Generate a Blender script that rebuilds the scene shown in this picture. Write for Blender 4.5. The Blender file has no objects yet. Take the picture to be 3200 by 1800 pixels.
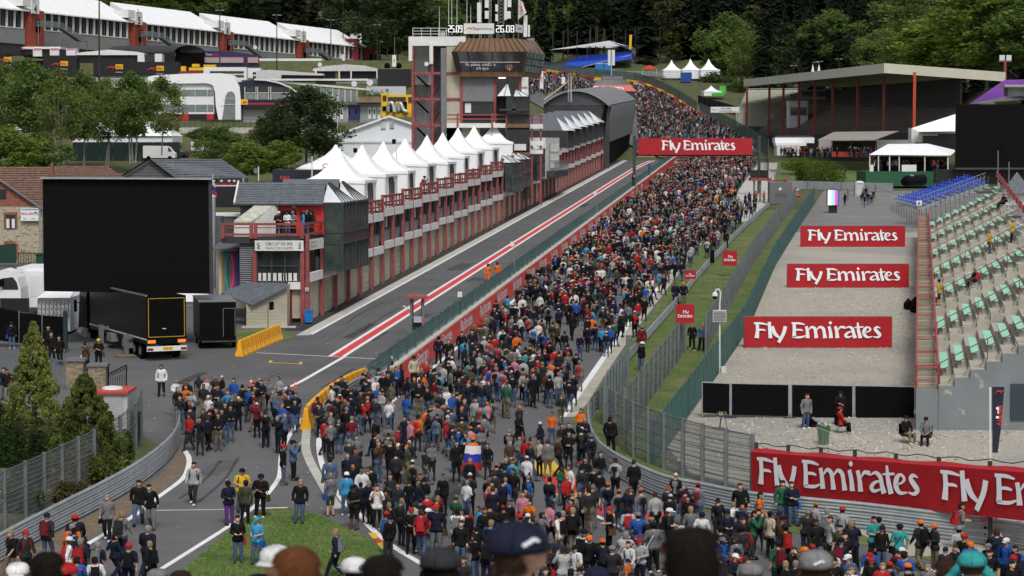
import bpy,bmesh,math,random
import numpy as np
from mathutils import Vector,Matrix
random.seed(7);RNG=np.random.default_rng(11)
R=math.radians
scene=bpy.context.scene
COL=scene.collection
F=7000.0;CX=1600.0;CY=900.0;HC=17.7
PITCH=math.atan(462/7000);CP,SP=math.cos(PITCH),math.sin(PITCH)
cam_d=bpy.data.cameras.new('camera');cam=bpy.data.objects.new('camera',cam_d);COL.objects.link(cam)
cam.location=(0,0,HC);cam.rotation_euler=(math.pi/2-PITCH,0,0)
cam_d.sensor_width=36;cam_d.lens=36*F/3200;cam_d.clip_start=0.5;cam_d.clip_end=4000
cam_d.dof.use_dof=True;cam_d.dof.focus_distance=150;cam_d.dof.aperture_fstop=4.0
scene.camera=cam
SUN_EL,SUN_AZ=R(52),R(170)
world=bpy.data.worlds.new('World');scene.world=world;world.use_nodes=True
wn=world.node_tree.nodes;wl=world.node_tree.links
sky=wn.new('ShaderNodeTexSky');sky.sky_type='NISHITA';sky.sun_disc=False
sky.sun_elevation=SUN_EL;sky.sun_rotation=SUN_AZ;sky.air_density=1.0;sky.dust_density=3.0;sky.ozone_density=1.0
hsv=wn.new('ShaderNodeHueSaturation');hsv.inputs['Saturation'].default_value=0.32
wl.new(sky.outputs[0],hsv.inputs['Color']);wl.new(hsv.outputs[0],wn['Background'].inputs['Color'])
wn['Background'].inputs['Strength'].default_value=0.092
sun_d=bpy.data.lights.new('sun','SUN');sun_d.energy=1.5;sun_d.angle=R(16);sun_d.color=(1,0.97,0.93)
sun=bpy.data.objects.new('sun',sun_d);COL.objects.link(sun)
sd=Vector((math.sin(SUN_AZ)*math.cos(SUN_EL),math.cos(SUN_AZ)*math.cos(SUN_EL),math.sin(SUN_EL)))
sun.rotation_euler=sd.to_track_quat('Z','Y').to_euler()
scene.view_settings.view_transform='Standard';scene.view_settings.look='None'
scene.view_settings.exposure=0.46;scene.view_settings.gamma=1.0
scene.cycles.use_denoising=True
scene.cycles.max_bounces=5;scene.cycles.diffuse_bounces=2;scene.cycles.glossy_bounces=2
scene.cycles.transmission_bounces=3;scene.cycles.transparent_max_bounces=10
S=math.tan(math.atan(681/7000)-PITCH)
K=871/7000/(CP+681/7000*SP)
def ray(px,py):
 x=(px-CX)/F;y=(CY-py)/F
 return x,CP+y*SP,-SP+y*CP
def P(px,py,Y):
 r=ray(px,py);t=Y/r[1]
 return Vector((r[0]*t,Y,HC+r[2]*t))
def G(px,py,dz=0.0):
 r=ray(px,py);t=(HC-dz)/(S*r[1]-r[2])
 return Vector((r[0]*t,r[1]*t,HC+r[2]*t))
def lerp_tab(tab,v):
 if v<=tab[0][0]:return tab[0][1]
 for(a,za),(b,zb)in zip(tab,tab[1:]):
  if v<=b:return za+(zb-za)*(v-a)/(b-a)
 return tab[-1][1]
ROAD_Z=[(-200,-200*S),(440,440*S),(480,16.5),(650,35.2),(760,54),(1400,190)]
LEFT_Z=[(-200,-200*S),(300,300*S),(390,14.2),(410,17.0),(412,21.0),(460,21.3),(463,30.5),(488,32),(491,35),(560,37.5),(640,39),(690,43),(760,60),(1400,205)]
EDGE_X=[(0,-52.0),(440,440*K-52),(560,-22),(660,-45),(1400,-60)]
def terr(X,Y):
 zr=lerp_tab(ROAD_Z,Y);zl=lerp_tab(LEFT_Z,Y)
 e=lerp_tab(EDGE_X,Y);w=min(1,max(0,(e-X)/5.0))
 return zr+(zl-zr)*w
def TR(t,Y,h=0.0):
 return Vector((t+K*Y,Y,S*Y+h))
MATS={}
def mat(name,col,rough=0.7,metal=0.0,var=0.12,scale=1.5,bump=0.0,bscale=20.0,col2=None,spec=0.4,alpha=1.0,trans=0.0,emit=None,obj_color=False,vcol=False,detail=4.0):
 if name in MATS:return MATS[name]
 m=bpy.data.materials.new(name);m.use_nodes=True;MATS[name]=m
 n=m.node_tree.nodes;l=m.node_tree.links;b=n['Principled BSDF']
 b.inputs['Roughness'].default_value=rough;b.inputs['Metallic'].default_value=metal
 b.inputs['Specular IOR Level'].default_value=spec
 tc=n.new('ShaderNodeTexCoord')
 nz=n.new('ShaderNodeTexNoise');nz.inputs['Scale'].default_value=scale;nz.inputs['Detail'].default_value=detail;nz.inputs['Roughness'].default_value=0.6
 l.new(tc.outputs['Object'],nz.inputs['Vector'])
 c=(*col,1)
 d=tuple(max(0,v*(1-var))for v in col)if col2 is None else col2
 u=tuple(min(1,v*(1+var))for v in col)if col2 is None else col
 if obj_color or vcol:
  if obj_color:
   src=n.new('ShaderNodeObjectInfo').outputs['Color']
  else:
   at=n.new('ShaderNodeAttribute');at.attribute_name='Col';src=at.outputs['Color']
  mx=n.new('ShaderNodeMix');mx.data_type='RGBA';mx.blend_type='MULTIPLY';mx.inputs['Factor'].default_value=1.0
  rp=n.new('ShaderNodeValToRGB');rp.color_ramp.elements[0].position=0.3;rp.color_ramp.elements[1].position=0.7
  rp.color_ramp.elements[0].color=(1-var,1-var,1-var,1);rp.color_ramp.elements[1].color=(1,1,1,1)
  l.new(nz.outputs['Fac'],rp.inputs['Fac']);l.new(src,mx.inputs[6]);l.new(rp.outputs['Color'],mx.inputs[7])
  l.new(mx.outputs[2],b.inputs['Base Color'])
 else:
  rp=n.new('ShaderNodeValToRGB');rp.color_ramp.elements[0].position=0.32;rp.color_ramp.elements[1].position=0.68
  rp.color_ramp.elements[0].color=(*d[:3],1);rp.color_ramp.elements[1].color=(*u[:3],1)
  l.new(nz.outputs['Fac'],rp.inputs['Fac']);l.new(rp.outputs['Color'],b.inputs['Base Color'])
 if bump:
  n2=n.new('ShaderNodeTexNoise');n2 .inputs['Scale'].default_value=bscale;n2 .inputs['Detail'].default_value=3
  l.new(tc.outputs['Object'],n2 .inputs['Vector'])
  bp=n.new('ShaderNodeBump');bp.inputs['Strength'].default_value=bump;bp.inputs['Distance'].default_value=0.05
  l.new(n2 .outputs['Fac'],bp.inputs['Height']);l.new(bp.outputs['Normal'],b.inputs['Normal'])
 if alpha<1:b.inputs['Alpha'].default_value=alpha
 if trans:b.inputs['Transmission Weight'].default_value=trans
 if emit:
  b.inputs['Emission Color'].default_value=(*emit[0],1);b.inputs['Emission Strength'].default_value=emit[1]
 return m
def vec_layer(m,kind,scale,pos,colA,fac):
 """lay a second, larger pattern of stains over a material's colour"""
 n=m.node_tree.nodes;l=m.node_tree.links;b=n['Principled BSDF']
 src=b.inputs['Base Color'].links[0].from_socket
 tc=n.new('ShaderNodeTexCoord');t=n.new('ShaderNodeTexNoise' if kind=='noise' else 'ShaderNodeTexVoronoi')
 t.inputs['Scale'].default_value=scale
 if kind=='noise':t.inputs['Detail'].default_value=6
 l.new(tc.outputs['Object'],t.inputs['Vector'])
 rp=n.new('ShaderNodeValToRGB');rp.color_ramp.elements[0].position=pos[0];rp.color_ramp.elements[1].position=pos[1]
 rp.color_ramp.elements[0].color=(0,0,0,1);rp.color_ramp.elements[1].color=(fac,fac,fac,1)
 l.new(t.outputs[0],rp.inputs['Fac'])
 mx=n.new('ShaderNodeMix');mx.data_type='RGBA';mx.inputs[7].default_value=(*colA,1)
 l.new(rp.outputs['Color'],mx.inputs['Factor']);l.new(src,mx.inputs[6]);l.new(mx.outputs[2],b.inputs['Base Color'])
 return m
def translucent(m,col,fac):
 n=m.node_tree.nodes;l=m.node_tree.links;b=n['Principled BSDF'];t=n.new('ShaderNodeBsdfTranslucent');mx=n.new('ShaderNodeMixShader');mx.inputs[0].default_value=fac
 if col:t.inputs['Color'].default_value=(*col,1)
 else:l.new(b.inputs['Base Color'].links[0].from_socket,t.inputs['Color'])
 l.new(b.outputs[0],mx.inputs[1]);l.new(t.outputs[0],mx.inputs[2]);l.new(mx.outputs[0],n['Material Output'].inputs['Surface']);return m
asphalt=vec_layer(mat('asphalt',(0.104,0.105,0.108),0.85,var=0.15,scale=0.35,bump=0.25,bscale=60),'noise',0.05,(0.45,0.7),(0.14,0.14,0.142),0.6)
pit_asphalt=vec_layer(mat('pit_lane_asphalt',(0.094,0.094,0.098),0.85,var=0.16,scale=0.3,bump=0.25,bscale=60),'noise',0.06,(0.45,0.7),(0.12,0.12,0.122),0.6)
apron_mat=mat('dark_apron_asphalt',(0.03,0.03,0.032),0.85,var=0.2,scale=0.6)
white_paint=vec_layer(mat('white_road_paint',(0.74,0.74,0.73),0.6,var=0.06,scale=2),'noise',2.5,(0.55,0.75),(0.4,0.4,0.4),0.5)
red_paint=vec_layer(mat('red_road_paint',(0.60,0.045,0.05),0.6,var=0.1,scale=1),'noise',0.5,(0.5,0.8),(0.5,0.12,0.12),0.6)
yellow_paint=mat('yellow_road_paint',(0.66,0.42,0.03),0.6,var=0.1)
pale_conc=vec_layer(mat('pale_drain_concrete',(0.44,0.43,0.39),0.85,var=0.12,scale=1.2,bump=0.1),'noise',0.8,(0.5,0.75),(0.3,0.29,0.26),0.5)
grass_m=vec_layer(mat('mown_grass',(0.105,0.165,0.036),0.9,var=0.0,scale=5,bump=0.6,bscale=40,col2=(0.06,0.092,0.025)),'noise',0.45,(0.45,0.68),(0.19,0.17,0.075),0.8)
gravel_m=vec_layer(mat('pale_gravel',(0.47,0.43,0.36),0.95,var=0.0,scale=7,bump=0.8,bscale=30,col2=(0.30,0.275,0.23)),'noise',0.10,(0.46,0.62),(0.27,0.265,0.255),0.8)
earth_m=vec_layer(mat('rough_ground',(0.07,0.085,0.03),0.95,var=0.3,scale=0.8,bump=0.5,bscale=6),'noise',0.15,(0.5,0.7),(0.11,0.075,0.045),0.8)
conc=vec_layer(mat('weathered_concrete',(0.38,0.36,0.30),0.9,var=0.14,scale=1.5,bump=0.15),'noise',0.7,(0.5,0.75),(0.25,0.23,0.19),0.6)
white_sheet=mat('white_tent_fabric',(0.80,0.81,0.82),0.55,var=0.04,scale=0.8,bump=0.1,bscale=3)
tent_wall=mat('white_tent_wall',(0.70,0.72,0.74),0.6,var=0.06,scale=0.8,bump=0.15,bscale=2.5)
offwhite=mat('off_white_panel',(0.62,0.62,0.60),0.6,var=0.08,scale=1.2)
red_steel=vec_layer(mat('dull_red_steel',(0.25,0.055,0.055),0.55,var=0.18,scale=2),'noise',1.5,(0.55,0.75),(0.33,0.12,0.11),0.5)
red_bright=mat('bright_red_paint',(0.55,0.03,0.02),0.5,var=0.08)
dark_red=mat('dark_red_door',(0.16,0.012,0.014),0.5,var=0.15)
black_m=mat('matt_black',(0.004,0.004,0.0045),0.7,var=0.2,spec=0.06)
black_gl=mat('black_panel',(0.0035,0.0035,0.004),0.4,var=0.2,spec=0.1)
dark_grey=mat('dark_grey',(0.035,0.036,0.04),0.6,var=0.2)
mid_grey=mat('mid_grey',(0.16,0.165,0.175),0.6,var=0.12)
steel_m=vec_layer(mat('galvanised_steel',(0.42,0.45,0.46),0.42,metal=0.6,var=0.12,scale=2.0),'noise',0.9,(0.5,0.75),(0.3,0.31,0.3),0.6)
steel_dk=mat('weathered_steel_post',(0.14,0.16,0.16),0.6,metal=0.3,var=0.2,scale=1.5)
slate=mat('slate_roof',(0.105,0.12,0.135),0.6,var=0.25,scale=2.5,bump=0.2,bscale=6)
glass_dk=mat('dark_window_glass',(0.02,0.024,0.026),0.08,var=0.3,scale=0.5,spec=0.8)
glass_gr=mat('reflecting_glass',(0.06,0.075,0.075),0.05,var=0.5,scale=0.5,spec=0.9)
banner_red=mat('red_banner_vinyl',(0.36,0.010,0.016),0.45,var=0.08,scale=0.7,bump=0.05,bscale=1.2)
banner_red2=mat('light_red_wall_vinyl',(0.68,0.05,0.04),0.5,var=0.06,scale=0.7)
letter_w=mat('white_lettering',(0.78,0.80,0.82),0.5,var=0.03)
letter_k=mat('black_lettering',(0.015,0.015,0.018),0.5,var=0.05)
letter_r=mat('red_lettering',(0.60,0.03,0.03),0.5,var=0.05)
yellow_m=mat('yellow_panel',(0.72,0.42,0.01),0.5,var=0.06)
bronze=mat('bronze_cladding',(0.155,0.085,0.045),0.45,var=0.12,scale=0.8)
cloth=mat('clothing_fabric',(1,1,1),0.85,var=0.35,scale=9,bump=0.3,bscale=14,obj_color=True,spec=0.2)
skin_m=mat('skin',(1,1,1),0.55,var=0.12,scale=14,obj_color=True)
paint_m=mat('painted_surface',(1,1,1),0.5,var=0.10,scale=1.0,obj_color=True)
crowd_m=mat('crowd_clothing',(1,1,1),0.85,var=0.2,scale=5,vcol=True,spec=0.2)
def V3(p):return Vector(p)
class MB:
 def __init__(s):s.v=[];s.f=[];s.mi=[];s.M=None
 def _a(s,pts):
  i=len(s.v)
  s.v+=[tuple(s.M@Vector(p))if s.M is not None else tuple(p)for p in pts];return i
 def face(s,pts,m=0):
  i=s._a(pts);s.f.append(tuple(range(i,i+len(pts))));s.mi.append(m);return s
 def hexa(s,b,t,m=0):
  i=s._a(list(b)+list(t));n=len(b)
  s.f.append(tuple(i+n-1-k for k in range(n)));s.f.append(tuple(i+n+k for k in range(n)))
  for k in range(n):
   j=(k+1)%n;s.f.append((i+k,i+j,i+n+j,i+n+k))
  s.mi+=[m]*(n+2);return s
 def box(s,c,d,m=0,rz=0.0):
  x,y,z=c;a,b,h=d[0]/2,d[1]/2,d[2]/2
  co,si=math.cos(rz),math.sin(rz)
  def q(u,v,w):return(x+u*co-v*si,y+u*si+v*co,z+w)
  return s.hexa([q(-a,-b,-h),q(a,-b,-h),q(a,b,-h),q(-a,b,-h)],[q(-a,-b,h),q(a,-b,h),q(a,b,h),q(-a,b,h)],m)
 def beam(s,p,q,w=0.05,h=None,m=0,up=(0,0,1)):
  p,q=Vector(p),Vector(q);d=q-p
  if d.length<1e-6:return s
  d.normalize();u=Vector(up)
  if abs(d.dot(u))>0.98:u=Vector((0,1,0))
  a=d.cross(u).normalized()*(w/2);b=a.cross(d).normalized()*((h or w)/2)
  i=s._a([p-a-b,p+a-b,p+a+b,p-a+b,q-a-b,q+a-b,q+a+b,q-a+b])
  s.f+=[(i,i+3,i+2,i+1),(i+4,i+5,i+6,i+7)]+[(i+k,i+(k+1)%4,i+4+(k+1)%4,i+4+k)for k in range(4)]
  s.mi+=[m]*6;return s
 def tube(s,pts,r,n=8,m=0,caps=True):
  pts=[Vector(p)for p in pts];rs=r if isinstance(r,(list,tuple))else[r]*len(pts)
  rings=[]
  for k,p in enumerate(pts):
   d=(pts[min(k+1,len(pts)-1)]-pts[max(k-1,0)]).normalized()
   u=Vector((0,0,1))if abs(d.z)<0.95 else Vector((1,0,0))
   a=d.cross(u).normalized();b=a.cross(d)
   rings.append(s._a([p+(a*math.cos(2*math.pi*j/n)+b*math.sin(2*math.pi*j/n))*rs[k]for j in range(n)]))
  for a,b in zip(rings,rings[1:]):
   for j in range(n):
    s.f.append((a+j,a+(j+1)%n,b+(j+1)%n,b+j));s.mi.append(m)
  if caps:
   s.f.append(tuple(rings[0]+n-1-j for j in range(n)));s.f.append(tuple(rings[-1]+j for j in range(n)));s.mi+=[m,m]
  return s
 def lathe(s,c,prof,n=12,m=0,sx=1.0,sy=1.0):
  rings=[s._a([(c[0]+r*sx*math.cos(2*math.pi*j/n),c[1]+r*sy*math.sin(2*math.pi*j/n),c[2]+z)for j in range(n)])for r,z in prof]
  for a,b in zip(rings,rings[1:]):
   for j in range(n):
    s.f.append((a+j,a+(j+1)%n,b+(j+1)%n,b+j));s.mi.append(m)
  s.f.append(tuple(rings[0]+n-1-j for j in range(n)));s.f.append(tuple(rings[-1]+j for j in range(n)));s.mi+=[m,m]
  return s
 def strip(s,A,B,m=0):
  i=s._a(list(A)+list(B));n=len(A)
  for k in range(n-1):
   s.f.append((i+k,i+k+1,i+n+k+1,i+n+k));s.mi.append(m)
  return s
 def wall(s,A,h,th=0.1,m=0):
  A=[Vector(a)for a in A]
  for p,q in zip(A,A[1:]):
   d=(q-p);nn=Vector((-d.y,d.x,0)).normalized()*(th/2)
   up=Vector((0,0,h));s.hexa([p-nn,q-nn,q+nn,p+nn],[p-nn+up,q-nn+up,q+nn+up,p+nn+up],m)
  return s
 def mesh(s,name,mats,org=(0,0,0),smooth=False):
  me=bpy.data.meshes.new(name)
  o=Vector(org)
  me.from_pydata([tuple(Vector(v)-o)for v in s.v],[],s.f)
  for m in(mats if isinstance(mats,(list,tuple))else[mats]):me.materials.append(m)
  if any(s.mi):me.polygons.foreach_set('material_index',s.mi)
  if smooth:me.polygons.foreach_set('use_smooth',[True]*len(me.polygons))
  me.update();return me
ORG={}
def tag(o,label=None,cat=None,group=None,kind=None):
 if label:o['label']=label
 if cat:o['category']=cat
 if group:o['group']=group
 if kind:o['kind']=kind
 return o
def thing(name,loc,label,cat,group=None,rz=0.0):
 o=bpy.data.objects.new(name,None);COL.objects.link(o);o.location=loc;o.rotation_euler=(0,0,rz)
 o.empty_display_size=0.2;ORG[o.name]=Vector(loc)
 return tag(o,label,cat,group)
def part(name,mb,mats,parent=None,local=False,smooth=False,color=None,label=None,kind=None):
 if isinstance(mb,bpy.types.Mesh):me=mb;org=Vector((0,0,0))
 else:
  org=ORG[parent.name]if(parent is not None and not local)else Vector((0,0,0))
  me=mb.mesh(name,mats,org,smooth)
 o=bpy.data.objects.new(name,me);COL.objects.link(o)
 if parent is not None:o.parent=parent;ORG[o.name]=ORG.get(parent.name,Vector((0,0,0)))
 if color:o.color=(*color[:3],1)
 if label:o['label']=label
 if kind:o['kind']=kind
 return o
def single(name,mb,mats,label,cat,group=None,loc=None,smooth=False,color=None):
 """a thing that is one mesh; world-space builder, origin put at loc"""
 org=Vector(loc)if loc is not None else Vector((0,0,0))
 me=mb.mesh(name,mats,org,smooth)
 o=bpy.data.objects.new(name,me);COL.objects.link(o);o.location=org;ORG[o.name]=org
 if color:o.color=(*color[:3],1)
 return tag(o,label,cat,group)
def struct(name,mb,mats,smooth=False,parent=None,kind='structure'):
 me=mb.mesh(name,mats,(0,0,0),smooth);o=bpy.data.objects.new(name,me);COL.objects.link(o)
 ORG[o.name]=Vector((0,0,0))
 if parent is not None:o.parent=parent
 else:o['kind']=kind
 return o
def copy_tree(o,parent=None,**kw):
 c=o.copy();COL.objects.link(c);c.parent=parent
 for ch in list(o.children):copy_tree(ch,c)
 if 'loc' in kw:c.location=kw['loc']
 if 'rz' in kw:c.rotation_euler=(0,0,kw['rz'])
 if 'label' in kw:c['label']=kw['label']
 if parent is None:ORG[c.name]=Vector(c.location)
 return c
_TXT={}
def text_mb(mb,s,origin,u,v,height,width=None,m=0,align='C',off=0.0,bold=0.0):
 """flat letters on a surface: origin = centre (C) or left (L) of the baseline, u = reading direction, v = up"""
 key=(s,bold)
 if key not in _TXT:
  cu=bpy.data.curves.new('lettering','FONT');cu.body=s;cu.size=1.0;cu.resolution_u=3;cu.offset=bold
  ob=bpy.data.objects.new('lettering',cu);COL.objects.link(ob)
  dg=bpy.context.evaluated_depsgraph_get();me=bpy.data.meshes.new_from_object(ob.evaluated_get(dg))
  _TXT[key]=([tuple(q.co[:2])for q in me.vertices],[tuple(q.vertices)for q in me.polygons])
  bpy.data.objects.remove(ob);bpy.data.curves.remove(cu);bpy.data.meshes.remove(me)
 vs,fs=_TXT[key]
 if not vs:return mb
 x0=min(q[0]for q in vs);x1=max(q[0]for q in vs);caps=0.70
 sy=height/caps;sx=(width/(x1-x0))if width else sy
 u=Vector(u).normalized();v=Vector(v).normalized();n=u.cross(v);o=Vector(origin)
 cx=(x0+x1)/2 if align=='C' else x0
 i=mb._a([o+u*((q[0]-cx)*sx)+v*(q[1]*sy)+n*off for q in vs])
 for f in fs:mb.f.append(tuple(i+k for k in f));mb.mi.append(m)
 return mb
def _cr(pts,ws,n=5):
 P_=[Vector((*p,w))for p,w in zip(pts,ws)];out=[]
 Q=[P_[0]*2-P_[1]]+P_+[P_[-1]*2-P_[-2]]
 for i in range(1,len(Q)-2):
  a,b,c,d=Q[i-1:i+3]
  for k in range(n):
   t=k/n;out.append(0.5*((2*b)+(c-a)*t+(2*a-5*b+4*c-d)*t*t+(3*b-a-3*c+d)*t**3))
 out.append(P_[-1]);return out
FLARE=[([(.2,1),(.23,.5),(.18,0)],[.21,.21,.28]),([(.0,.96),(.45,.945),(.86,.87)],[.12,.13,.07]),([(.25,.53),(.55,.535),(.74,.49)],[.11,.11,.07]),([(.96,1.04),(1.0,.5),(1.05,0)],[.2,.21,.25]),([(1.15,.76),(1.3,.32),(1.6,.03)],[.2,.24,.13]),([(1.98,.76),(1.86,.3),(1.56,-.28)],[.22,.22,.2]),([(2.52,1),(2.54,.5),(2.53,.05)],[.2,.21,.24]),([(2.36,.96),(2.85,.945),(3.2,.87)],[.12,.13,.07]),([(2.6,.54),(2.9,.535),(3.08,.49)],[.11,.11,.07]),([(2.45,.06),(2.95,.06),(3.3,.17)],[.12,.13,.05]),([(3.3,.76),(3.36,.4),(3.39,0)],[.18,.2,.25]),([(3.42,.5),(3.62,.71),(3.83,.6),(3.89,.3),(3.93,0)],[.06,.13,.2,.2,.25]),([(3.92,.5),(4.14,.71),(4.36,.6),(4.43,.3),(4.48,0)],[.06,.13,.2,.2,.25]),([(4.72,.76),(4.81,.4),(4.85,0)],[.18,.2,.25]),([(4.7,.98),(4.8,.98),(4.9,.98)],[.05,.22,.05]),([(5.12,.76),(5.21,.4),(5.25,0)],[.18,.2,.25]),([(5.26,.48),(5.44,.7),(5.72,.68)],[.04,.13,.17]),([(5.72,.62),(5.98,.72),(6.2,.58),(6.27,.3),(6.37,0)],[.05,.12,.19,.2,.25]),([(6.22,.44),(5.93,.36),(5.77,.18),(5.9,.06),(6.22,.14)],[.06,.12,.19,.13,.06]),([(6.52,1.0),(6.57,.5),(6.7,0)],[.1,.2,.24]),([(6.3,.68),(6.6,.70),(6.88,.72)],[.05,.1,.08]),([(6.93,.33),(7.2,.42),(7.32,.57),(7.16,.71),(6.98,.58),(6.93,.3),(7.1,.07),(7.45,.09)],[.05,.08,.13,.1,.2,.23,.15,.05]),([(7.95,.64),(7.74,.71),(7.62,.58),(7.78,.38),(7.92,.2),(7.76,.06),(7.5,.1)],[.05,.13,.19,.22,.2,.13,.05])]
_FL=[]
for pts,ws in FLARE:
 c=_cr(pts,ws);q=[]
 for i,p in enumerate(c):
  d=(c[min(i+1,len(c)-1)]-c[max(i-1,0)]);d=Vector((d.x,d.y)).normalized();nn=Vector((-d.y,d.x))*(p.z/2)
  if len(q)and False:pass
  q.append(((p.x+nn.x,p.y+nn.y),(p.x-nn.x,p.y-nn.y)))
 _FL.append(q)
def flare_text(mb,origin,u,v,cap,m=0,off=0.006,stretch=1.0,sel=None):
 """the flared display lettering of the red banners, left end of the baseline at origin"""
 u=Vector(u).normalized();v=Vector(v).normalized();n=u.cross(v);o=Vector(origin)
 for si,q in enumerate(_FL):
  if sel and not sel(si):continue
  k=n*(off+0.0015*(si%3))
  A=[o+u*(a[0]*cap*stretch)+v*(a[1]*cap)+k for a,b in q];B=[o+u*(b[0]*cap*stretch)+v*(b[1]*cap)+k for a,b in q]
  i=mb._a(A+B);L=len(A)
  for j in range(L-1):
   mb.f.append((i+j,i+L+j,i+L+j+1,i+j+1));mb.mi.append(m)
 return mb
def f1_mark(mb,c,u,v,h,m=0,off=0.006):
 """slanted two-stroke race mark"""
 u=Vector(u).normalized();v=Vector(v).normalized();n=u.cross(v);o=Vector(c)
 def pl(pts):
  mb.face([o+u*(x*h)+v*(y*h)+n*off for x,y in pts],m)
 pl([(-1.35,-.5),(-1.0,-.5),(-.62,-.05),(-.9,-.05)]);pl([(-.85,0),(-.3,-.02),(.95,-.02),(.75,.2),(-.3,.2)])
 pl([(-.85,0),(-.3,.2),(.0,.5),(-.35,.45)]);pl([(-.35,.45),(.0,.28),(1.0,.28),(.8,.5),(0,.5)]);pl([(.55,-.5),(.9,-.5),(1.75,.5),(1.3,.5)])
 return mb
 # ground, roads and markings
xs=sorted(set(list(np.arange(-300,301,12.0))+list(np.arange(-70,20,4.0))))
ys=sorted(set(list(np.arange(-30,400,12.0))+list(np.arange(400,500,2.0))+list(np.arange(500,700,8.0))+list(np.arange(700,1300,40.0))))
mb=MB()
vv=[(x,y,terr(x,y)-0.02)for y in ys for x in xs];mb._a(vv);W=len(xs)
for j in range(len(ys)-1):
 for i in range(W-1):
  a=j*W+i;mb.f.append((a,a+1,a+W+1,a+W));mb.mi.append(0)
struct('ground',mb,earth_m,smooth=True)
def rows_sheet(name,rows,mat_,dz,parent=None):
 mb=MB()
 mb.strip([TR(a,Y,dz)for Y,a,b in rows],[TR(b,Y,dz)for Y,a,b in rows][:])
 mb.f=[tuple(reversed(f))for f in mb.f]
 return struct(name,mb,mat_,parent=parent)
def poly_sheet(name,px,mat_,dz,parent=None,world=None):
 pts=[G(*q)+Vector((0,0,dz))for q in px]if px else world
 bm=bmesh.new();f=bm.faces.new([bm.verts.new(p)for p in pts]);bm.normal_update()
 if f.normal.z<0:f.normal_flip()
 bmesh.ops.triangulate(bm,faces=bm.faces[:]);me=bpy.data.meshes.new(name);bm.to_mesh(me);bm.free();me.materials.append(mat_)
 o=bpy.data.objects.new(name,me);COL.objects.link(o);ORG[o.name]=Vector((0,0,0))
 if parent is None:o['kind']='structure'
 else:o.parent=parent
 return o
def ribbon(name,pts,w,mat_,dz,parent=None,px=True,smooth_=True):
 Q=[G(*q)for q in pts]if px else[Vector(q)for q in pts]
 if smooth_ and len(Q)>2:
  Q=[Vector(c[:3])for c in _cr3(Q)]
 A,B=[],[]
 for i,p in enumerate(Q):
  d=Q[min(i+1,len(Q)-1)]-Q[max(i-1,0)];n=Vector((-d.y,d.x,0)).normalized()*(w/2)
  A.append(p+n+Vector((0,0,dz)));B.append(p-n+Vector((0,0,dz)))
 mb=MB();mb.strip(B,A);return struct(name,mb,mat_,parent=parent)
def _cr3(Pn,n=5):
 out=[];Q=[Pn[0]*2-Pn[1]]+list(Pn)+[Pn[-1]*2-Pn[-2]]
 for i in range(1,len(Q)-2):
  a,b,c,d=Q[i-1:i+3]
  for k in range(n):
   t=k/n;out.append(0.5*((2*b)+(c-a)*t+(2*a-5*b+4*c-d)*t*t+(3*b-a-3*c+d)*t**3))
 out.append(Pn[-1]);return out
FENCE_T=[(85,-7.0),(104.6,-5.74),(151,-2.91),(203,-1.34),(303,3.35),(330,5)]
RLINE_T=[(112,-11.6),(139,-11.45),(152,-11.3),(235,-9.7),(258,-9.3),(320,-8.6),(450,-7.5)]
ARM_T=[(108,-9.6),(126,-10.2),(167.5,-8.5),(191,-7.8),(240,-5.6),(289,-2.8),(310,-1.8)]
ft=lambda Y:lerp_tab(FENCE_T,Y)
rt=lambda Y:lerp_tab(RLINE_T,Y)
at_=lambda Y:lerp_tab(ARM_T,Y)
track=rows_sheet('track',[(40,-75,40),(105,-62,30),(117,-62,0),(128,-62,-6),(128.1,-22,-6),(450,-22,-6)],asphalt,0.004)
rows_sheet('pit_lane',[(128.1,-62,-22),(152,-62,-22),(152.1,-36,-22),(450,-36,-22)],pit_asphalt,0.004)
rows_sheet('paddock_yard',[(128.2,-140,-62),(152,-140,-62),(152.05,-140,-36),(215,-140,-36)],pit_asphalt,0.003)
rows_sheet('paddock_yard',[(100,-140,-62.5),(128.1,-140,-62.5)],pit_asphalt,0.0025)
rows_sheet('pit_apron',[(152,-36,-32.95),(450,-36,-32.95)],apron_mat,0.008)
rows_sheet('drain_strip',[(149.5,-33.0,-32.15),(450,-33.0,-32.15)],pale_conc,0.014)
rows_sheet('white_line',[(150.0,-32.2,-31.95),(450,-32.2,-31.95)],white_paint,0.02)
rowsY=[138.5,250,400,425,450];bend=[0,0,0,0.4,1.4]
rows_sheet('white_line',[(y,-28.6+b,-28.33+b)for y,b in zip(rowsY,bend)],white_paint,0.012)
rows_sheet('red_line',[(y,-28.33+b,-27.73+b)for y,b in zip(rowsY,bend)],red_paint,0.012)
rows_sheet('white_line',[(y,-27.73+b,-27.46+b)for y,b in zip(rowsY,bend)],white_paint,0.012)
ribbon('white_line',[(1078,1114),(1000,1159),(924,1201),(860,1224),(800,1238),(720,1248)],0.27,white_paint,0.017)
ribbon('white_line',[(800,1103),(1246,1126)],0.2,white_paint,0.022)
ribbon('yellow_line',[(842,1133),(938,1138)],0.22,yellow_paint,0.012)
ribbon('yellow_line',[(842,1134),(848,1127)],0.18,yellow_paint,0.016);ribbon('yellow_line',[(938,1139),(941,1132)],0.18,yellow_paint,0.016)
rows_sheet('white_line',[(Y,-21.35,-21.1)for Y in(118,450)],white_paint,0.012)
rows_sheet('white_line',[(Y,rt(Y)-0.13,rt(Y)+0.22)for Y in range(114,450,12)],white_paint,0.012)
rows_sheet('kerb_strip',[(Y,rt(Y)+0.22,rt(Y)+0.85)for Y in range(114,300,12)],conc,0.02)
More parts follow.
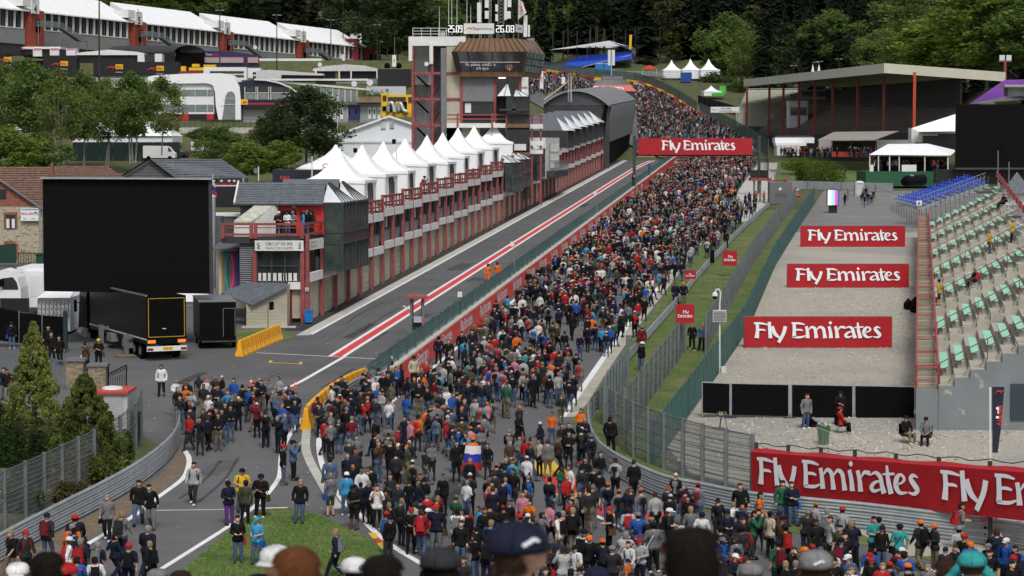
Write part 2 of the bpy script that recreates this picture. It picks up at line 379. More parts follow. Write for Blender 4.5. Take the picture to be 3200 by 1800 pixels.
ribbon('white_line',[(60,1850),(150,1788),(264,1707),(326,1670),(416,1614),(497,1552),(568,1499),(588,1462),(590,1431),(577,1408)],0.24,white_paint,0.012)
ribbon('white_line',[(430,1825),(510,1775),(720,1642),(775,1600),(829,1552),(868,1500),(876,1470),(880,1420),(902,1365),(949,1305),(1010,1260)],0.22,white_paint,0.012)
ribbon('stop_line',[(420,1598),(497,1596),(725,1593)],0.22,pale_conc,0.016);ribbon('stop_line',[(795,1590),(898,1588)],0.22,white_paint,0.021)
ribbon('white_line',[(1030,1290),(1000,1360),(999,1418),(1017,1480),(1045,1527),(1080,1573),(1123,1608),(1157,1648),(1191,1679),(1240,1716),(1330,1770)],0.26,white_paint,0.012)
ribbon('kerb_strip',[(960,1330),(955,1395),(968,1440),(1000,1500),(1030,1550),(1060,1590)],0.42,pale_conc,0.016)
ribbon('white_line',[(1848,1605),(1920,1640),(2041,1695),(2069,1710),(2300,1790)],0.22,white_paint,0.012)
kerbm=mat('red_kerb_paint',(0.5,0.04,0.03),0.6,var=0.1)
KP=_cr3([G(*q)for q in[(1652,1440),(1690,1490),(1735,1545),(1800,1588),(1900,1612),(2010,1622),(2112,1618)]],2)
mbs=[MB(),MB()]
for i,(p,q)in enumerate(zip(KP,KP[1:])):
 d=(q-p);n=Vector((d.y,-d.x,0)).normalized()
 k=mbs[(i//2)%2];w=1.1+0.5*math.sin(i/11*3.1)
 n=-n
 k.hexa([p,q,q+n*w,p+n*w]if True else[],[v+Vector((0,0,0.03+0.05*(j>1)))for j,v in enumerate([p,q,q+n*w,p+n*w])])
struct('yellow_kerb',mbs[0],yellow_paint);struct('red_kerb',mbs[1],kerbm)
poly_sheet('yellow_kerb',[(1149,1667),(1171,1667),(1187,1683),(1165,1686)],yellow_paint,0.03)
poly_sheet('red_kerb',[(1165,1687),(1187,1684),(1197,1694),(1177,1699)],kerbm,0.03)
poly_sheet('yellow_kerb',[(1177,1700),(1197,1695),(1212,1715),(1193,1718)],yellow_paint,0.03)
ISLAND=[(534,1815),(722,1658),(800,1606),(850,1592),(895,1592),(935,1597),(1000,1613),(1080,1648),(1150,1685),(1192,1718),(1220,1760),(1260,1850),(1300,2050),(300,2050)]
poly_sheet('grass_island',ISLAND,grass_m,0.03)
rows_sheet('grass_verge',[(112,-11.0,-7.5)]+[(Y,rt(Y)+1.0,ft(Y)-0.15)for Y in range(122,285,9)],grass_m,0.028)
poly_sheet('grass_verge',[(1838,1290),(1900,1300),(1985,1330),(2075,1405),(2110,1480),(2330,1560),(2330,1590),(1960,1465),(1880,1400),(1845,1340)],grass_m,0.024)
poly_sheet('grass_verge',[(1940,1480),(2340,1590),(2760,1690),(3260,1815),(3260,1838),(2760,1716),(2340,1640),(1990,1530)],grass_m,0.02)
poly_sheet('grass_verge',[(700,1040),(860,1020),(925,1048),(900,1062),(790,1080),(700,1085)],grass_m,0.018)
poly_sheet('earth_verge',[(-60,1790),(300,1600),(500,1490),(560,1420),(562,1385),(575,1400),(580,1440),(560,1490),(440,1585),(180,1740),(20,1850)],mat('dry_earth',(0.16,0.12,0.08),0.95,var=0.3,scale=3,bump=0.5),0.01)
rows_sheet('gravel',[(81,4.5,60),(92,-0.2,55),(98,-4.3,50),(104.6,ft(104.6)+0.1,46)]+[(Y,ft(Y)+0.1,40)for Y in range(115,250,10)],gravel_m,0.022)
rows_sheet('service_road',[(245,ft(245)+0.1,40),(330,5,50)],vec_layer(mat('service_asphalt',(0.17,0.165,0.16),0.9,var=0.12,scale=0.5),'noise',0.2,(0.5,0.7),(0.24,0.23,0.21),0.6),0.02)
rows_sheet('concrete_walk',[(262,rt(262)+1.0,-4.2),(300,rt(300)+1.0,-2.5),(345,rt(345)+1.0,3),(430,-6,4)],pale_conc,0.034)
rows=[(2060,2330,445),(1990,2345,470),(1900,2300,500),(1800,2240,530),(1700,2185,560),(1640,2120,590),(1600,2060,620),(1560,1990,650),(1480,1880,680)]
mb=MB();A=[];B=[]
def on_terr(px,Y,dz):
 X=(px-CX)/F*Y*1.0;return Vector((X,Y,terr(X,Y)+dz))
for a,b,Y in rows:
 A.append(on_terr(a,Y,0.25));B.append(on_terr(b,Y,0.25))
mb.strip(A,B);mb.f=[tuple(reversed(f))for f in mb.f];struct('track',mb,asphalt)
rub=mat('rubber_mark',(0.03,0.03,0.032),0.8,var=0.3,alpha=0.35)
for q in([(1130,1040),(1165,1010),(1250,960)],[(1085,1010),(1120,985),(1200,945)],[(1000,1215),(1060,1180),(1110,1150)],[(620,1240),(760,1210),(880,1165)],[(560,1560),(640,1500),(690,1440)],[(620,1570),(700,1500),(745,1430)]):
 ribbon('tyre_mark',q,0.16,rub,0.010)
for t_ in(-18.6,-15.2,-30.4,-25.1):rows_sheet('asphalt_seam',[(y,t_+.15*math.sin(y),t_+.05+.15*math.sin(y))for y in range(119,440,7)],rub,0.0115)
rp_=random.Random(4)
for k in range(26):
 t_,y_=(rp_.uniform(-31,-23),rp_.uniform(130,300))if k%2 else(rp_.uniform(-36,-12),rp_.uniform(84,150));w_,l_=rp_.uniform(.5,1.6),rp_.uniform(2,9);rows_sheet('asphalt_patch',[(y_,t_,t_+w_),(y_+l_,t_+.2,t_+w_)],mat('patch_%d'%(k%3),((.06,.06,.063),(.075,.075,.078),(.115,.115,.117))[k%3],.9,var=.15,alpha=.7),0.0092)
poly_sheet('garden_ground',[(-120,1400),(300,1330),(420,1345),(500,1395),(470,1440),(300,1555),(60,1680),(-120,1760)],earth_m,0.008)
mb=MB()
for k in range(500):
 c_=TR(rp_.uniform(-34,-9),rp_.uniform(84,260),.015);s_=rp_.uniform(.02,.07);mb.box(c_,(s_*1.4,s_,.012),rz=rp_.random()*3)
struct('litter',mb,offwhite,kind='stuff')
mb=MB()
def blades(n,sampler,h=(0.04,0.09)):
 for _ in range(n):
  p=sampler();a=random.uniform(0,6.28);hh=random.uniform(*h);w=0.018
  d=Vector((math.cos(a)*w,math.sin(a)*w,0));tip=p+Vector((random.uniform(-.05,.05),random.uniform(-.05,.05),hh))
  i=len(mb.v);mb.v+=[tuple(p-d),tuple(p+d),tuple(tip)];mb.f.append((i,i+1,i+2));mb.mi.append(0)
from mathutils.geometry import intersect_point_tri_2d
def in_poly(x,y,poly):
 c=False;j=len(poly)-1
 for i in range(len(poly)):
  if(poly[i][1]>y)!=(poly[j][1]>y)and x<(poly[j][0]-poly[i][0])*(y-poly[i][1])/(poly[j][1]-poly[i][1])+poly[i][0]:c=not c
  j=i
 return c
def s_island():
 while True:
  x,y=random.uniform(480,1260),random.uniform(1590,1840)
  if in_poly(x,y,ISLAND):return G(x,y)+Vector((0,0,0.03))
def s_verge():
 Y=random.uniform(118,200);return TR(random.uniform(rt(Y)+1.0,ft(Y)-0.2),Y,0.028)
blades(16000,s_island);blades(12000,s_verge)
struct('grass',mb,mat('grass_blade',(0.10,0.19,0.03),0.8,var=0.35,scale=3),kind='stuff')
# the pit building beside the pit lane
ux=Vector((1,0,0));uy=Vector((0,1,0));uz=Vector((0,0,1))
TD=Vector((K,1,0)).normalized()
def tbox(mb,t0,t1,Y0,Y1,z0,z1,m=0):
 return mb.hexa([(t0+K*Y0,Y0,z0),(t1+K*Y0,Y0,z0),(t1+K*Y1,Y1,z0),(t0+K*Y1,Y1,z0)],[(t0+K*Y0,Y0,z1),(t1+K*Y0,Y0,z1),(t1+K*Y1,Y1,z1),(t0+K*Y1,Y1,z1)],m)
TF=-33.8
block_m=vec_layer(mat('concrete_block_wall',(0.40,0.37,0.29),0.9,var=0.1,scale=1.0,bump=0.15),'noise',0.6,(0.5,0.8),(0.28,0.26,0.20),0.5)
white_panel_m=vec_layer(mat('stained_white_panel',(0.66,0.66,0.65),0.6,var=0.05),'noise',0.8,(0.55,0.8),(0.45,0.44,0.42),0.7)
grey_panel_m=mat('grey_ribbed_panel',(0.15,0.155,0.16),0.6,var=0.15,scale=1)
curtain_m=mat('pale_curtain',(0.45,0.45,0.43),0.8,var=0.2,scale=3)
pit=thing('pit_building',TR(TF,157),'long two storey pit building with dull red columns stepping up beside the pit lane','building')
NB=52
YC=[157+4.85*i for i in range(NB+1)]
def step_z(i):return S*YC[min(NB,2*(i//2)+1)]
SKIP_UP=set(range(0,3))|set(range(22,30))
for i in range(NB):
 Y0,Y1=YC[i],YC[i+1];zb=step_z(i);g=S*Y0
 tall=7.25 if(3<=i<26)else 6.1
 mb=MB();tbox(mb,TF-0.12,TF+0.12,Y0-0.13,Y0+0.13,g,zb+tall)
 for h in(0.7,1.5,2.3):mb.beam(TR(TF+0.14,Y0-0.12,h),TR(TF+0.2,Y0-0.12,h),0.12,0.06)
 part('column',mb,red_steel,pit)
 mb=MB();tbox(mb,TF-0.75,TF-0.25,Y0+1.25,Y1-0.17,g,zb+2.72);part('wall_pier',mb,block_m,pit)
 if i<30 and i%3==1:
  mb2=MB()
  for r in range(5):tbox(mb2,TF-0.26,TF-0.238,Y0+1.3+(r%2)*0.2,Y1-0.4,g+0.35+r*0.45,g+0.38+r*0.45)
  part('block_joint',mb2,mat('dark_mortar',(0.2,0.18,0.14),0.9),pit,kind='stuff')
 mb=MB();tbox(mb,TF-1.5,TF-1.35,Y0+0.17,Y0+1.25,g,zb+2.72);part('garage_door',mb,dark_red if i%2 else dark_grey,pit)
 mb=MB();tbox(mb,TF-0.15,TF+0.12,Y0+0.21,Y1-0.21,zb+2.7,zb+3.32);part('fascia_panel',mb,white_panel_m,pit)
 if i in(0,):continue
 mb=MB();tbox(mb,TF-0.5,TF-0.3,Y0+0.2,Y1-0.2,zb+3.32,zb+4.25)
 for k in range(9):
  y=Y0+0.3+k*0.5;tbox(mb,TF-0.3,TF-0.24,y,y+0.18,zb+3.34,zb+4.2)
 part('grey_panel',mb,grey_panel_m,pit)
 mb=MB();tbox(mb,TF-0.55,TF-0.42,Y0+0.2,Y1-0.2,zb+4.25,zb+5.42)
 w=part('window',mb,glass_dk if i%3 else glass_gr,pit)
 mb=MB()
 for k in range(4):tbox(mb,TF-0.42,TF-0.34,Y0+0.2+k*1.45,Y0+0.3+k*1.45,zb+4.25,zb+5.42)
 tbox(mb,TF-0.41,TF-0.33,Y0+0.25,Y1-0.25,zb+4.25,zb+4.33);part('mullion',mb,dark_grey,w)
 if i%3==0:
  mb=MB();tbox(mb,TF-0.415,TF-0.40,Y0+2.6,Y1-0.5,zb+4.4,zb+5.35);part('curtain',mb,curtain_m,w)
 mb=MB();tbox(mb,TF-0.15,TF+0.12,Y0+0.21,Y1-0.21,zb+5.42,zb+6.06);part('fascia_panel',mb,white_panel_m,pit)
 if 3<=i<26:
  mb=MB()
  for h,hh in((6.98,0.2),(6.5,0.14)):tbox(mb,TF-0.07,TF+0.07,Y0+0.2,Y1-0.2,zb+h,zb+h+hh)
  for f_ in(0.33,0.67):tbox(mb,TF-0.05,TF+0.05,Y0+4.85*f_-0.05,Y0+4.85*f_+0.05,zb+6.06,zb+6.98)
  rl=part('railing',mb,red_steel,pit)
  mb=MB()
  for k in range(5):tbox(mb,TF+0.07,TF+0.075,Y0+0.5+k*0.9,Y0+0.75+k*0.9,zb+7.03,zb+7.12)
  part('slot',mb,black_m,rl,kind='stuff')
 if i%2==0:
  mb=MB();Yb=YC[min(NB,i+2)]
  tbox(mb,TF-9.5,TF-1.5,Y0,Yb,g-0.3,zb+6.0);part('core_wall',mb,block_m,pit)
  mb=MB();tbox(mb,TF-9.6,TF-0.15,Y0+0.01,Yb-0.01,zb+5.9,zb+6.04);part('terrace_slab',mb,pale_conc,pit)
mb=MB();tbox(mb,TF-0.12,TF+0.12,156.72,156.76,S*157+2.25,S*157+2.5);part('number_plate',mb,offwhite,pit)
mb=MB();text_mb(mb,'46',(TF+K*156.7,156.7,S*157+2.3),ux,uz,0.15,m=0);part('number',mb,letter_k,pit)
def glass_bay(Y0,Y1,zb,z0,z1,tp=1.1,name='glass_bay'):
 mb=MB();tbox(mb,TF+0.25,TF+tp,Y0+0.06,Y1-0.06,zb+z0,zb+z1)
 b=part(name,mb,mat('bay_glass',(0.035,0.05,0.045),0.06,var=0.5,scale=0.7,spec=0.8),pit)
 mb=MB()
 for y in(Y0,(Y0+Y1)/2,Y1):
  for t in(TF+0.3,TF+tp):tbox(mb,t-0.04,t+0.05,y-0.05,y+0.05,zb+z0-0.1,zb+z1+0.05)
 nb=int((z1-z0)/1.1)
 for k in range(nb+1):
  z=zb+z0+(z1-z0)*k/nb;tbox(mb,TF+0.3,TF+tp+0.06,Y0+0.02,Y1-0.02,z-0.05,z+0.04)
 part('bay_frame',mb,dark_grey,b)
 ym=(Y0+Y1)/2;e0,e1=zb+z1+0.08,zb+z1+0.95
 a=[(TF+tp+0.1+K*Y0,Y0,e0),(TF+tp+0.1+K*Y1,Y1,e0),(TF-0.3+K*ym,ym,e1)]
 c=[(TF-0.3+K*Y0,Y0,e0),(TF-0.3+K*Y1,Y1,e0)]
 mb=MB();mb.face([a[0],a[1],a[2]]);mb.face([c[0],a[0],a[2]]);mb.face([a[1],c[1],a[2]]);part('bay_roof',mb,mat('white_glazed_roof',(0.6,0.63,0.65),0.3,var=0.1),b)
 mb=MB()
 for p in a[:2]+c:mb.beam(p,a[2],0.07)
 mb.beam(a[0],a[1],0.08);mb.beam(c[0],a[0],0.08);part('roof_bar',mb,dark_grey,b)
for i in(22,23,24,25):glass_bay(YC[i]+0.2,YC[i+1]-0.2,step_z(i),3.3,6.6)
for i in(27,28):glass_bay(YC[i]+0.2,YC[i+1]-0.2,step_z(i),3.6,7.2,1.3)
E0=S*157
def XY(t,Y):return t+K*Y
house=thing('terrace_house',(XY(TF-3,163),163,E0+6.0),'slate roofed clubhouse with bright red frame on the near end of the pit building','building')
xl,xr=-19.6,XY(TF,161.6)
mb=MB()
yA=161.6
mb.box(((xl+xr)/2,yA+5.5,E0+7.15),(xr-xl,11,2.25));part('wall',mb,grey_panel_m,house)
mb=MB()
def gable(mb,y0,y1,x0,x1,ze,zr,th=0.12):
 ym=(y0+y1)/2
 for a,b in((y0,ym),(y1,ym)):
  p=[(x0,a,ze),(x1,a,ze),(x1,b,zr),(x0,b,zr)]
  if a>b:p=[p[1],p[0],p[3],p[2]]
  mb.hexa([Vector(q)-Vector((0,0,th))for q in p],p)
gable(mb,160.9,166.0,xl-0.3,xr+0.2,E0+8.25,E0+9.75);gable(mb,166.05,171.2,xl+2.4,xr+0.8,E0+8.4,E0+9.9)
rf=part('roof',mb,slate,house)
for r in range(9):
 f=r/9;z=E0+8.25+1.5*f;y=160.9+2.55*f
 mb=MB();mb.box(((xl+xr)/2-0.05,y-0.012,z+0.012),(xr-xl+0.5,0.06,0.03));part('slate_course',mb,slate,rf)
mb=MB();mb.beam((xl-0.34,160.85,E0+8.28),(xl-0.34,163.45,E0+9.8),0.12,0.2);part('verge_board',mb,offwhite,rf)
mb=MB();mb.beam((xl-0.3,160.82,E0+8.2),(xr+0.2,160.82,E0+8.2),0.14,0.12);part('gutter',mb,dark_grey,rf)
x868=P(868,640,yA).x
mb=MB()
mb.box(((x868+xr)/2,yA-0.1,E0+7.98),(xr-x868+0.3,0.3,0.42))
for x,w in((xr-0.15,0.7),(x868+1.5,0.3)):mb.box((x,yA-0.1,E0+6.9),(w,0.3,1.75))
part('portal_frame',mb,red_bright,house)
mb=MB();mb.box(((x868+xr)/2,yA-0.02,E0+6.9),(xr-x868-0.4,0.06,1.74));part('glass_door',mb,glass_dk,house)
mb=MB();mb.lathe((xr-1.9,yA-0.35,E0+8.0),[(0.05,-0.05),(0.22,0.02),(0.12,0.14)],10);part('lamp',mb,offwhite,house)
q=[P(731,690,158.2),P(783,693,158.2),P(868,635,161.2),P(806,634,161.2)]
mb=MB();mb.hexa([v-Vector((0,0,0.12))for v in q],q);part('shed_roof',mb,mat('streaked_pale_roof',(0.42,0.42,0.36),0.7,var=0.25,scale=2.2),house)
wallq=[P(783,693,158.3),P(868,637,161.1)]
mb=MB();b0=Vector((wallq[0].x,wallq[0].y,E0+6.03));b1=Vector((wallq[1].x,wallq[1].y,E0+6.03))
mb.face([b0,b1,wallq[1],wallq[0]]);l0=Vector((P(731,690,158.2).x,158.25,E0+6.03));mb.face([l0,b0,wallq[0],P(731,690,158.2)]);part('shed_wall',mb,white_panel_m,house)
mb=MB()
for k in range(12):
 f=(k+0.5)/12;a=b0 .lerp(b1,f);c=wallq[0].lerp(wallq[1],f);mb.beam(a+Vector((0.02,-0.02,0)),c+Vector((0.02,-0.02,-0.05)),0.05,0.04)
part('shed_rib',mb,offwhite,house)
for k,(ya,yb)in enumerate(((161.7,166.2),(166.6,171.3))):
 mb=MB();tbox(mb,TF+0.25,TF+1.5,ya,yb,E0+3.4,E0+8.2);b=part('glass_bay',mb,MATS['bay_glass'],house)
 mb=MB()
 for j in range(5):
  y=ya+(yb-ya)*j/4
  tbox(mb,TF+1.48,TF+1.58,y-0.05,y+0.05,E0+3.3,E0+8.3)
  mb.beam((XY(TF+1.55,y),y,E0+8.25),(XY(TF+0.1,(ya+yb)/2+(j-2)*0.1),(ya+yb)/2+(j-2)*0.1,E0+9.7),0.08,0.12)
 for z in(3.35,5.3,6.1,8.2):tbox(mb,TF+0.22,TF+1.62,ya-0.04,yb+0.04,E0+z,E0+z+0.14)
 tbox(mb,TF+0.2,TF+0.32,ya-0.06,ya+0.04,E0+3.3,E0+8.3);part('bay_frame',mb,dark_grey,b)
 mb=MB();ym=(ya+yb)/2
 mb.face([(XY(TF+0.1,ya),ya-0.02,E0+8.32),(XY(TF+1.5,ya),ya-0.02,E0+8.32),(XY(TF+0.05,ym),ym,E0+9.72)])
 mb.face([(XY(TF+1.5,ya),ya,E0+8.32),(XY(TF+1.5,yb),yb,E0+8.32),(XY(TF+0.05,ym),ym,E0+9.72)]);part('glazed_gable',mb,MATS['white_glazed_roof'],b)
 mb=MB();tbox(mb,TF+0.24,TF+1.53,ya+0.05,yb-0.05,E0+5.44,E0+6.1);part('spandrel',mb,mat('brown_spandrel',(0.07,0.035,0.028),0.4),b)
bal=thing('balcony',(XY(TF-3,157),157,E0+5.0),'red railed balcony above the black and white circuit sign','balcony')
xs0=P(797,786,156.8).x;xs1=P(949,786,156.8).x;xb0=P(696,703,156.8).x
mb=MB();mb.hexa([(xb0,156.9,E0+5.6),(xs1,156.9,E0+5.6),(xr,161.4,E0+5.6),(xb0+.6,161.4,E0+5.6)],[(xb0,156.9,E0+6.03),(xs1,156.9,E0+6.03),(xr,161.4,E0+6.03),(xb0+.6,161.4,E0+6.03)]);part('deck',mb,dark_grey,bal)
mb=MB()
for z,h in((6.95,0.16),(6.7,0.07),(6.22,0.15)):
 mb.beam((xb0,156.85,E0+z),(xs1,156.85,E0+z),0.12,h);mb.beam((xs1,156.85,E0+z),(xr+0.1,161.3,E0+z),0.12,h)
part('rail',mb,red_steel,bal)
for x in(xb0,xb0+2.0,xs0+0.05,xs1-0.1):
 mb=MB();mb.box((x,156.78,E0+6.5),(0.24,0.24,1.1));part('post',mb,red_steel,bal)
sg=MB();sg.box(((xs0+xs1)/2,156.7,E0+5.45),(xs1-xs0,0.08,0.72));sgn=part('sign_board',sg,offwhite,bal)
cxs=(xs0+xs1)/2
mb=MB();text_mb(mb,'CIRCUIT DE SPA',(cxs,156.65,E0+5.47),ux,uz,0.21,width=1.9,bold=0.012);text_mb(mb,'FRANCORCHAMPS',(cxs,156.65,E0+5.19),ux,uz,0.17,width=1.9)
for sx_ in(-1,1):
 for k,(dx,dz,w)in enumerate(((0,.22,.06),(.07,.14,.07),(-.02,.07,.09),(.08,-.03,.11),(.0,-.15,.1),(.1,-.2,.08))):
  mb.box((cxs+sx_*1.48-dx*sx_,156.652,E0+5.45+dz),(w,0.006,w))
part('sign_lettering',mb,letter_k,sgn)
d=Vector((xr-xs1,4.4,0)).normalized();nrm=Vector((d.y,-d.x,0))
mb=MB();a=Vector((xs1+0.1,157.0,E0+5.08));b=Vector((xr+0.12,161.2,E0+5.08));mb.hexa([a+nrm*.1,b+nrm*.1,b+nrm*.02,a+nrm*.02],[v+Vector((0,0,.74))for v in(a+nrm*.1,b+nrm*.1,b+nrm*.02,a+nrm*.02)])
sg2=part('side_sign',mb,offwhite,bal)
mb=MB();cc=(a+b)/2+nrm*0.106
text_mb(mb,'CIRCUIT DE SPA',cc+Vector((0,0,.42)),d,uz,0.2,width=2.4);text_mb(mb,'FRANCORCHAMPS',cc+Vector((0,0,.15)),d,uz,0.16,width=2.4);part('sign_lettering',mb,mat('blue_grey_letters',(0.1,0.12,0.16),0.5),sg2)
endw=thing('pit_end_wall',(cxs,157,E0),'glazed end wall of the pit building under the circuit sign, with a row of white chairs inside','building wall')
mb=MB();mb.box(((xs0+xs1)/2,157.35,E0+2.9),(xs1-xs0,0.15,5.2));part('wall',mb,block_m,endw)
mb=MB();mb.box((cxs-0.1,157.24,E0+3.95),(xs1-xs0-0.5,0.05,2.2));wn_=part('window',mb,glass_dk,endw)
mb=MB()
for f in(0,.34,.66,1):mb.box((xs0+0.12+(xs1-xs0-0.5)*f,157.18,E0+3.95),(0.12,0.06,2.3))
for z in(2.85,4.0,5.05):mb.box((cxs-0.1,157.17,E0+z),(xs1-xs0-0.4,0.06,0.1))
part('window_frame',mb,dark_grey,wn_)
mb=MB();mb.box((xs1-0.55,157.1,E0+2.62),(1.15,0.4,0.5));part('fascia_panel',mb,white_panel_m,endw)
mb=MB();mb.box((xs1-1.15,157.18,E0+1.2),(0.55,0.1,2.35));part('red_door',mb,dark_red,endw)
for x in(xs0-0.05,xs1-0.1):
 mb=MB();mb.box((x,156.95,E0+2.5+1.2*(x<cxs)),(0.28,0.28,5.0-2.4*(x<cxs)));part('column',mb,red_steel,endw)
mb=MB()
for k in range(8):
 x=xs0+0.25+k*0.36
 mb.box((x,157.2,E0+3.25),(0.24,0.03,0.5));mb.box((x,157.19,E0+2.98),(0.26,0.04,0.05))
 for s in(-.1,.1):mb.beam((x+s,157.19,E0+2.95),(x+s*1.3,157.19,E0+2.9),0.02)
part('white_chair',mb,offwhite,wn_)
xlv=P(748,900,156.9).x
lv=single('louvred_wall',MB().box(((xlv+xs0)/2,157.3,E0+4.0),(xs0-xlv-0.15,0.1,3.4)),mid_grey,'grey horizontal louvres left of the restaurant window','wall',loc=(xlv,157.3,E0+2.3))
for k in range(22):
 mb=MB();z=E0+2.4+k*0.15
 mb.hexa([(xlv,157.24,z),(xs0-.12,157.24,z),(xs0-.12,157.14,z),(xlv,157.14,z)][::-1],[(xlv,157.24,z+.1),(xs0-.12,157.24,z+.1),(xs0-.12,157.16,z+.05),(xlv,157.16,z+.05)][::-1]);part('slat',mb,mid_grey,lv)
an=thing('block_annexe',G(830,1020),'low concrete block annexe with a sloping slate roof beside the traffic light','building')
YA=G(830,1022).y
bl=[P(770,1022,YA),P(897,1020,YA)];tp=[P(770,948,YA),P(897,891,YA)]
mb=MB();mb.hexa([bl[0],bl[1],bl[1]+uy*2,bl[0]+uy*2],[tp[0],tp[1],tp[1]+uy*2,tp[0]+uy*2]);wl_=part('wall',mb,block_m,an)
for r in range(12):
 z=bl[0].z+0.08+r*0.235
 for c in range(9):
  x0=bl[0].x+0.02+c*0.33+(r%2)*0.16;x1=x0+0.315
  lim=tp[0].z+(x0-bl[0].x)/(bl[1].x-bl[0].x)*(tp[1].z-tp[0].z)
  if z+0.22>lim or x1>bl[1].x-.02:continue
  mb=MB();mb.box(((x0+x1)/2,YA-0.008,z+0.11),(x1-x0,0.03,0.22));part('block',mb,block_m,wl_)
rq=[P(786,951,YA-.35),P(900,893,YA-.35),P(893,884,YA+2.2),P(772,882,YA+2.2),P(690,915,YA+2.0)]
mb=MB();mb.hexa([v-Vector((0,0,.12))for v in rq],rq);part('roof',mb,slate,an)
mb=MB();mb.box(((bl[0].x+bl[1].x)/2+.2,YA-.3,bl[0].z-.05),(bl[1].x-bl[0].x+.9,.7,.25));part('plinth',mb,pale_conc,an)
bb=G(965,1012)
bn=thing('wheeled_bin',bb,'blue wheeled bin standing by the first garage door','bin')
mb=MB();mb.hexa([(-.24,-.24,.12),(.24,-.24,.12),(.24,.24,.12),(-.24,.24,.12)],[(-.3,-.3,.85),(.3,-.3,.85),(.3,.3,.85),(-.3,.3,.85)]);part('body',mb,paint_m,bn,local=True,color=(0.01,0.17,0.55))
mb=MB();mb.box((0,0,.9),(.64,.64,.1));mb.box((0,-.3,.95),(.5,.06,.06));part('lid',mb,paint_m,bn,local=True,color=(0.01,0.13,0.45))
for x in(-.2,.2):
 mb=MB();mb.tube([(x-.03,-.2,.07),(x+.03,-.2,.07)],.07);part('wheel',mb,black_m,bn,local=True)
tlp=G(838,1036)
tl=thing('traffic_light',tlp,'black traffic light on a thin grey pole in front of the block annexe','traffic light')
mb=MB();mb.tube([(0,0,0),(0,0,2.1)],.035);part('pole',mb,mid_grey,tl,local=True)
mb=MB();mb.box((.2,0,1.75),(.22,.22,.55));part('lamp_box',mb,black_m,tl,local=True)
for z in(1.6,1.78,1.95):
 mb=MB();mb.tube([(.31,0,z),(.4,0,z)],[.08,.09],8);part('visor',mb,black_m,tl,local=True)
 # pagoda tents on the terrace
def pagoda(loc,w,eave,peak,label,rz,group,door=True,name='pagoda_tent'):
 t=thing(name,loc,label,'tent',group,rz=rz)
 mb=MB();n=9;h=w/2
 prof=[(1.03,-0.28),(1.03,0.0),(0.80,0.07),(0.58,0.2),(0.38,0.40),(0.2,0.64),(0.07,0.9),(0.02,1.0)]
 rings=[]
 for k,(f,z)in enumerate(prof):
  zz=eave+(z*(peak-eave)if z>0 else z)
  pts=[]
  for cx,cy,dx,dy in((-1,-1,1,0),(1,-1,0,1),(1,1,-1,0),(-1,1,0,-1)):
   for j in range(4):
    s=j/4;sag=0.06*math.sin(math.pi*s)*(1 if z<=0 and k==0 else 0)
    pts.append(((cx+dx*2*s)*h*f,(cy+dy*2*s)*h*f,zz+sag))
  rings.append(mb._a(pts))
 for a,b in zip(rings,rings[1:]):
  for j in range(16):mb.f.append((a+j,a+(j+1)%16,b+(j+1)%16,b+j));mb.mi.append(0)
 part('roof',mb,white_sheet,t,local=True)
 mb=MB();mb.tube([(0,0,peak-0.1),(0,0,peak+0.18)],0.03);part('finial',mb,offwhite,t,local=True)
 for k,(a,b)in enumerate((((-h,-h),(h,-h)),((h,-h),(h,h)),((h,h),(-h,h)),((-h,h),(-h,-h)))):
  mb=MB();A=Vector((*a,0));B=Vector((*b,0));nn=(B-A).normalized();on=Vector((nn.y,-nn.x,0))
  if door and k==1:
   L=(B-A).length;o0,o1=L*0.22,L*0.78;hh=eave*0.62
   arc=[A+nn*(L/2-(o1-o0)/2*math.cos(math.pi*j/8))+Vector((0,0,hh+(eave*0.33)*math.sin(math.pi*j/8)))for j in range(9)]
   mb.face([A,A+nn*o0,arc[0],A+Vector((0,0,eave))]);mb.face([A+nn*o1,B,B+Vector((0,0,eave)),arc[-1]])
   mb.face([A+Vector((0,0,eave))]+[arc[0]]+arc[1:5]);mb.face(arc[4:]+[B+Vector((0,0,eave)),A+Vector((0,0,eave))])
   part('wall',mb,tent_wall,t,local=True)
   mb=MB();mb.strip([A+nn*o0-on*.05,A+nn*(o0+L*.1)-on*.2,A+nn*(o0+L*.16)-on*.06],[arc[0]-on*.05+Vector((0,0,.3)),arc[1]-on*.1+Vector((0,0,.2)),arc[2]-on*.05]);part('curtain',mb,tent_wall,t,local=True)
  else:
   m_=7;lo=[];hi=[]
   for j in range(m_+1):
    off=on*(0.05*math.sin(j*2.3+k));q_=A.lerp(B,j/m_);lo.append(q_+off);hi.append(q_+Vector((0,0,eave)))
   mb.strip(lo,hi);part('wall',mb,tent_wall,t,local=True,smooth=True)
 for cx,cy in((-h,-h),(h,-h),(h,h),(-h,h)):
  mb=MB();mb.tube([(cx,cy,0),(cx,cy,eave)],0.04,6);part('pole',mb,offwhite,t,local=True)
 return t
ordn=['first','second','third','fourth','fifth','sixth','seventh','eighth','ninth','tenth','eleventh','twelfth','thirteenth','fourteenth','fifteenth','sixteenth','seventeenth','eighteenth']
TPX=[(1062,519),(1133,503),(1199,482),(1267,463),(1335,447),(1384,432),(1432,416),(1482,406),(1544,388)]
tent0=None
for k,(px,py)in enumerate(TPX):
 t_=TF-4.0;Y=7000*-t_/(2471-px)*(CP*CP)
 Y=-t_/(K-(px-CX)/F)
 zb=step_z(int((Y-157)/4.85))+6.04;pz=P(px,py,Y).z
 lab='white pagoda tent on the pit terrace, '+(ordn[k]+' from the slate roofed clubhouse')
 loc=Vector((t_+K*Y,Y,zb))
 pagoda(loc,5.2,2.4+.12*math.sin(k*2.7),max(5.0,pz-zb),lab,-math.atan(K)+.035*math.sin(k*4.1),'pagoda tents in a row on the pit terrace')
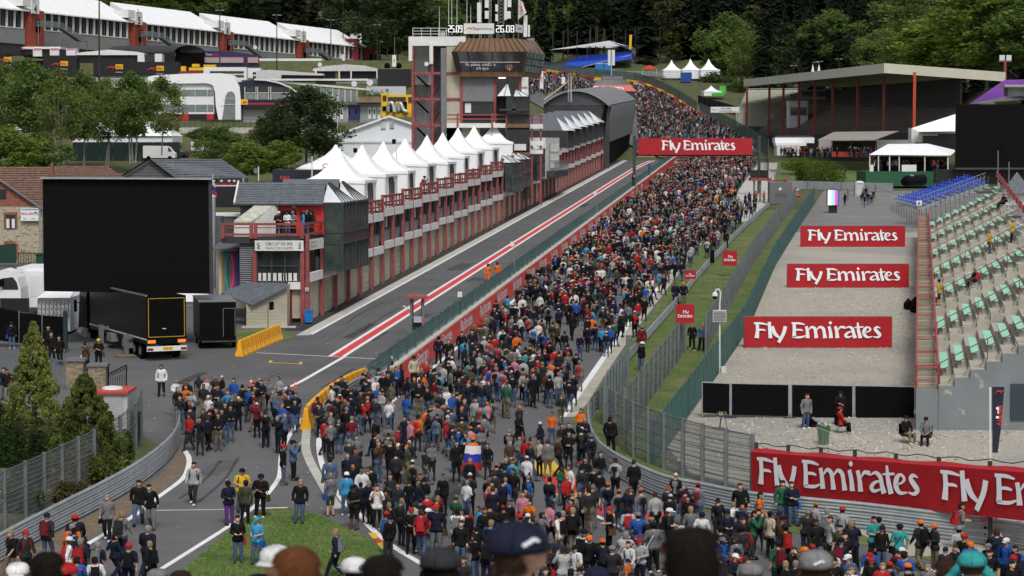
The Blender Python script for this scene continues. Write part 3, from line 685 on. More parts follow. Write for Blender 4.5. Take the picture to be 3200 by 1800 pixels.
 # race control tower
YT=287.0
def zt(px,py):return P(px,py,YT)
def slab(mb,x0,y0,x1,y1,dY=0.0,depth=0.3,m=0,Y=None):
 Yb=(Y or YT)+dY;a=P(x0,y1,Yb);b=P(x1,y0,Yb)
 mb.box(((a.x+b.x)/2,Yb+depth/2,(a.z+b.z)/2),(abs(b.x-a.x),depth,abs(b.z-a.z)),m);return mb
gT=terr(zt(1500,500).x,YT)
tower=thing('control_tower',(zt(1500,500).x,YT,gT),'race control tower with bronze cabin, red steel stairs and time boards on top','tower')
mb=MB();a=P(1396,500,YT);b=P(1655,500,YT)
mb.box(((a.x+b.x)/2,YT+6,(gT+P(1400,143,YT).z)/2),(b.x-a.x-1.6,11,P(1400,143,YT).z-gT));part('core',mb,dark_grey,tower)
mb=MB();slab(mb,1396,143,1442,520,-0.2,0.5);cw=part('concrete_wall',mb,block_m,tower)
mb=MB();slab(mb,1277,114,1455,143,-0.3,7);part('white_cap',mb,white_panel_m,tower)
mb=MB();slab(mb,1277,118,1288,190,-0.5,0.5);part('white_panel',mb,white_panel_m,tower)
mb=MB();slab(mb,1342,134,1353,200,-0.6,0.3);part('white_panel',mb,white_panel_m,tower)
for x in(1290,1351):
 mb=MB();slab(mb,x-3.5,143,x+3.5,560,-0.3,0.3);part('column',mb,red_steel,tower)
 mb=MB();slab(mb,x-3.5,143,x+3.5,560,4.0,0.3);part('column',mb,red_steel,tower)
for y in(229,310,392,474):
 mb=MB();slab(mb,1290,y-4,1376,y+4,-0.35,0.25);part('beam',mb,red_steel,tower)
 mb=MB();slab(mb,1396,y-4,1440,y+3,-0.35,0.12);part('beam',mb,red_steel,tower)
mb=MB();slab(mb,1378,150,1394,430,-0.4,0.7);part('duct',mb,mid_grey,tower)
mb=MB();slab(mb,1392,100,1376,560,4.6,0.1);slab(mb,1295,143,1378,560,4.6,0.1);part('back_wall',mb,mat('stairwell_back',(0.3,0.3,0.3),0.8),tower)
for k,y in enumerate((229,310,392,474)):
 y1=y+76
 for s,(xa,ya,xb,yb)in enumerate(((1303,y+8,1338,y+42),(1372,y+40,1352,y+74))):
  mb=MB()
  A=P(xa,ya,YT+1+s);B=P(xb,yb,YT+1+s)
  mb.beam(A,B,0.08,0.25);mb.beam(A+uy*1.1,B+uy*1.1,0.08,0.25);mb.beam(A+uz*1,B+uz*1,0.05);mb.beam(A+uz*.55,B+uz*.55,0.04)
  for j in range(9):p_=A.lerp(B,j/8);mb.box((p_.x,p_.y+.55,p_.z+.05),(.28,1.1,.05))
  part('stair_flight',mb,black_m if s==0 else mat('red_brown_stair',(0.12,0.025,0.025),0.6),tower)
 mb=MB();slab(mb,1297,y+3,1347,y+36 if k==0 else y+5,2.8,0.2);part('landing',mb,offwhite if k==0 else dark_red,tower)
mb=MB();slab(mb,1296,145,1344,226,0.8,0.08);part('lobby_glass',mb,glass_gr,tower)
mb=MB();slab(mb,1445,239,1543,317,-0.45,0.25);part('blank_board',mb,mid_grey,tower)
for x in(1442,1547,1625):
 mb=MB();slab(mb,x-4,239,x+4,385,-0.5,0.35);part('column',mb,red_steel,tower)
mb=MB();slab(mb,1447,318,1543,360,-0.1,0.1);w_=part('window',mb,glass_dk,tower)
mb=MB()
for x in(1452,1475,1497,1520,1541):slab(mb,x-1,318,x+1,360,-0.2,0.08)
part('window_frame',mb,dark_grey,w_,kind='stuff')
mb=MB();slab(mb,1453,322,1472,352,-0.16,0.05);part('poster',mb,offwhite,w_)
mb=MB();slab(mb,1551,241,1622,300,-0.1,0.1);part('window',mb,glass_dk,tower)
mb=MB();slab(mb,1558,242,1580,245,-0.3,0.1);part('lit_lamp',mb,mat('lamp_glow',(0.9,0.85,0.7),0.5,emit=((1,0.93,0.75),2.0)),tower)
mb=MB();slab(mb,1630,241,1651,322,-0.6,0.15);part('white_banner',mb,offwhite,tower)
mb=MB();text_mb(mb,'SWAPEEX',P(1640,278,YT-.62),ux,uz,0.3,width=0.75,bold=.02);part('lettering',mb,letter_k,tower)
mb=MB();slab(mb,1396,385,1583,399,-2.0,2.4);part('balcony_slab',mb,white_panel_m,tower)
mb=MB();slab(mb,1396,399,1655,560,-0.2,.3);part('lower_wall',mb,block_m,tower)
mb=MB();slab(mb,1500,402,1580,440,-0.3,.1);part('window',mb,glass_dk,tower)
for y in(359,372):
 mb=MB();slab(mb,1398,y-2,1583,y+2,-2.0,0.1);part('rail',mb,red_steel,tower)
for x in(1430,1538,1583):
 mb=MB();slab(mb,x-3,354,x+3,410,-2.1,0.2);part('rail_post',mb,red_steel,tower)
def ring(y,x0,x1,d0,d1):
 a=P(x0,y,YT+d0);b=P(x1,y,YT+d0);dz=a.z
 return[Vector((a.x,YT+d0,dz)),Vector((b.x,YT+d0,dz)),Vector((b.x+2.6,YT+d1,dz)),Vector((a.x,YT+d1,dz))]
R1=ring(120,1449,1612,0.5,9.0);R2=ring(158,1416,1643,-2.4,9.6);R3=ring(224,1432,1631,-1.6,9.2);R4=ring(240,1437,1626,-1.4,9.0)
mb=MB();mb.hexa([v+Vector((0,0,-.12))for v in R2],R1);rf=part('cabin_roof',mb,bronze,tower)
for k in range(13):
 f=k/12;mb=MB();mb.beam(R2[0].lerp(R2[1],f)+Vector((0,-.04,-.02)),R1[0].lerp(R1[1],f)+Vector((0,-.04,.02)),0.07,0.07);part('roof_seam',mb,mat('dark_bronze',(0.06,0.035,0.02),0.5),rf)
for k in range(5):
 f=k/4;mb=MB();mb.beam(R2[1].lerp(R2[2],f)+Vector((.04,0,-.02)),R1[1].lerp(R1[2],f)+Vector((.04,0,.02)),0.07,0.07);part('roof_seam',mb,MATS['dark_bronze'],rf)
mb=MB();mb.hexa(R3,[v+Vector((0,0,-.13))for v in R2]);cb=part('cabin_glass',mb,glass_dk,tower)
mb=MB()
for f in(0,.03,.2,.37,.54,.71,.87,.97,1):
 mb.beam(R3[0].lerp(R3[1],f)+Vector((0,-.05,0)),R2[0].lerp(R2[1],f)+Vector((0,-.05,-.12)),0.2 if 0.05<f<.95 else .5,0.12)
part('cabin_mullion',mb,mat('brown_frame',(0.05,0.03,0.025),0.5),cb)
mid0=R3[0].lerp(R2[0],.45);mid1=R3[1].lerp(R2[1],.45)
mb=MB();mb.beam(mid0+Vector((.5,-.12,0)),mid1+Vector((-.5,-.12,0)),0.05,0.06);part('glazing_bar',mb,offwhite,cb)
mb=MB();mb.hexa([R3[0].lerp(R3[1],.04)+Vector((0,-.07,.05)),R3[0].lerp(R3[1],.96)+Vector((0,-.07,.05)),R3[0].lerp(R3[1],.96)+Vector((0,.02,.05)),R3[0].lerp(R3[1],.04)+Vector((0,.02,.05))],[mid0 .lerp(mid1,.04)+Vector((0,-.07,-.05)),mid0 .lerp(mid1,.96)+Vector((0,-.07,-.05)),mid0 .lerp(mid1,.96)+Vector((0,.02,-.05)),mid0 .lerp(mid1,.04)+Vector((0,.02,-.05))]);part('lower_pane',mb,mat('navy_pane',(0.012,0.016,0.03),0.12,spec=.7),cb)
vt=(mid0-R3[0]).normalized()
mb=MB();lp=lambda fx,fz:R3[0].lerp(R3[1],fx).lerp(mid0 .lerp(mid1,fx),fz)+Vector((0,-.1,0))
text_mb(mb,'Royal',lp(.205,.62),ux,vt,.36);text_mb(mb,'Automobile',lp(.38,.62),ux,vt,.36,width=1.8);text_mb(mb,'Club',lp(.53,.62),ux,vt,.36);text_mb(mb,'of Belgium',lp(.385,.22),ux,vt,.36,width=1.6);part('lettering',mb,letter_w,cb)
mb=MB()
for k in range(9):
 a=k/9*6.283;c_=lp(.79,.5);mb.beam(c_+Vector((math.cos(a)*.12,0,math.sin(a)*.12)),c_+Vector((math.cos(a)*.5,0,math.sin(a)*.5)),.14,.05)
part('crest',mb,mat('crest_bronze',(0.45,0.3,0.22),0.5),cb)
mb=MB();mb.hexa(R4,R3);part('cabin_base',mb,bronze,tower)
mb=MB()
for k in range(7):
 for j in range(3):
  f0=k/7;p_=[R3[1].lerp(R3[2],f0+.01).lerp(R2[1].lerp(R2[2],f0+.01),j/3+.02),R3[1].lerp(R3[2],f0+.13).lerp(R2[1].lerp(R2[2],f0+.13),j/3+.02),R3[1].lerp(R3[2],f0+.13).lerp(R2[1].lerp(R2[2],f0+.13),j/3+.31),R3[1].lerp(R3[2],f0+.01).lerp(R2[1].lerp(R2[2],f0+.01),j/3+.31)]
  mb.face([v+Vector((.06,-.02,0))for v in p_])
part('side_pane',mb,mat('green_grey_pane',(0.22,0.28,0.25),0.2,var=.4,scale=.6),cb)
seg={'0':'abcdef','2':'abged','5':'afgcd','6':'afgedc','8':'abcdefg','9':'abcdfg'}
def seven(mb,ch,x,z,w,h,Y,th):
 L={'a':((x,z+h),(x+w,z+h)),'b':((x+w,z+h),(x+w,z+h/2)),'c':((x+w,z+h/2),(x+w,z)),'d':((x,z),(x+w,z)),'e':((x,z),(x,z+h/2)),'f':((x,z+h/2),(x,z+h)),'g':((x,z+h/2),(x+w,z+h/2))}
 for s_ in seg[ch]:
  (xa,za),(xb,zb_)=L[s_];mb.box(((xa+xb)/2,Y,(za+zb_)/2),(abs(xb-xa)+th*.8,.04,abs(zb_-za)+th*.8)if xa!=xb else(th,.04,abs(zb_-za)))
led=mat('white_digits',(0.85,0.87,0.85),0.5,emit=((1,1,.95),0.25))
for nm,x0,x1,txt in(('narrower digital time board beside the roof railing',1397,1448,'2509'),('wider digital time board beside the lattice mast',1546,1611,'2608')):
 tbd=thing('time_board',P((x0+x1)/2,110,YT+1),'black and white '+nm+' of the control tower','clock board')
 mb=MB();slab(mb,x0,76,x1,104,0.6,0.3);part('board',mb,black_m,tbd)
 a=P(x0,100,YT+.5);b=P(x1,80,YT+.5);w=b.x-a.x;mb=MB();h=b.z-a.z
 for k,ch in enumerate(txt):seven(mb,ch,a.x+w*(.08+.215*k+(.06 if k>1 else 0)),a.z,w*.13,h,YT+.56,.11)
 mb.box((a.x+w*.5,YT+.56,a.z+.04),(.12,.04,.12));part('digits',mb,led,tbd)
 mb=MB()
 for x in(x0+6,x1-6):slab(mb,x-1,104,x+1,122,0.7,.1)
 part('bracket',mb,steel_dk,tbd)
rs=thing('roof_sign',P(1496,110,YT+1),'white sign with red mark and dark word between the two time boards','sign')
mb=MB();slab(mb,1449,73,1544,106,0.4,0.3);part('board',mb,offwhite,rs)
mb=MB();f1_mark(mb,P(1465,89.5,YT+.38),ux,uz,.3,off=0.0);part('red_mark',mb,letter_r,rs)
mb=MB();text_mb(mb,'Experiences',P(1509,93,YT+.38),ux,uz,.33,width=2.45);part('lettering',mb,letter_k,rs)
mb=MB()
for x in(1455,1480,1515,1538):slab(mb,x-1,106,x+1,122,0.6,.1)
part('bracket',mb,steel_dk,rs)
rs=thing('roof_sign',P(1622,112,YT+1),'small white sign turned sideways at the right end of the tower roof','sign')
A_=P(1611,100,YT+.6);B_=P(1634,112,YT+3.5);d_=(B_-A_);d_.z=0;mb=MB();q=[A_,A_+d_,A_+d_+uy*.15,A_+uy*.15];mb.hexa(q,[v+Vector((0,0,1.0))for v in q]);part('board',mb,offwhite,rs)
mb=MB();dn=d_.normalized();text_mb(mb,'Experiences',A_+d_*.55+Vector((0.0,-.02,.4)),dn,uz,.3,width=1.6,off=.01);part('lettering',mb,letter_k,rs)
rr=thing('roof_railing',P(1340,112,YT),'white tubular railing round the flat part of the tower roof','railing')
for x in(1290,1317,1346,1371,1395):
 mb=MB();slab(mb,x-.8,87,x+.8,114,.2,.06);part('post',mb,offwhite,rr)
for y in(88,97,106):
 mb=MB();slab(mb,1289,y-.8,1397,y+.8,.15,.05);part('rail',mb,offwhite,rr)
ant=[(1373,20,110),(1402,-30,80),(1412,-20,78),(1428,-12,76),(1459,-15,75),(1471,18,60)]
for k,(x,y0,y1)in enumerate(ant):
 mb=MB();a,b=P(x,y1+30,YT+4),P(x,y0,YT+4);mb.tube([a,a.lerp(b,.5),b],[.05,.04,.02],6)
 single('aerial_mast',mb,offwhite,'slender white whip aerial on the tower roof','aerial','whip aerials on the tower roof',loc=a)
mb=MB()
lm=thing('lattice_mast',P(1500,80,YT+5),'steel lattice mast carrying pale antenna panels above the tower roof','mast')
for(x0,x1)in((1498,1505),(1528,1535),(1556,1575)):
 mb=MB()
 for xx in(x0,x1):
  for dy in(0,.5):a,b=P(xx,120,YT+5+dy),P(xx,-20,YT+5+dy);mb.tube([a,b],.035,5)
 for k in range(12):
  y=118-k*11;mb.beam(P(x0,y,YT+5),P(x1,y-11,YT+5),.03);mb.beam(P(x1,y,YT+5.5),P(x0,y-11,YT+5.5),.03)
 part('lattice',mb,steel_m,lm)
for(x0,x1,ya,yb)in((1491,1503,8,70),(1515,1527,0,24),(1515,1527,34,58),(1548,1556,14,36),(1548,1556,44,66),(1584,1596,35,58),(1576,1584,-10,62),(1586,1598,0,22),(1636,1648,48,115),(1650,1656,78,115)):
 mb=MB();slab(mb,x0,ya,x1,yb,4.6,.3);part('antenna_panel',mb,white_panel_m,lm)
fl=thing('flag',P(1622,110,YT+4),'white flag with red race mark flying from the tower roof','flag')
mb=MB();mb.tube([P(1620,120,YT+4),P(1620,-8,YT+4)],.04,6);part('pole',mb,steel_m,fl)
A_,B_=[],[]
for k in range(7):
 f=k/6;A_.append(P(1619+14*f,-6+12*f,YT+4+.25*math.sin(f*6)));B_.append(P(1618+27*f,62-22*f,YT+4+.25*math.sin(f*6+.6)))
mb=MB();mb.strip(B_,A_);fo=part('cloth',mb,offwhite,fl,smooth=True)
mb=MB();f1_mark(mb,P(1626,24,YT+3.7),Vector((.45,0,-.89)),Vector((.89,0,.45)),.35,off=.02);part('red_mark',mb,letter_r,fl)
pv=thing('glazed_pavilion',P(1620,480,YT-1),'dark stacked glass bays and balconies with pyramid roofs beside the control tower','building')
YP=YT-2.5
mb=MB();slab(mb,1583,300,1656,620,0.6,6,Y=YP);part('core',mb,dark_grey,pv)
def pyramid(x0,x1,ye,xa,ya,Y,depth,m1,nm):
 a=P(x0,ye,Y);b=P(x1,ye,Y);ap=P(xa,ya,Y+depth/2)
 c=b+uy*depth;d=a+uy*depth;mb=MB()
 for p,q in((a,b),(b,c),(c,d),(d,a)):mb.face([p,q,ap])
 r=part(nm,mb,m1,pv);mb=MB()
 for p in(a,b,c):mb.beam(p,ap,.09)
 mb.beam(a.lerp(b,.5),ap,.07);mb.beam(a,b,.1);mb.beam(b,c,.1);part('roof_bar',mb,dark_grey,r)
pyramid(1552,1598,301,1587,257,YP,4,MATS['white_glazed_roof'],'pyramid_roof');pyramid(1604,1655,302,1612,278,YP-.3,4,MATS['white_glazed_roof'],'pyramid_roof')
for(y0,y1)in((302,358),(405,470),(483,540)):
 mb=MB();slab(mb,1583,y0,1655,y1,0.2,.3,Y=YP);b=part('glass',mb,glass_dk,pv)
 mb=MB()
 for x in(1583,1607,1631,1654):slab(mb,x-1.2,y0,x+1.2,y1,.05,.2,Y=YP)
 part('mullion',mb,dark_grey,b)
for y in(387,475):mb=MB();slab(mb,1583,y,1656,y+12,0,.5,Y=YP);part('brown_band',mb,bronze,pv)
for x in(1662,1690):mb=MB();slab(mb,x-3,360,x+3,640,0,.25,Y=YT-1);part('column',mb,red_steel,pv)
for y in(362,374,445):mb=MB();slab(mb,1657,y-2,1697,y+2,-.1,.15,Y=YT-1);part('rail',mb,red_steel,pv)
for y0,y1 in((388,402),(440,455),(468,481)):mb=MB();slab(mb,1657,y0,1697,y1,-.2,.2,Y=YT-1);part('white_panel',mb,white_panel_m,pv)
mb=MB();slab(mb,1560,340,1650,346,-.5,1,Y=YP);slab(mb,1600,325,1612,352,-.5,.2,Y=YP);part('awning',mb,dark_grey,pv)
mb=MB()
for k in range(4):mb.box((P(1612+k*9,460,YP).x,YP-.1,P(1612,460,YP).z),(.4,.3,.8))
part('white_chair',mb,offwhite,pv)
wa=thing('white_annexe',TR(TF,306),'white rendered annexe with a balcony and window grid projecting over the pit lane','building')
za=S*310
mb=MB();tbox(mb,TF-3,TF+0.9,302,306,za+3.0,za+8.4);part('wall',mb,white_panel_m,wa)
mb=MB();tbox(mb,TF-3,TF+0.8,306.05,321,za+3.9,za+8.4);part('wall',mb,white_panel_m,wa)
mb=MB();tbox(mb,TF+.8,TF+.9,308,319,za+4.2,za+7.6);w_=part('window',mb,glass_dk,wa)
mb=MB()
for k in range(9):tbox(mb,TF+.88,TF+.96,308+k*1.35,308.12+k*1.35,za+4.2,za+7.6)
for z in(5.2,6.4):tbox(mb,TF+.88,TF+.96,308,319,za+z,za+z+.1)
part('mullion',mb,offwhite,w_)
mb=MB();tbox(mb,TF+.2,TF+2.0,303,322,za+3.0,za+3.9);part('balcony',mb,dark_grey,wa)
mb=MB()
for k in range(26):tbox(mb,TF+1.95,TF+2.0,303+k*.75,303.06+k*.75,za+3.9,za+5.0)
tbox(mb,TF+1.93,TF+2.02,303,322,za+5.0,za+5.08);part('balustrade',mb,mid_grey,wa,kind='stuff')
hall=thing('arched_hall',TR(TF-5,405),'black hall with a barrel roof and slanting lattice side past the pit garages','building')
gh=S*405;YH0,YH1=405,474
xl_,xr_=P(1699,312,YH0).x-TR(0,YH0).x,TF+1.2
def arch(f):
 t=xl_+(xr_-xl_)*f;return t,P(1699,312,YH0).z-1.0+(P(1799,276,YH0).z-P(1699,312,YH0).z+1.0)*(1-(2*f*.92-.92)**2)-.4*f
mb=MB();pr=[arch(k/14)for k in range(15)]
A_=[Vector((t+K*YH0,YH0,z))for t,z in pr];B_=[Vector((t+K*YH1,YH1,z+2.2))for t,z in pr]
mb.strip(A_,B_);mb.strip([v+Vector((0,-.6,-.35))for v in A_],A_);part('roof',mb,mat('dark_grey_roof',(0.17,0.175,0.18),0.5,var=.15,scale=.3),hall,smooth=False)
mb=MB();mb.face([v+Vector((0,.2,-.2))for v in A_]+[Vector((xr_+K*YH0,YH0+.2,gh)),Vector((xl_+K*YH0,YH0+.2,gh))]);part('end_wall',mb,dark_grey,hall)
mb=MB()
for k in range(10):z=pr[0][1]-.5+k*.32;tq=[p_ for p_ in pr if p_[1]>z+.2];
for k in range(11):
 z=pr[0][1]-0.3+k*.2;tq=[p_ for p_ in pr if p_[1]-.3>z]
 if len(tq)>1:mb.box(((tq[0][0]+tq[-1][0])/2+K*YH0,YH0+.15,z),(tq[-1][0]-tq[0][0],.06,.07))
part('cladding_line',mb,mid_grey,hall,kind='stuff')
zr=pr[-1][1]
mb=MB();mb.hexa([TR(TF-.4,YH0,0)*1,TR(TF-.4,YH1,0),TR(TF-1.4,YH1,0),TR(TF-1.4,YH0,0)][::-1],[Vector((xr_-.3+K*YH0,YH0,zr)),Vector((xr_-.3+K*YH1,YH1,zr+2.2)),Vector((xr_-1+K*YH1,YH1,zr+2.2)),Vector((xr_-1+K*YH0,YH0,zr))][::-1]);part('side_wall',mb,black_m,hall)
mb=MB();n=26
for k in range(n):
 y=YH0+1+(YH1-YH0-3)*k/n;z0=S*y+4.6
 a=Vector((TF+.6+K*y,y,z0));b=Vector((xr_+.1+K*(y+3),y+3,zr+(y-YH0)/69*2.2-.2));mb.beam(a,b,.18,.3);
for f in(0,.33,.66,1):
 y0,y1=YH0+.5,YH1-.5;a=Vector((TF+.55+.6*f+K*y0,y0,S*y0+4.6+(zr-S*y0-4.8)*f));b=Vector((TF+.55+.6*f+K*y1,y1,S*y1+4.6+(zr+2.2-S*y1-4.8)*f));mb.beam(a,b,.15,.2)
part('lattice',mb,mat('lattice_grey',(.11,.115,.12),.6),hall)
for k,Yg in enumerate((338,349,360,371,382,393)):
 gz=thing('glazed_gable_house',TR(TF-4,Yg),'small slate roof with white glazed gable end above the garages, '+ordn[k]+' from the white annexe','roof')
 z0=S*Yg+6.05;ya,yb=Yg,Yg+9.6;ym=(ya+yb)/2;te,tr_=TF+.6,TF-8
 mb=MB();tbox(mb,tr_,te-.4,ya,yb,z0,z0+2.6);part('wall',mb,glass_dk,gz)
 mb=MB()
 for q in range(6):y=ya+(yb-ya)*q/5;tbox(mb,te-.4,te-.25,y-.1,y+.1,z0,z0+2.6)
 part('mullion',mb,dark_grey,gz,kind='stuff')
 mb=MB()
 for a,b in((ya,ym),(yb,ym)):
  mb.face([(tr_+K*a,a,z0+2.6),(te-1+K*a,a,z0+2.6),(te-2.5+K*b,b,z0+4.6),(tr_+K*b,b,z0+4.6)])
 part('roof',mb,slate,gz)
 mb=MB();mb.face([(te+K*ya,ya,z0+2.6),(te+K*yb,yb,z0+2.6),(te-2.5+K*ym,ym,z0+4.62)]);mb.face([(te-1+K*ya,ya,z0+2.6),(te+K*ya,ya,z0+2.6),(te-2.5+K*ym,ym,z0+4.62)]);part('white_gable',mb,MATS['white_glazed_roof'],gz)
YK=494
ks=thing('race_kiosk',Vector((P(1912,300,YK).x,YK,terr(P(1912,300,YK).x,YK))),'elevated cabin with grey hipped roof and red fascia with white lettering','cabin')
mb=MB();a,b=P(1875,300,YK+3),P(1950,300,YK+3);mb.box(((a.x+b.x)/2,YK+4,(18+a.z)/2),(b.x-a.x,5,a.z-18));part('shaft',mb,dark_grey,ks)
def kring(y,x0,x1,e):a=P(x0,y,YK-e);b=P(x1,y,YK-e);return[a,b,b+Vector((-.3*e,8+2*e,0)),a+Vector((.3*e,8+2*e,0))]
mb=MB();mb.hexa(kring(327,1872,1978,0),kring(284,1862,1984,0));part('glass',mb,glass_dk,ks)
mb=MB()
for f in(0,.2,.4,.6,.8,1):mb.beam(P(1872+106*f,327,YK-.05),P(1862+122*f,284,YK-.05),.16)
part('mullion',mb,dark_grey,ks,kind='stuff')
mb=MB();mb.hexa(kring(285,1838,1988,.6),kring(266,1858,1972,.2));part('fascia',mb,mat('pale_red_fascia',(0.55,0.10,0.09),0.5),ks)
mb=MB();flare_text(mb,P(1855,280.5,YK-.75),ux,Vector((0,.35,1)),.82,off=.02,stretch=1.0);part('lettering',mb,letter_w,ks)
mb=MB();mb.hexa(kring(266,1855,1975,.1),kring(250,1868,1950,-1.5));rf=part('roof',mb,mid_grey,ks)
for k in range(14):
 f=k/13;mb=MB();mb.beam(P(1855+120*f,265,YK-.2),P(1868+82*f,250,YK+1.4),.1,.06);part('roof_rib',mb,steel_dk,rf)
mb=MB();slab(mb,1880,238,1946,249,2,3,Y=YK);part('roof_box',mb,mid_grey,ks)
mb=MB()
for x in(1904,1917):mb.box((P(x,180,YK+3).x,YK+3,P(x,180,YK+3).z),(.6,.3,3.4))
mb.tube([P(1911,236,YK+3),P(1911,155,YK+3)],.06,6);part('antenna',mb,offwhite,ks)
lmast=thing('ladder_mast',P(1780,330,400),'grey ladder shaped mast standing in front of the arched hall roof','mast')
mb=MB()
for x in(1776,1784):mb.beam(P(x,318,402),P(x,232,402),.1)
for k in range(12):mb.beam(P(1776,316-k*7,402),P(1784,316-k*7,402),.06)
mb.beam(P(1786,318,402),P(1786,240,402),.12);part('ladder',mb,steel_m,lmast)
mb=MB();mb.beam(P(1700,312,403),P(1775,255,403),.18);single('diagonal_boom',mb,mat('pale_yellow_boom',(.55,.45,.25),.6),'long pale yellow boom leaning over the arched hall roof','boom',loc=P(1700,312,403))
# yard at the left: screen, trailers, house
def cbox(name,parent,x0,y0,x1,y1,Y,depth,color=None,m=None,dY=0.0):
 mb=MB();slab(mb,x0,y0,x1,y1,dY,depth,Y=Y);return part(name,mb,m or paint_m,parent,color=color)
NAVY=(0.012,0.015,0.04);WHT=(0.72,0.73,0.74);BLK=(0.010,0.010,0.012);GRY=(0.28,0.29,0.3);RED=(0.45,0.02,0.03);YEL=(0.75,0.45,0.01)
def local_frame(o,ang):
 return Matrix.Translation(o)@Matrix.Rotation(ang,4,'Z')
def wheel(parent,M,x,y,r=0.5,w=0.32):
 mb=MB();mb.M=M;mb.tube([(x-w/2,y,r),(x+w/2,y,r)],r,14);t=part('wheel',mb,black_m,parent)
 mb=MB();mb.M=M;mb.tube([(x-w/2-.01,y,r),(x+w/2+.01,y,r)],r*.5,10);part('rim',mb,mid_grey,t)
o=G(459,1131);ang=R(25.5);M=local_frame(o,ang);LT=13.2
tr=thing('screen_trailer',o,'long black articulated trailer with a yellow outlined rear door, parked beneath the big screen','trailer')
gz=lambda y:S*(y*math.cos(ang))
rise=0.0
def tb(name,c,d,m_,col=None,par=None):
 mb=MB();mb.M=M;mb.box(c,d);return part(name,mb,m_,par or tr,color=col)
mb=MB();mb.M=M;mb.hexa([(0,0,1.05),(2.5,0,1.05),(2.5,LT,1.05+rise),(0,LT,1.05+rise)],[(0,0,4.0),(2.5,0,4.0),(2.5,LT,4.0+rise),(0,LT,4.0+rise)]);body=part('body',mb,black_gl,tr)
mb=MB();mb.M=M;mb.beam((-.03,0,1.35),(-.03,LT,1.35+rise),.05,.07);part('side_strip',mb,mat('silver_strip',(0.5,0.5,0.5),0.4),body)
mb=MB();mb.M=M;mb.beam((.02,0,4.03),(.02,LT,4.03+rise),.1,.1);part('roof_edge',mb,mid_grey,body)
mb=MB();mb.M=M
for a,b in(((.12,1.5),(.12,3.85)),((2.38,1.5),(2.38,3.85)),((.12,3.85),(2.38,3.85)),((.12,1.5),(2.38,1.5))):mb.beam((a[0],-.03,a[1]),(b[0],-.03,b[1]),.035,.035)
part('yellow_tape',mb,mat('dull_yellow_tape',(.42,.26,.02),.6),body)
for x in(.3,2.2):tb('reflector',(x,-.04,1.22),(.5,.04,.2),mat('orange_reflector',(.7,.2,.02),.5,emit=((1,.3,.05),.25)))
tb('door_handle',(1.1,-.05,2.0),(.22,.05,.04),offwhite)
mb=MB();mb.M=M;mb.box((1.25,-.05,.78),(2.5,.1,.3));bp=part('bumper',mb,white_panel_m,tr)
tb('number_plate',(1.3,-.11,.8),(.62,.02,.18),yellow_m,par=bp)
mb=MB();mb.M=M;text_mb(mb,'T106 LXE',(1.3,-.123,.74),ux,uz,.11,width=.52);part('plate_letters',mb,letter_k,bp)
for x in(.2,2.3):tb('tail_lamp',(x,-.11,.76),(.36,.03,.14),dark_red,par=bp)
for y in(1.6,2.9,4.2):
 for x in(.2,2.3):wheel(tr,M@Matrix.Translation((0,0,gz(y))),x,y)
for y,x in((3.0,-.45),(3.0,2.95),(8.6,-.5)):
 mb=MB();mb.M=M;h=gz(y);mb.box((x,y,h+.75),(.28,.28,1.3));mb.beam((x,y,h+1.2),(1.2,y,h+1.2),.2);lg=part('outrigger',mb,steel_dk,tr)
 mb=MB();mb.M=M;mb.lathe((x,y,h),[(.75,.0),(.75,.1),(.3,.14)],14);part('foot_pad',mb,mat('wooden_pad',(0.16,0.11,0.07),0.9),lg)
for y,l in((7.0,1.1),(3.4,1.2)):tb('tool_box',(-.1,y+.3,gz(y)+.75),(.5,l,.5),mid_grey)
cabM=M@Matrix.Translation((0,LT+.4,rise))
tc_=thing('truck_cab',M@Vector((1.2,LT,rise)),'black truck cab in front of the long screen trailer','truck')
mb=MB();mb.M=cabM;mb.hexa([(.05,.6,.5),(2.45,.6,.5),(2.45,2.9,.5),(.05,2.9,.5)],[(.05,.6,3.3),(2.45,.6,3.3),(2.4,2.6,3.3),(.1,2.6,3.3)]);part('cab',mb,black_gl,tc_)
mb=MB();mb.M=cabM;mb.hexa([(.1,.7,3.3),(2.4,.7,3.3),(2.3,2.5,3.3),(.2,2.5,3.3)],[(.15,.7,3.95),(2.35,.7,3.95),(2.2,1.6,3.85),(.3,1.6,3.85)]);part('roof_fairing',mb,black_gl,tc_)
mb=MB();mb.M=cabM;mb.box((-.3,2.2,2.4),(.15,.25,.8));mb.beam((0.05,2.2,2.6),(-.3,2.2,2.6),.05);part('mirror',mb,black_m,tc_)
for y in(0.0,2.0):
 for x in(.2,2.3):wheel(tc_,cabM,x,y)
mb=MB();mb.M=cabM;mb.tube([(-.1,.4,.7),(-.1,1.5,.7)],.32,12);part('fuel_tank',mb,steel_m,tc_)
YS=G(400,1120).y+5.5
sc_=thing('video_screen',P(400,1090,YS),'huge blank black video screen raised on a mast above the trailer','screen')
A_,B_=P(137,908,YS),P(654,556,YS)
mb=MB();mb.hexa([P(137,910,YS),P(660,918,YS),P(660,918,YS)+uy*.5,P(137,910,YS)+uy*.5],[P(133,560,YS),P(656,560,YS),P(656,560,YS)+uy*.5,P(133,560,YS)+uy*.5]);part('panel',mb,mat('blank_led_panel',(0.0038,0.004,0.0046),0.6,var=.05,spec=.08),sc_)
mb=MB()
for k in range(1,11):mb.beam(P(134+52.4*k,563,YS-.01),P(137+52.3*k,909,YS-.01),.02,.012)
for k in range(1,7):mb.beam(P(136,560+50*k,YS-.012),P(657,561+50.6*k,YS-.012),.012,.02)
part('panel_joint',mb,mat('screen_joint',(.0065,.0065,.0075),.6,spec=.08),sc_,kind='stuff')
mb=MB();mb.beam(P(128,556,YS-.1),P(664,559,YS-.1),.5,.1);part('top_rail',mb,steel_m,sc_)
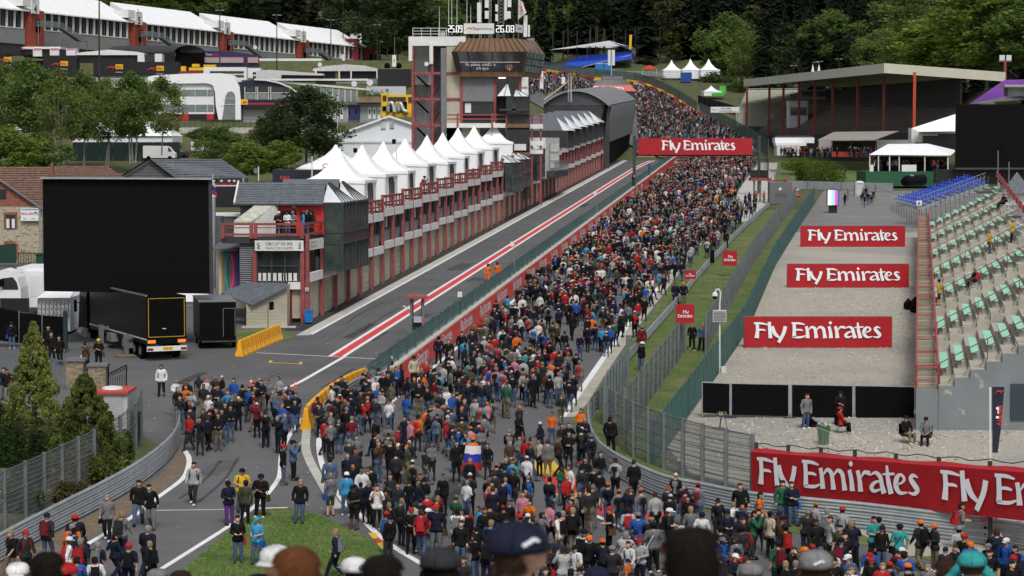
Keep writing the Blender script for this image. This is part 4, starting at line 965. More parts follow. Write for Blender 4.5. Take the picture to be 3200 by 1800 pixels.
mb=MB();mb.beam(P(657,560,YS+.1),P(661,918,YS+.1),.18,.4);part('side_frame',mb,dark_grey,sc_)
mb=MB();a,b=P(400,1000,YS+.9),P(433,900,YS+.9);mb.box(((a.x+b.x)/2,YS+.9,(a.z+b.z)/2-.5),(b.x-a.x,.6,b.z-a.z+1));part('mast',mb,black_m,sc_)
mb=MB()
for x in(381,390,397):mb.beam(P(x,960,YS+.8),P(x-3,905,YS+.8),.06)
part('hose',mb,black_m,sc_,kind='stuff')
o=G(620,1092);ang=R(12);M=local_frame(o,ang)
t2=thing('box_trailer',o,'small black box trailer with a side door beside the yellow barrier','trailer')
mb=MB();mb.M=M;mb.box((1.25,3.0,1.75),(2.3,6.0,2.5));part('body',mb,black_gl,t2)
mb=MB();mb.M=M;mb.box((1.95,-.04,1.7),(.72,.05,1.75));d_=part('door',mb,black_m,t2)
mb=MB();mb.M=M
for x in(1.58,2.33):mb.beam((x,-.08,.8),(x,-.08,2.6),.03)
mb.beam((1.58,-.08,2.6),(2.33,-.08,2.6),.03);part('door_trim',mb,mid_grey,d_)
mb=MB();mb.M=M;mb.box((1.25,3.0,3.03),(2.4,6.05,.06));part('roof',mb,mid_grey,t2)
for x in(.2,2.3):wheel(t2,M,x,.9,.35,.25);wheel(t2,M,x,3.5,.35,.25)
mb=MB();mb.M=M;mb.beam((.2,-.1,.5),(2.4,-.1,.5),.1);part('bumper',mb,dark_grey,t2)
ybar=mat('yellow_plastic',(0.80,0.40,0.012),0.45,var=.06);ybar2=mat('orange_groove',(0.55,0.14,0.01),0.5)
proto=thing('plastic_barrier',(0,0,0),'x','barrier','yellow plastic road barriers')
prof=[(-.3,0),(-.3,.12),(-.17,.42),(-.1,1.0),(.1,1.0),(.17,.42),(.3,.12),(.3,0)]
mb=MB();mb.hexa([(-.46,y,z)for y,z in prof],[(.46,y,z)for y,z in prof]);b_=part('shell',mb,ybar,proto,local=True)
mb=MB()
for x in(-.47,.0):
 for s in(-1,1):mb.hexa([(x-.03,s*.305,.03),(x+.03,s*.305,.03),(x+.03,s*.29,.03),(x-.03,s*.29,.03)],[(x-.03,s*.115,.97),(x+.03,s*.115,.97),(x+.03,s*.1,.97),(x-.03,s*.1,.97)])
part('groove',mb,ybar2,proto,local=True)
first=True
def barrier_run(pts,lab):
 global first
 Q=_cr3([G(*q)for q in pts],12);d=0;last=Q[0];k=0;acc=0.45
 for p,q in zip(Q,Q[1:]):
  acc+=(q-p).length
  if acc>=0.94:
   acc=0;a=math.atan2(q.y-p.y,q.x-p.x)
   c=proto if first else copy_tree(proto);first=False
   c.location=q;c.rotation_euler=(0,0,a);k+=1
   c['label']=lab%ordn[k-1]
barrier_run([(748,1115),(790,1096),(830,1078),(872,1061)],'yellow plastic barrier, %s in the short straight row beside the small black trailer')
barrier_run([(955,1345),(965,1325),(1000,1290),(1050,1250),(1100,1222),(1140,1205)],'yellow plastic barrier, %s in the curved row ending at the pit wall fence')
def marquee(name,label,x0,y0,x1,y1,ye,Y,depth,ridge_dy,cat='tent',wall=True):
 t=thing(name,P((x0+x1)/2,y1,Y),label,cat)
 a,b=P(x0,ye,Y),P(x1,ye,Y);rz_=P(x0,ye-ridge_dy,Y+depth/2).z
 mb=MB();ri=(b.x-a.x)*.12
 A1,B1=Vector((a.x+ri,Y+depth/2,rz_)),Vector((b.x-ri,Y+depth/2,rz_));c,d=b+uy*depth,a+uy*depth
 o_=Vector((0,0,0));mb.face([a-uy*.3,b-uy*.3,B1,A1]);mb.face([b,c,B1]);mb.face([c,d,A1,B1]);mb.face([d,a,A1]);part('roof',mb,white_sheet,t)
 if wall:
  mb=MB();zb_=P(x0,y1,Y).z;mb.box(((a.x+b.x)/2,Y+depth/2,(a.z+zb_)/2-.02),(b.x-a.x-.1,depth-.1,a.z-zb_));part('wall',mb,tent_wall,t)
  mb=MB();n=max(2,int((b.x-a.x)/3))
  for k in range(n+1):
   x=a.x+.08+(b.x-a.x-.16)*k/n;mb.tube([(x,Y-.02,zb_),(x,Y-.02,a.z)],.04,6)
  part('pole',mb,offwhite,t,kind='stuff')
 return t
m1=marquee('marquee','white marquee with wave patterned walls behind the black trailer',470,905,672,1040,942,168,9,42)
m2=marquee('marquee','white marquee with folded wall panels between the white truck and trailer',116,905,222,1035,930,150,6,30)
mb=MB()
for k in range(7):
 for j in range(5):
  pts=[P(585+j*17+f*14,975+k*9+2.2*math.sin(f*6.28),167.9)for f in(0,.25,.5,.75,1)]
  for p_,q_ in zip(pts,pts[1:]):mb.beam(p_,q_,.05,.04)
part('wave_print',mb,mid_grey,m1,kind='stuff')
mb=MB()
for j in range(8):
 for k in range(3):mb.beam(P(122+j*12,948+k*17,149.85),P(132+j*12,956+k*17,149.85),.06,.05)
for j in range(9):mb.beam(P(118+j*12,938,149.9),P(118+j*12,990,149.9),.05,.03)
part('wave_print',mb,mid_grey,m2,kind='stuff')
bf=thing('screen_fence',P(60,1075,146),'black fabric screening fence in front of the white trucks','fence')
for k,(xa,xb,ya,yb,yc,yd)in enumerate(((-40,60,952,1060,975,1072),(61,132,977,1072,985,1083),(133,208,986,1083,990,1088))):
 mb=MB();p_=[P(xa,yb,143-k),P(xb,yd,143-k),P(xb,yc,143-k),P(xa,ya,143-k)];mb.hexa([p_[0],p_[1],p_[1]+uy*.06,p_[0]+uy*.06],[p_[3],p_[2],p_[2]+uy*.06,p_[3]+uy*.06]);part('panel',mb,black_m,bf)
 mb=MB();mb.tube([p_[1]+Vector((0,-.05,0)),p_[2]+Vector((0,-.05,.1))],.035,6);part('post',mb,mid_grey,bf)
cbox('panel',bf,0,932,90,975,150,.1,BLK);cbox('panel',bf,198,972,208,1090,140,.3,(0.01,.03,.03))
YW=158
wt=thing('white_truck',P(40,960,YW),'white truck cab with a rounded roof fairing behind the black screening fence','truck')
prof=[(0,960),(0,848),(18,842),(44,850),(62,868),(72,900),(75,960)]
mb=MB();q=[P(x-8,y,YW)for x,y in prof];mb.hexa([v+uy*2.4 for v in q][::-1],q[::-1]);
part('cab',mb,paint_m,wt,color=WHT)
mb=MB();q=[P(x,y,YW-.03)for x,y in((6,870),(40,866),(52,882),(58,905),(8,905))];mb.face(q);part('side_window',mb,glass_dk,wt)
mb=MB();mb.tube([P(4,895,YW-.1),P(4,872,YW-.1)],.2,6);part('mirror',mb,black_m,wt)
wt2=thing('white_container',P(105,960,YW+3),'white box container with ridged side behind the white truck cab','container')
cbox('body',wt2,72,848,142,960,YW+3,5,WHT)
mb=MB()
for k in range(5):slab(mb,98+k*8,862,100+k*8,925,-.06,.05,Y=YW+3)
part('ridge',mb,offwhite,wt2,kind='stuff')
cbox('top',wt2,52,836,142,850,YW+3.5,5,WHT)
stone_m=vec_layer(mat('rubble_stone',(0.30,0.26,0.19),0.95,var=.3,scale=3.5,bump=.8,bscale=5),'voronoi',4.5,(.25,.5),(0.42,0.37,0.28),.7)
brick_m=mat('red_brick',(0.22,0.085,0.06),0.9,var=.3,scale=6,bump=.3)
tile_m=mat('clay_roof_tile',(0.16,0.092,0.07),0.85,var=.35,scale=3,bump=.4,bscale=8)
YH=206
hs=thing('stone_house',P(60,830,YH),'rubble stone house with brown clay tile roofs behind the big screen','house')
q=[(-60,835),(132,835),(132,652),(0,566),(-60,528)]
mb=MB();w_=[P(x,y,YH)for x,y in q];mb.hexa([v+uy*.5 for v in w_][::-1],w_[::-1]);wl_=part('wall',mb,stone_m,hs)
mb=MB();w_=[P(x,y,YH-.04)for x,y in((-60,644),(126,644),(100,632),(0,567),(-60,529))];mb.face(w_);part('brick_gable',mb,brick_m,wl_)
rr_=random.Random(3)
for k in range(70):
 x,y=rr_.uniform(0,128),rr_.uniform(650,828)
 if 12<x<56 and 660<y<720:continue
 w=rr_.uniform(4,11);h=rr_.uniform(2.5,6);mb=MB();slab(mb,x,y,min(x+w,131),y+h,-.05-rr_.random()*.04,.12,Y=YH);part('stone',mb,stone_m,wl_)
for(x0,y0,x1,y1)in((18,671,48,713),(18,762,50,815)):
 mb=MB();slab(mb,x0-6,y0-8,x1+6,y1+2,-.06,.1,Y=YH);part('brick_surround',mb,brick_m,wl_)
 mb=MB();slab(mb,x0,y0,x1,y1,-.12,.1,Y=YH);wn_=part('window',mb,glass_dk,hs)
 mb=MB();slab(mb,x0+2,y0+12,x0+11,y1,-.15,.02,Y=YH);slab(mb,x1-11,y0+12,x1-2,y1,-.15,.02,Y=YH);part('curtain',mb,offwhite,wn_)
 mb=MB();slab(mb,(x0+x1)/2-1,y0,(x0+x1)/2+1,y1,-.18,.04,Y=YH);slab(mb,x0,y0+10,x1,y0+12,-.18,.04,Y=YH);part('window_frame',mb,dark_grey,wn_)
mb=MB();slab(mb,-5,592,19,620,-.12,.1,Y=YH);part('window',mb,glass_dk,hs)
mb=MB();mb.tube([P(124,652,YH-.2),P(127,800,YH-.2)],.08,8);part('downpipe',mb,steel_m,hs)
def tiled(name,A,B,C,D,rows,par):
 A,B,C,D=map(Vector,(A,B,C,D));n=(B-A).cross(D-A).normalized();n=n if n.z>0 else-n
 mb=MB();mb.hexa([v-n*.15 for v in(D,C,B,A)],[D,C,B,A]);r_=part(name,mb,tile_m,par)
 for k in range(rows):
  f0,f1=k/rows,(k+1)/rows;mb=MB()
  a0,b0=A.lerp(D,f0),B.lerp(C,f0);a1,b1=A.lerp(D,f1),B.lerp(C,f1);m_=22;lo=[];hi=[]
  for j in range(m_+1):
   w=.02*(j%2);hi.append(a0 .lerp(b0,j/m_)+n*.015);lo.append(a1 .lerp(b1,j/m_)+n*(.09+w))
  mb.strip(lo,hi);mb.strip([v-n*.1 for v in lo],lo);part('tile_course',mb,tile_m,r_)
 return r_
tiled('roof',P(-60,522,YH+7),P(166,522,YH+7),P(150,655,YH+.3),P(-60,655,YH+.3),18,hs)
tiled('roof',P(160,519,YH+13),P(334,519,YH+13),P(388,556,YH+9),P(150,556,YH+9),7,hs)
mb=MB();mb.beam(P(-20,548,YH-.25),P(132,653,YH-.25),.3,.14);part('verge_board',mb,mid_grey,hs)
mb=MB();slab(mb,158,510,165,552,5,.6,Y=YH);part('chimney',mb,brick_m,hs)
ms=thing('medical_sign',P(92,690,YH-.3),'white sign with red words and a black bent arrow on the stone house','sign')
cbox('board',ms,65,650,120,690,YH-.35,.08,WHT)
mb=MB();text_mb(mb,'MEDICAL SERVICE',P(88,671,YH-.37),ux,uz,.2,width=1.25,bold=.02);part('lettering',mb,letter_r,ms)
mb=MB();mb.beam(P(116,672,YH-.38),P(116,664,YH-.38),.05);mb.beam(P(116,664,YH-.38),P(109,664,YH-.38),.05);mb.face([P(106,664,YH-.38),P(111,667,YH-.38),P(111,661,YH-.38)]);part('arrow',mb,letter_k,ms)
mb=MB();slab(mb,67,652,118,656,-.38,.02,Y=YH);part('header_strip',mb,mat('pale_blue_strip',(.25,.3,.45),.6),ms)
for x,n in((70,'ASBL'),(96,'CROIX')):
 mb=MB();text_mb(mb,n,P(x+8,685,YH-.37),ux,uz,.1);part('lettering',mb,letter_k,ms)
gf=thing('green_screen_fence',P(24,815,YH-4),'dark green fabric fence in front of the stone house','fence');cbox('panel',gf,-30,765,49,822,YH-4,.1,(.008,.035,.025))
gi=thing('iron_fence',P(80,820,YH-3),'black iron bar fence beside the green bin','fence')
for k in range(11):mb=MB();slab(mb,58+k*5,788,59.3+k*5,825,0,.04,Y=YH-3);part('bar',mb,black_m,gi)
mb=MB();slab(mb,57,790,112,792,0,.05,Y=YH-3);part('rail',mb,black_m,gi)
gb=thing('green_bin',P(122,825,YH-5),'dark green wheeled bin against the stone house wall','bin');cbox('body',gb,112,795,135,825,YH-5,.7,(.01,.05,.03));cbox('lid',gb,111,791,136,796,YH-5.1,.8,(.012,.06,.035))
YL=262
lb=thing('louvred_building',P(560,640,YL),'dark louvred building with a large grey slate roof behind the big screen','building')
mb=MB();q=[P(x,y,YL)for x,y in((372,660),(545,660),(545,553),(465,500),(372,553))];mb.hexa([v+uy*9 for v in q][::-1],q[::-1]);w_=part('wall',mb,dark_grey,lb)
for k in range(11):
 y=508+k*4.6;hw=(y-500)/53*84;mb=MB();slab(mb,466-min(hw,86),y,466+min(hw,77),y+2.6,-.1,.12,Y=YL);part('slat',mb,mid_grey,w_)
ra,rb,re,rd=P(466,497,YL-.4),P(692,497,YL+9),P(777,554,YL+7),P(545,556,YL-.4)
mb=MB();mb.hexa([v-uz*.15 for v in(rd,re,rb,ra)],[rd,re,rb,ra]);rf=part('roof',mb,slate,lb)
for k in range(8):
 f=(k+.5)/8;mb=MB();mb.beam(ra.lerp(rd,f)+uz*.02,rb.lerp(re,f)+uz*.02,.06,.05);part('slate_course',mb,slate,rf)
mb=MB();mb.beam(P(466,497,YL-.5),P(546,557,YL-.5),.2,.12);mb.beam(P(466,497,YL-.5),P(370,556,YL-.5),.2,.12);part('verge_board',mb,black_m,rf)
cbox('side_wall',lb,545,555,768,640,YL+4,.3,(.03,.03,.033));cbox('red_beam',lb,655,574,757,578,YL+3.6,.2,RED);cbox('pale_beam',lb,655,579,757,583,YL+3.6,.2,WHT)
for x in(668,692,716,732):mb=MB();mb.lathe(P(x,566,YL+3.5),[(.02,-.16),(.16,-.08),(.18,.08),(.02,.16)],8);part('lamp',mb,offwhite,lb)
for x in(760,):cbox('post',lb,x-2,555,x+3,600,YL+3.4,.2,GRY)
pt=thing('tyre_truck',P(710,648,250),'black truck body with red mark and yellow panel parked by the louvred building','truck');cbox('body',pt,655,584,757,648,250,4,BLK)
mb=MB();f1_mark(mb,P(742,602,249.9),ux,uz,.2);part('red_mark',mb,letter_r,pt);cbox('yellow_panel',pt,746,594,758,602,249.9,.06,YEL)
YB=163
lw=thing('louvre_screen',P(690,800,YB),'tall grey louvre screen beside the red railed balcony','wall');cbox('backing',lw,658,675,698,780,YB,.2,(.05,.05,.055))
for k in range(22):mb=MB();slab(mb,660,678+k*4.6,690,680.8+k*4.6,-.1,.14,Y=YB);part('slat',mb,mid_grey,lw)
cbox('white_top',lw,660,668,760,676,YB+1,3,WHT);cbox('white_wall',lw,690,672,732,700,YB+2,2,WHT)
chm=thing('flue_pipe',P(667,770,YB-1),'round grey metal flue pipe rising beside the big screen','pipe')
mb=MB();mb.tube([P(667,900,YB-1),P(667,612,YB-1)],.17,12);part('pipe',mb,steel_m,chm);mb=MB();mb.tube([P(667,615,YB-1),P(667,609,YB-1)],.22,12);part('cap',mb,offwhite,chm)
aw=thing('awning',P(715,780,YB-4),'flat dark awning above the striped colour banner','awning')
mb=MB();q=[P(659,778,YB-5),P(742,779,YB-5),P(768,765,YB-1),P(685,757,YB-1)];mb.hexa([v-uz*.12 for v in q],q);part('canopy',mb,mat('awning_grey',(.12,.12,.125),.6),aw)
cb_=thing('colour_banner',P(718,920,YB-4),'hanging banner of white, gold, teal, green, magenta, red and blue stripes','banner')
for k,c in enumerate(((.55,.5,.52),(.35,.22,.04),(.02,.22,.3),(.03,.2,.06),(.45,.05,.3),(.42,.04,.07),(.06,.06,.35),(.05,.05,.06))):
 x0,x1=684+k*8.7,684+(k+1)*8.7;mb=MB();q=[P(x0,925-k*1.6,YB-4),P(x1,923.4-k*1.6,YB-4),P(x1,785-k*1.4,YB-4),P(x0,786.4-k*1.4,YB-4)];mb.hexa([q[0],q[1],q[1]+uy*.05,q[0]+uy*.05],[q[3],q[2],q[2]+uy*.05,q[3]+uy*.05]);part('stripe',mb,paint_m,cb_,color=c)
mb=MB();c_=P(717,850,YB-4.05)
for k in range(20):
 a0,a1=k/20*6.283,(k+1)/20*6.283;mb.beam(c_+Vector((math.cos(a0)*.28,0,math.sin(a0)*1.3)),c_+Vector((math.cos(a1)*.28,0,math.sin(a1)*1.3)),.02)
part('ring_print',mb,offwhite,cb_)
fl=thing('flag',P(664,620,150),'white, blue and red striped flag hanging by the screen corner','flag')
mb=MB();mb.tube([P(663,640,150.5),P(665,545,150.5)],.03,6);part('pole',mb,offwhite,fl)
for k,c in enumerate(((.6,.6,.62),(.03,.05,.3),(.5,.02,.03))):
 mb=MB();mb.strip([P(661+k,565+k*13,150.3),P(672+k*3,573+k*15,150.2)],[P(660+k*2,578+k*14,150.4),P(673+k*2.5,587+k*14,150.2)]);part('stripe',mb,paint_m,fl,color=c)
for k,(x0,y0,x1,y1)in enumerate(((204,1130,263,1218),(273,1146,334,1222))):
 Yp=G((x0+x1)/2,y1).y;gp=thing('gate_pillar',P((x0+x1)/2,y1,Yp),('taller' if k==0 else 'shorter')+' stone gate pillar with a dark slab cap beside the iron gate','pillar')
 mb=MB();slab(mb,x0+3,y0,x1-3,y1,.03,.75,Y=Yp);bd=part('shaft',mb,mat('mortar',(.18,.15,.11),.9),gp)
 for r_ in range(14):
  y=y0+2+r_*(y1-y0-3)/14;x=x0+3
  while x<x1-6:
   w=rr_.uniform(6,13);xe=min(x+w,x1-3);mb=MB();slab(mb,x,y,xe-.8,y+(y1-y0)/14-.9,0-rr_.random()*.03,.2,Y=Yp)
   c=rr_.choice(((.30,.25,.17),(.23,.20,.15),(.34,.27,.17),(.19,.17,.14),(.36,.24,.13)));part('stone',mb,paint_m,bd,color=c);x=xe
 mb=MB();slab(mb,x0-1,y0-8,x1+1,y0,-.1,1.0,Y=Yp);part('cap',mb,mat('slab_cap',(.14,.145,.15),.8),gp)
Yg=G(370,1220).y
ig=thing('iron_gate',P(370,1220,Yg),'black wrought iron gate with scrolls standing open by the stone pillars','gate')
mb=MB()
for x in(339,395):mb.tube([P(x,1222,Yg),P(x,1140,Yg)],.035,6)
mb.beam(P(339,1168,Yg),P(395,1140,Yg),.05);mb.beam(P(339,1212,Yg),P(395,1212,Yg),.05);part('frame',mb,black_m,ig)
for k in range(9):mb=MB();x=345+k*5.6;mb.tube([P(x,1212,Yg),P(x,1182-k*2.2,Yg)],.014,5);part('bar',mb,black_m,ig)
for k in range(6):
 mb=MB();c_=P(346+k*9,1172-k*4,Yg);pts=[c_+Vector((math.cos(a)*.13*(1-a/12),0,math.sin(a)*.13*(1-a/12)))for a in np.linspace(0,9,16)];mb.tube(pts,.013,4);part('scroll',mb,black_m,ig)
rl=thing('blue_railing',P(40,1180,Yg),'grey blue bar railing along the path behind the conifers','railing')
for k in range(34):mb=MB();x=-6+k*6.0;mb.tube([P(x,1205+.25*x*.3,Yg+1),P(x,1090+.3*x*.6,Yg+1)],.018,5);part('bar',mb,mat('blue_grey_rail',(.10,.14,.16),.6),rl)
mb=MB();mb.beam(P(-10,1095,Yg+1),P(205,1130,Yg+1),.05);mb.beam(P(-10,1198,Yg+1),P(205,1210,Yg+1),.05);part('rail',mb,MATS['blue_grey_rail'],rl)
Yc=G(350,1400).y
wc=thing('ticket_cabin',P(350,1390,Yc),'pale grey cabin with a red edged roof behind the small conifer','cabin')
mb=MB();slab(mb,292,1232,398,1400,0,2.2,Y=Yc);part('wall',mb,mat('pale_cabin',(.42,.43,.42),.6),wc)
mb=MB();slab(mb,318,1246,384,1330,-.05,.1,Y=Yc);part('panel',mb,mat('grey_panel_b',(.33,.34,.35),.6),wc)
mb=MB();a,b=P(290,1232,Yc-.1),P(400,1232,Yc-.1);mb.box(((a.x+b.x)/2,Yc+1.1,a.z+.06),(b.x-a.x,2.5,.12));part('roof',mb,mat('red_roof_edge',(.45,.06,.045),.6),wc)
mb=MB();mb.lathe(((a.x+b.x)/2-.1,Yc+1.0,a.z+.13),[(.5,0),(.45,.1),(.2,.14)],14);part('roof_vent',mb,offwhite,wc)
wb=thing('wheeled_bin',P(418,1370,Yc),'black wheeled bin beside the pale cabin and the mesh fence','bin')
cbox('body',wb,402,1302,432,1372,Yc,.55,BLK);cbox('lid',wb,400,1290,434,1302,Yc-.05,.65,(.02,.02,.022))
cone=thing('traffic_cone',(0,0,0),'x','cone','orange traffic cones at the pit exit')
mb=MB();mb.box((0,0,.03),(.42,.42,.06));part('base',mb,mat('cone_orange',(.62,.06,.015),.5),cone,local=True)
mb=MB();mb.lathe((0,0,.06),[(.16,0),(.12,.2),(.075,.45),(.03,.68)],12);part('cone',mb,MATS['cone_orange'],cone,local=True)
mb=MB();mb.lathe((0,0,.06),[(.125,.22),(.095,.38)],12);part('white_band',mb,letter_w,cone,local=True)
for k,(x,y,lb_)in enumerate(((645,1198,'orange and white cone behind the group of people at the gate'),(785,1203,'orange and white cone alone on the tarmac before the white curved line'),(924,1211,'orange and white cone standing on the white curved line'),(1035,1214,'orange and white cone half hidden behind the curved yellow barrier row'))):
 c=cone if k==0 else copy_tree(cone);c.location=G(x,y);c.scale=(.62,.62,.62);c['label']=lb_
 # paddock terraces above the pits
def retain(name,label,x0,y0,x1,y1,Y,depth=1.0,m_=None):
 mb=MB();slab(mb,x0,y0,x1,y1,0,depth,Y=Y);return single(name,mb,m_ or pale_conc,label,'wall',loc=P((x0+x1)/2,y1,Y))
retain('retaining_wall','pale concrete retaining wall under the white curved motorhome',560,398,1035,425,411)
retain('retaining_wall','concrete retaining wall below the black tyre trucks',180,244,470,275,461)
def railing(name,label,x0,x1,y,h,Y,n,col=dark_grey):
 t=thing(name,P((x0+x1)/2,y,Y),label,'railing')
 for k in range(n):x=x0+(x1-x0)*k/(n-1);mb=MB();mb.tube([P(x,y,Y),P(x,y-h,Y)],.045,5);part('post',mb,col,t)
 for f in(.5,1):mb=MB();mb.beam(P(x0,y-h*f,Y),P(x1,y-h*f,Y),.06);part('rail',mb,col,t)
railing('terrace_railing','dark railing along the terrace of the white curved motorhome',560,800,398,24,410.5,15)
railing('terrace_railing','grey railing along the upper terrace below the tyre trucks',185,470,256,16,460.5,16,mid_grey)
railing('terrace_railing','thin grey railing beside the big white gabled marquee',1055,1180,395,18,400,10,mid_grey)
gglass=mat('grey_glass',(.17,.2,.2),.15,var=.2,spec=.7)
YM=424
mh=thing('curved_motorhome',P(600,385,YM),'white curved motorhome with grey glass bands and a tall arched entrance','motorhome')
cbox('body',mh,470,262,668,356,YM,9,WHT);cbox('glass_band',mh,480,280,667,300,YM-.08,.3,m=gglass);cbox('glass_band',mh,480,327,667,349,YM-.08,.3,m=gglass)
cbox('base',mh,560,356,668,375,YM,8,RED);cbox('base_doors',mh,590,357,646,374,YM-.1,.2,BLK)
mb=MB()
for x in(515,565,610,648):slab(mb,x-.5,280,x+.5,300,-.12,.1,Y=YM);slab(mb,x-.5,327,x+.5,349,-.12,.1,Y=YM)
part('mullion',mb,offwhite,mh,kind='stuff')
mb=MB();n=14;prof_=[(462,240),(480,236),(560,231),(640,229),(690,229),(715,232),(735,246),(748,270),(752,310),(752,375)]
prof2=[(462,262),(480,262),(560,261),(640,260),(655,262),(666,268),(672,290),(674,330),(683,375),(683,375)]
A_=[P(x,y,YM-.6)for x,y in prof_];B_=[P(x,y,YM-.6)for x,y in prof2]
mb.strip(B_,A_);mb.strip(A_,[v+uy*9 for v in A_]);part('curved_shell',mb,mat('glossy_white',(.76,.77,.78),.3,var=.03),mh,smooth=True)
mb=MB();q=[(694,375),(735,375),(735,300),(731,290),(722,285),(712,288),(705,300)];w_=[P(x,y,YM-.75)for x,y in q];mb.face(w_);part('arched_glass',mb,gglass,mh)
mb=MB();mb.beam(P(690,328,YM-.8),P(735,326,YM-.8),.08);mb.beam(P(698,309,YM-.8),P(735,306,YM-.8),.06);part('glazing_bar',mb,offwhite,mh)
rb=thing('navy_motorhome',P(900,385,YM),'dark navy motorhome with an arched white truss roof and glass front','motorhome')
mb=MB();q=[(740,258),(798,247),(850,250),(900,268),(940,296),(955,312),(955,336),(760,336)];w_=[P(x,y,YM)for x,y in q];mb.hexa([v+uy*8 for v in w_][::-1],w_[::-1]);part('body',mb,paint_m,rb,color=NAVY)
for(x0,x1)in((765,800),(805,840),(846,905)):
 cbox('window',rb,x0,272,x1,288,YM-.1,.15,m=glass_dk);cbox('window',rb,x0,292,x1,311,YM-.1,.15,m=gglass)
 mb=MB()
 for x in(x0,x1):slab(mb,x-.8,271,x+.8,312,-.2,.1,Y=YM)
 slab(mb,x0,289,x1,291,-.2,.1,Y=YM);part('window_frame',mb,offwhite,rb)
cbox('red_stripe',rb,760,322,960,327,YM-.12,.1,RED)
mb=MB();pts=[P(x,y,YM-.4)for x,y in((795,248),(830,250),(870,258),(905,272),(935,292),(955,312))]
for p_,q_ in zip(pts,pts[1:]):mb.beam(p_,q_,.3,.3)
part('arch_truss',mb,offwhite,rb)
mb=MB();slab(mb,800,246,1150,252,-1,8,Y=YM+1);part('flat_roof',mb,offwhite,rb)
mb=MB();q=[P(x,y,YM+.5)for x,y in((850,250),(1160,278),(1160,283),(850,258))];mb.hexa([v+uy*7 for v in q][::-1],q[::-1]);part('roof_edge',mb,offwhite,rb)
for k in range(8):cbox('glass_panel',rb,965+k*19,272+k*1.6,982+k*19,316,YM+.6,.1,m=gglass)
for k in range(9):cbox('post',rb,963+k*19,270+k*1.6,965+k*19,318,YM+.5,.15,m=offwhite)
cbox('bull_panel',rb,753,310,774,327,YM-.2,.1,YEL)
mb=MB();q=[(757,321),(763,316),(770,318),(772,322),(766,321),(762,325)];mb.face([P(x,y,YM-.25)for x,y in q]);part('red_mark',mb,letter_r,rb)
lo=thing('container_row',P(980,392,YM+.5),'row of grey cabins with doors under the navy motorhome deck','container')
cbox('wall',lo,760,327,1190,392,YM+1.5,6,GRY);cbox('deck_edge',lo,950,316,1190,326,YM+.6,1,m=steel_dk)
for x in(1040,1063,1086,1108,1150,1165,1180):cbox('door',lo,x,336,x+9,372,YM+1.4,.1,m=offwhite);cbox('door_window',lo,x+2.5,342,x+6.5,356,YM+1.3,.1,m=glass_dk)
cbox('blue_curtain',lo,1088,330,1125,378,YM+1.3,.1,(.02,.03,.1))
cbox('planter_box',lo,1118,302,1190,320,YM-.2,.6,(.25,.17,.1))
for x,k in((1135,0),(1152,1),(1172,2),(1186,3)):
 mb=MB();c_=P(x,296,YM-.1)
 for j in range(60):d=Vector((random.gauss(0,.4),random.gauss(0,.3),random.gauss(.1,.35)));a=c_+d;mb.face([a,a+Vector((.18,0,.05)),a+Vector((.1,0,.22))])
 single('shrub',mb,mat('shrub_leaf',(.035,.07,.02),.8,var=.4),'small green shrub in the wooden planter box on the motorhome deck','shrub','planter shrubs',loc=c_)
gc=thing('grey_canopy',P(1080,262,YM+18),'grey vaulted canopy with a truss edge over an open lounge','canopy')
mb=MB();q=[(978,215),(1020,206),(1080,201),(1140,205),(1182,215),(1182,222),(978,222)];w_=[P(x,y,YM+18)for x,y in q];mb.hexa([v+uy*8 for v in w_][::-1],w_[::-1]);part('roof',mb,mat('canopy_grey',(.5,.5,.5),.6),gc)
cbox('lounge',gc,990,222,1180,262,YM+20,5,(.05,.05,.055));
for x in(985,1058,1095,1176):cbox('post',gc,x,222,x+4,262,YM+18,.3,m=offwhite)
cbox('yellow_panel',gc,1048,224,1058,244,YM+19.8,.1,YEL);cbox('glass_rail',gc,1050,246,1180,262,YM+17.8,.1,m=gglass)
g2=thing('grey_canopy',P(880,250,YM+14),'low grey awning with a white truss edge left of the lounge','canopy')
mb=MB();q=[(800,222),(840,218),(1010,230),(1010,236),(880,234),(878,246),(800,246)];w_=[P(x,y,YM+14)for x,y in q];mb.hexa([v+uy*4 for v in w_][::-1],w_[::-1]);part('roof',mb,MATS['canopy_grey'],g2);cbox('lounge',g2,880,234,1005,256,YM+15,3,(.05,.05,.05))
bc=thing('black_cube',P(1235,268,YM+12),'black boxy structure carrying two black radomes','building')
cbox('body',bc,1180,216,1290,270,YM+12,8,BLK);cbox('white_base',bc,1145,270,1268,296,YM+10,8,(.5,.51,.52))
for x in(1210,1246):mb=MB();mb.lathe(P(x,213,YM+14),[(.5,0),(.62,.35),(.5,.8),(.15,1.05)],14);part('radome',mb,black_m,bc,smooth=True)
fg=thing('upright_banner',P(1232,213,YM+13),'white upright banner with red race mark between two black radomes','banner');cbox('cloth',fg,1226,172,1238,208,YM+12,.08,WHT);mb=MB();f1_mark(mb,P(1232,190,YM+11.9),uz,-ux,.28);part('red_mark',mb,letter_r,fg);mb=MB();mb.tube([P(1233,213,YM+12.2),P(1233,115,YM+12.2)],.06,6);part('pole',mb,mid_grey,fg)
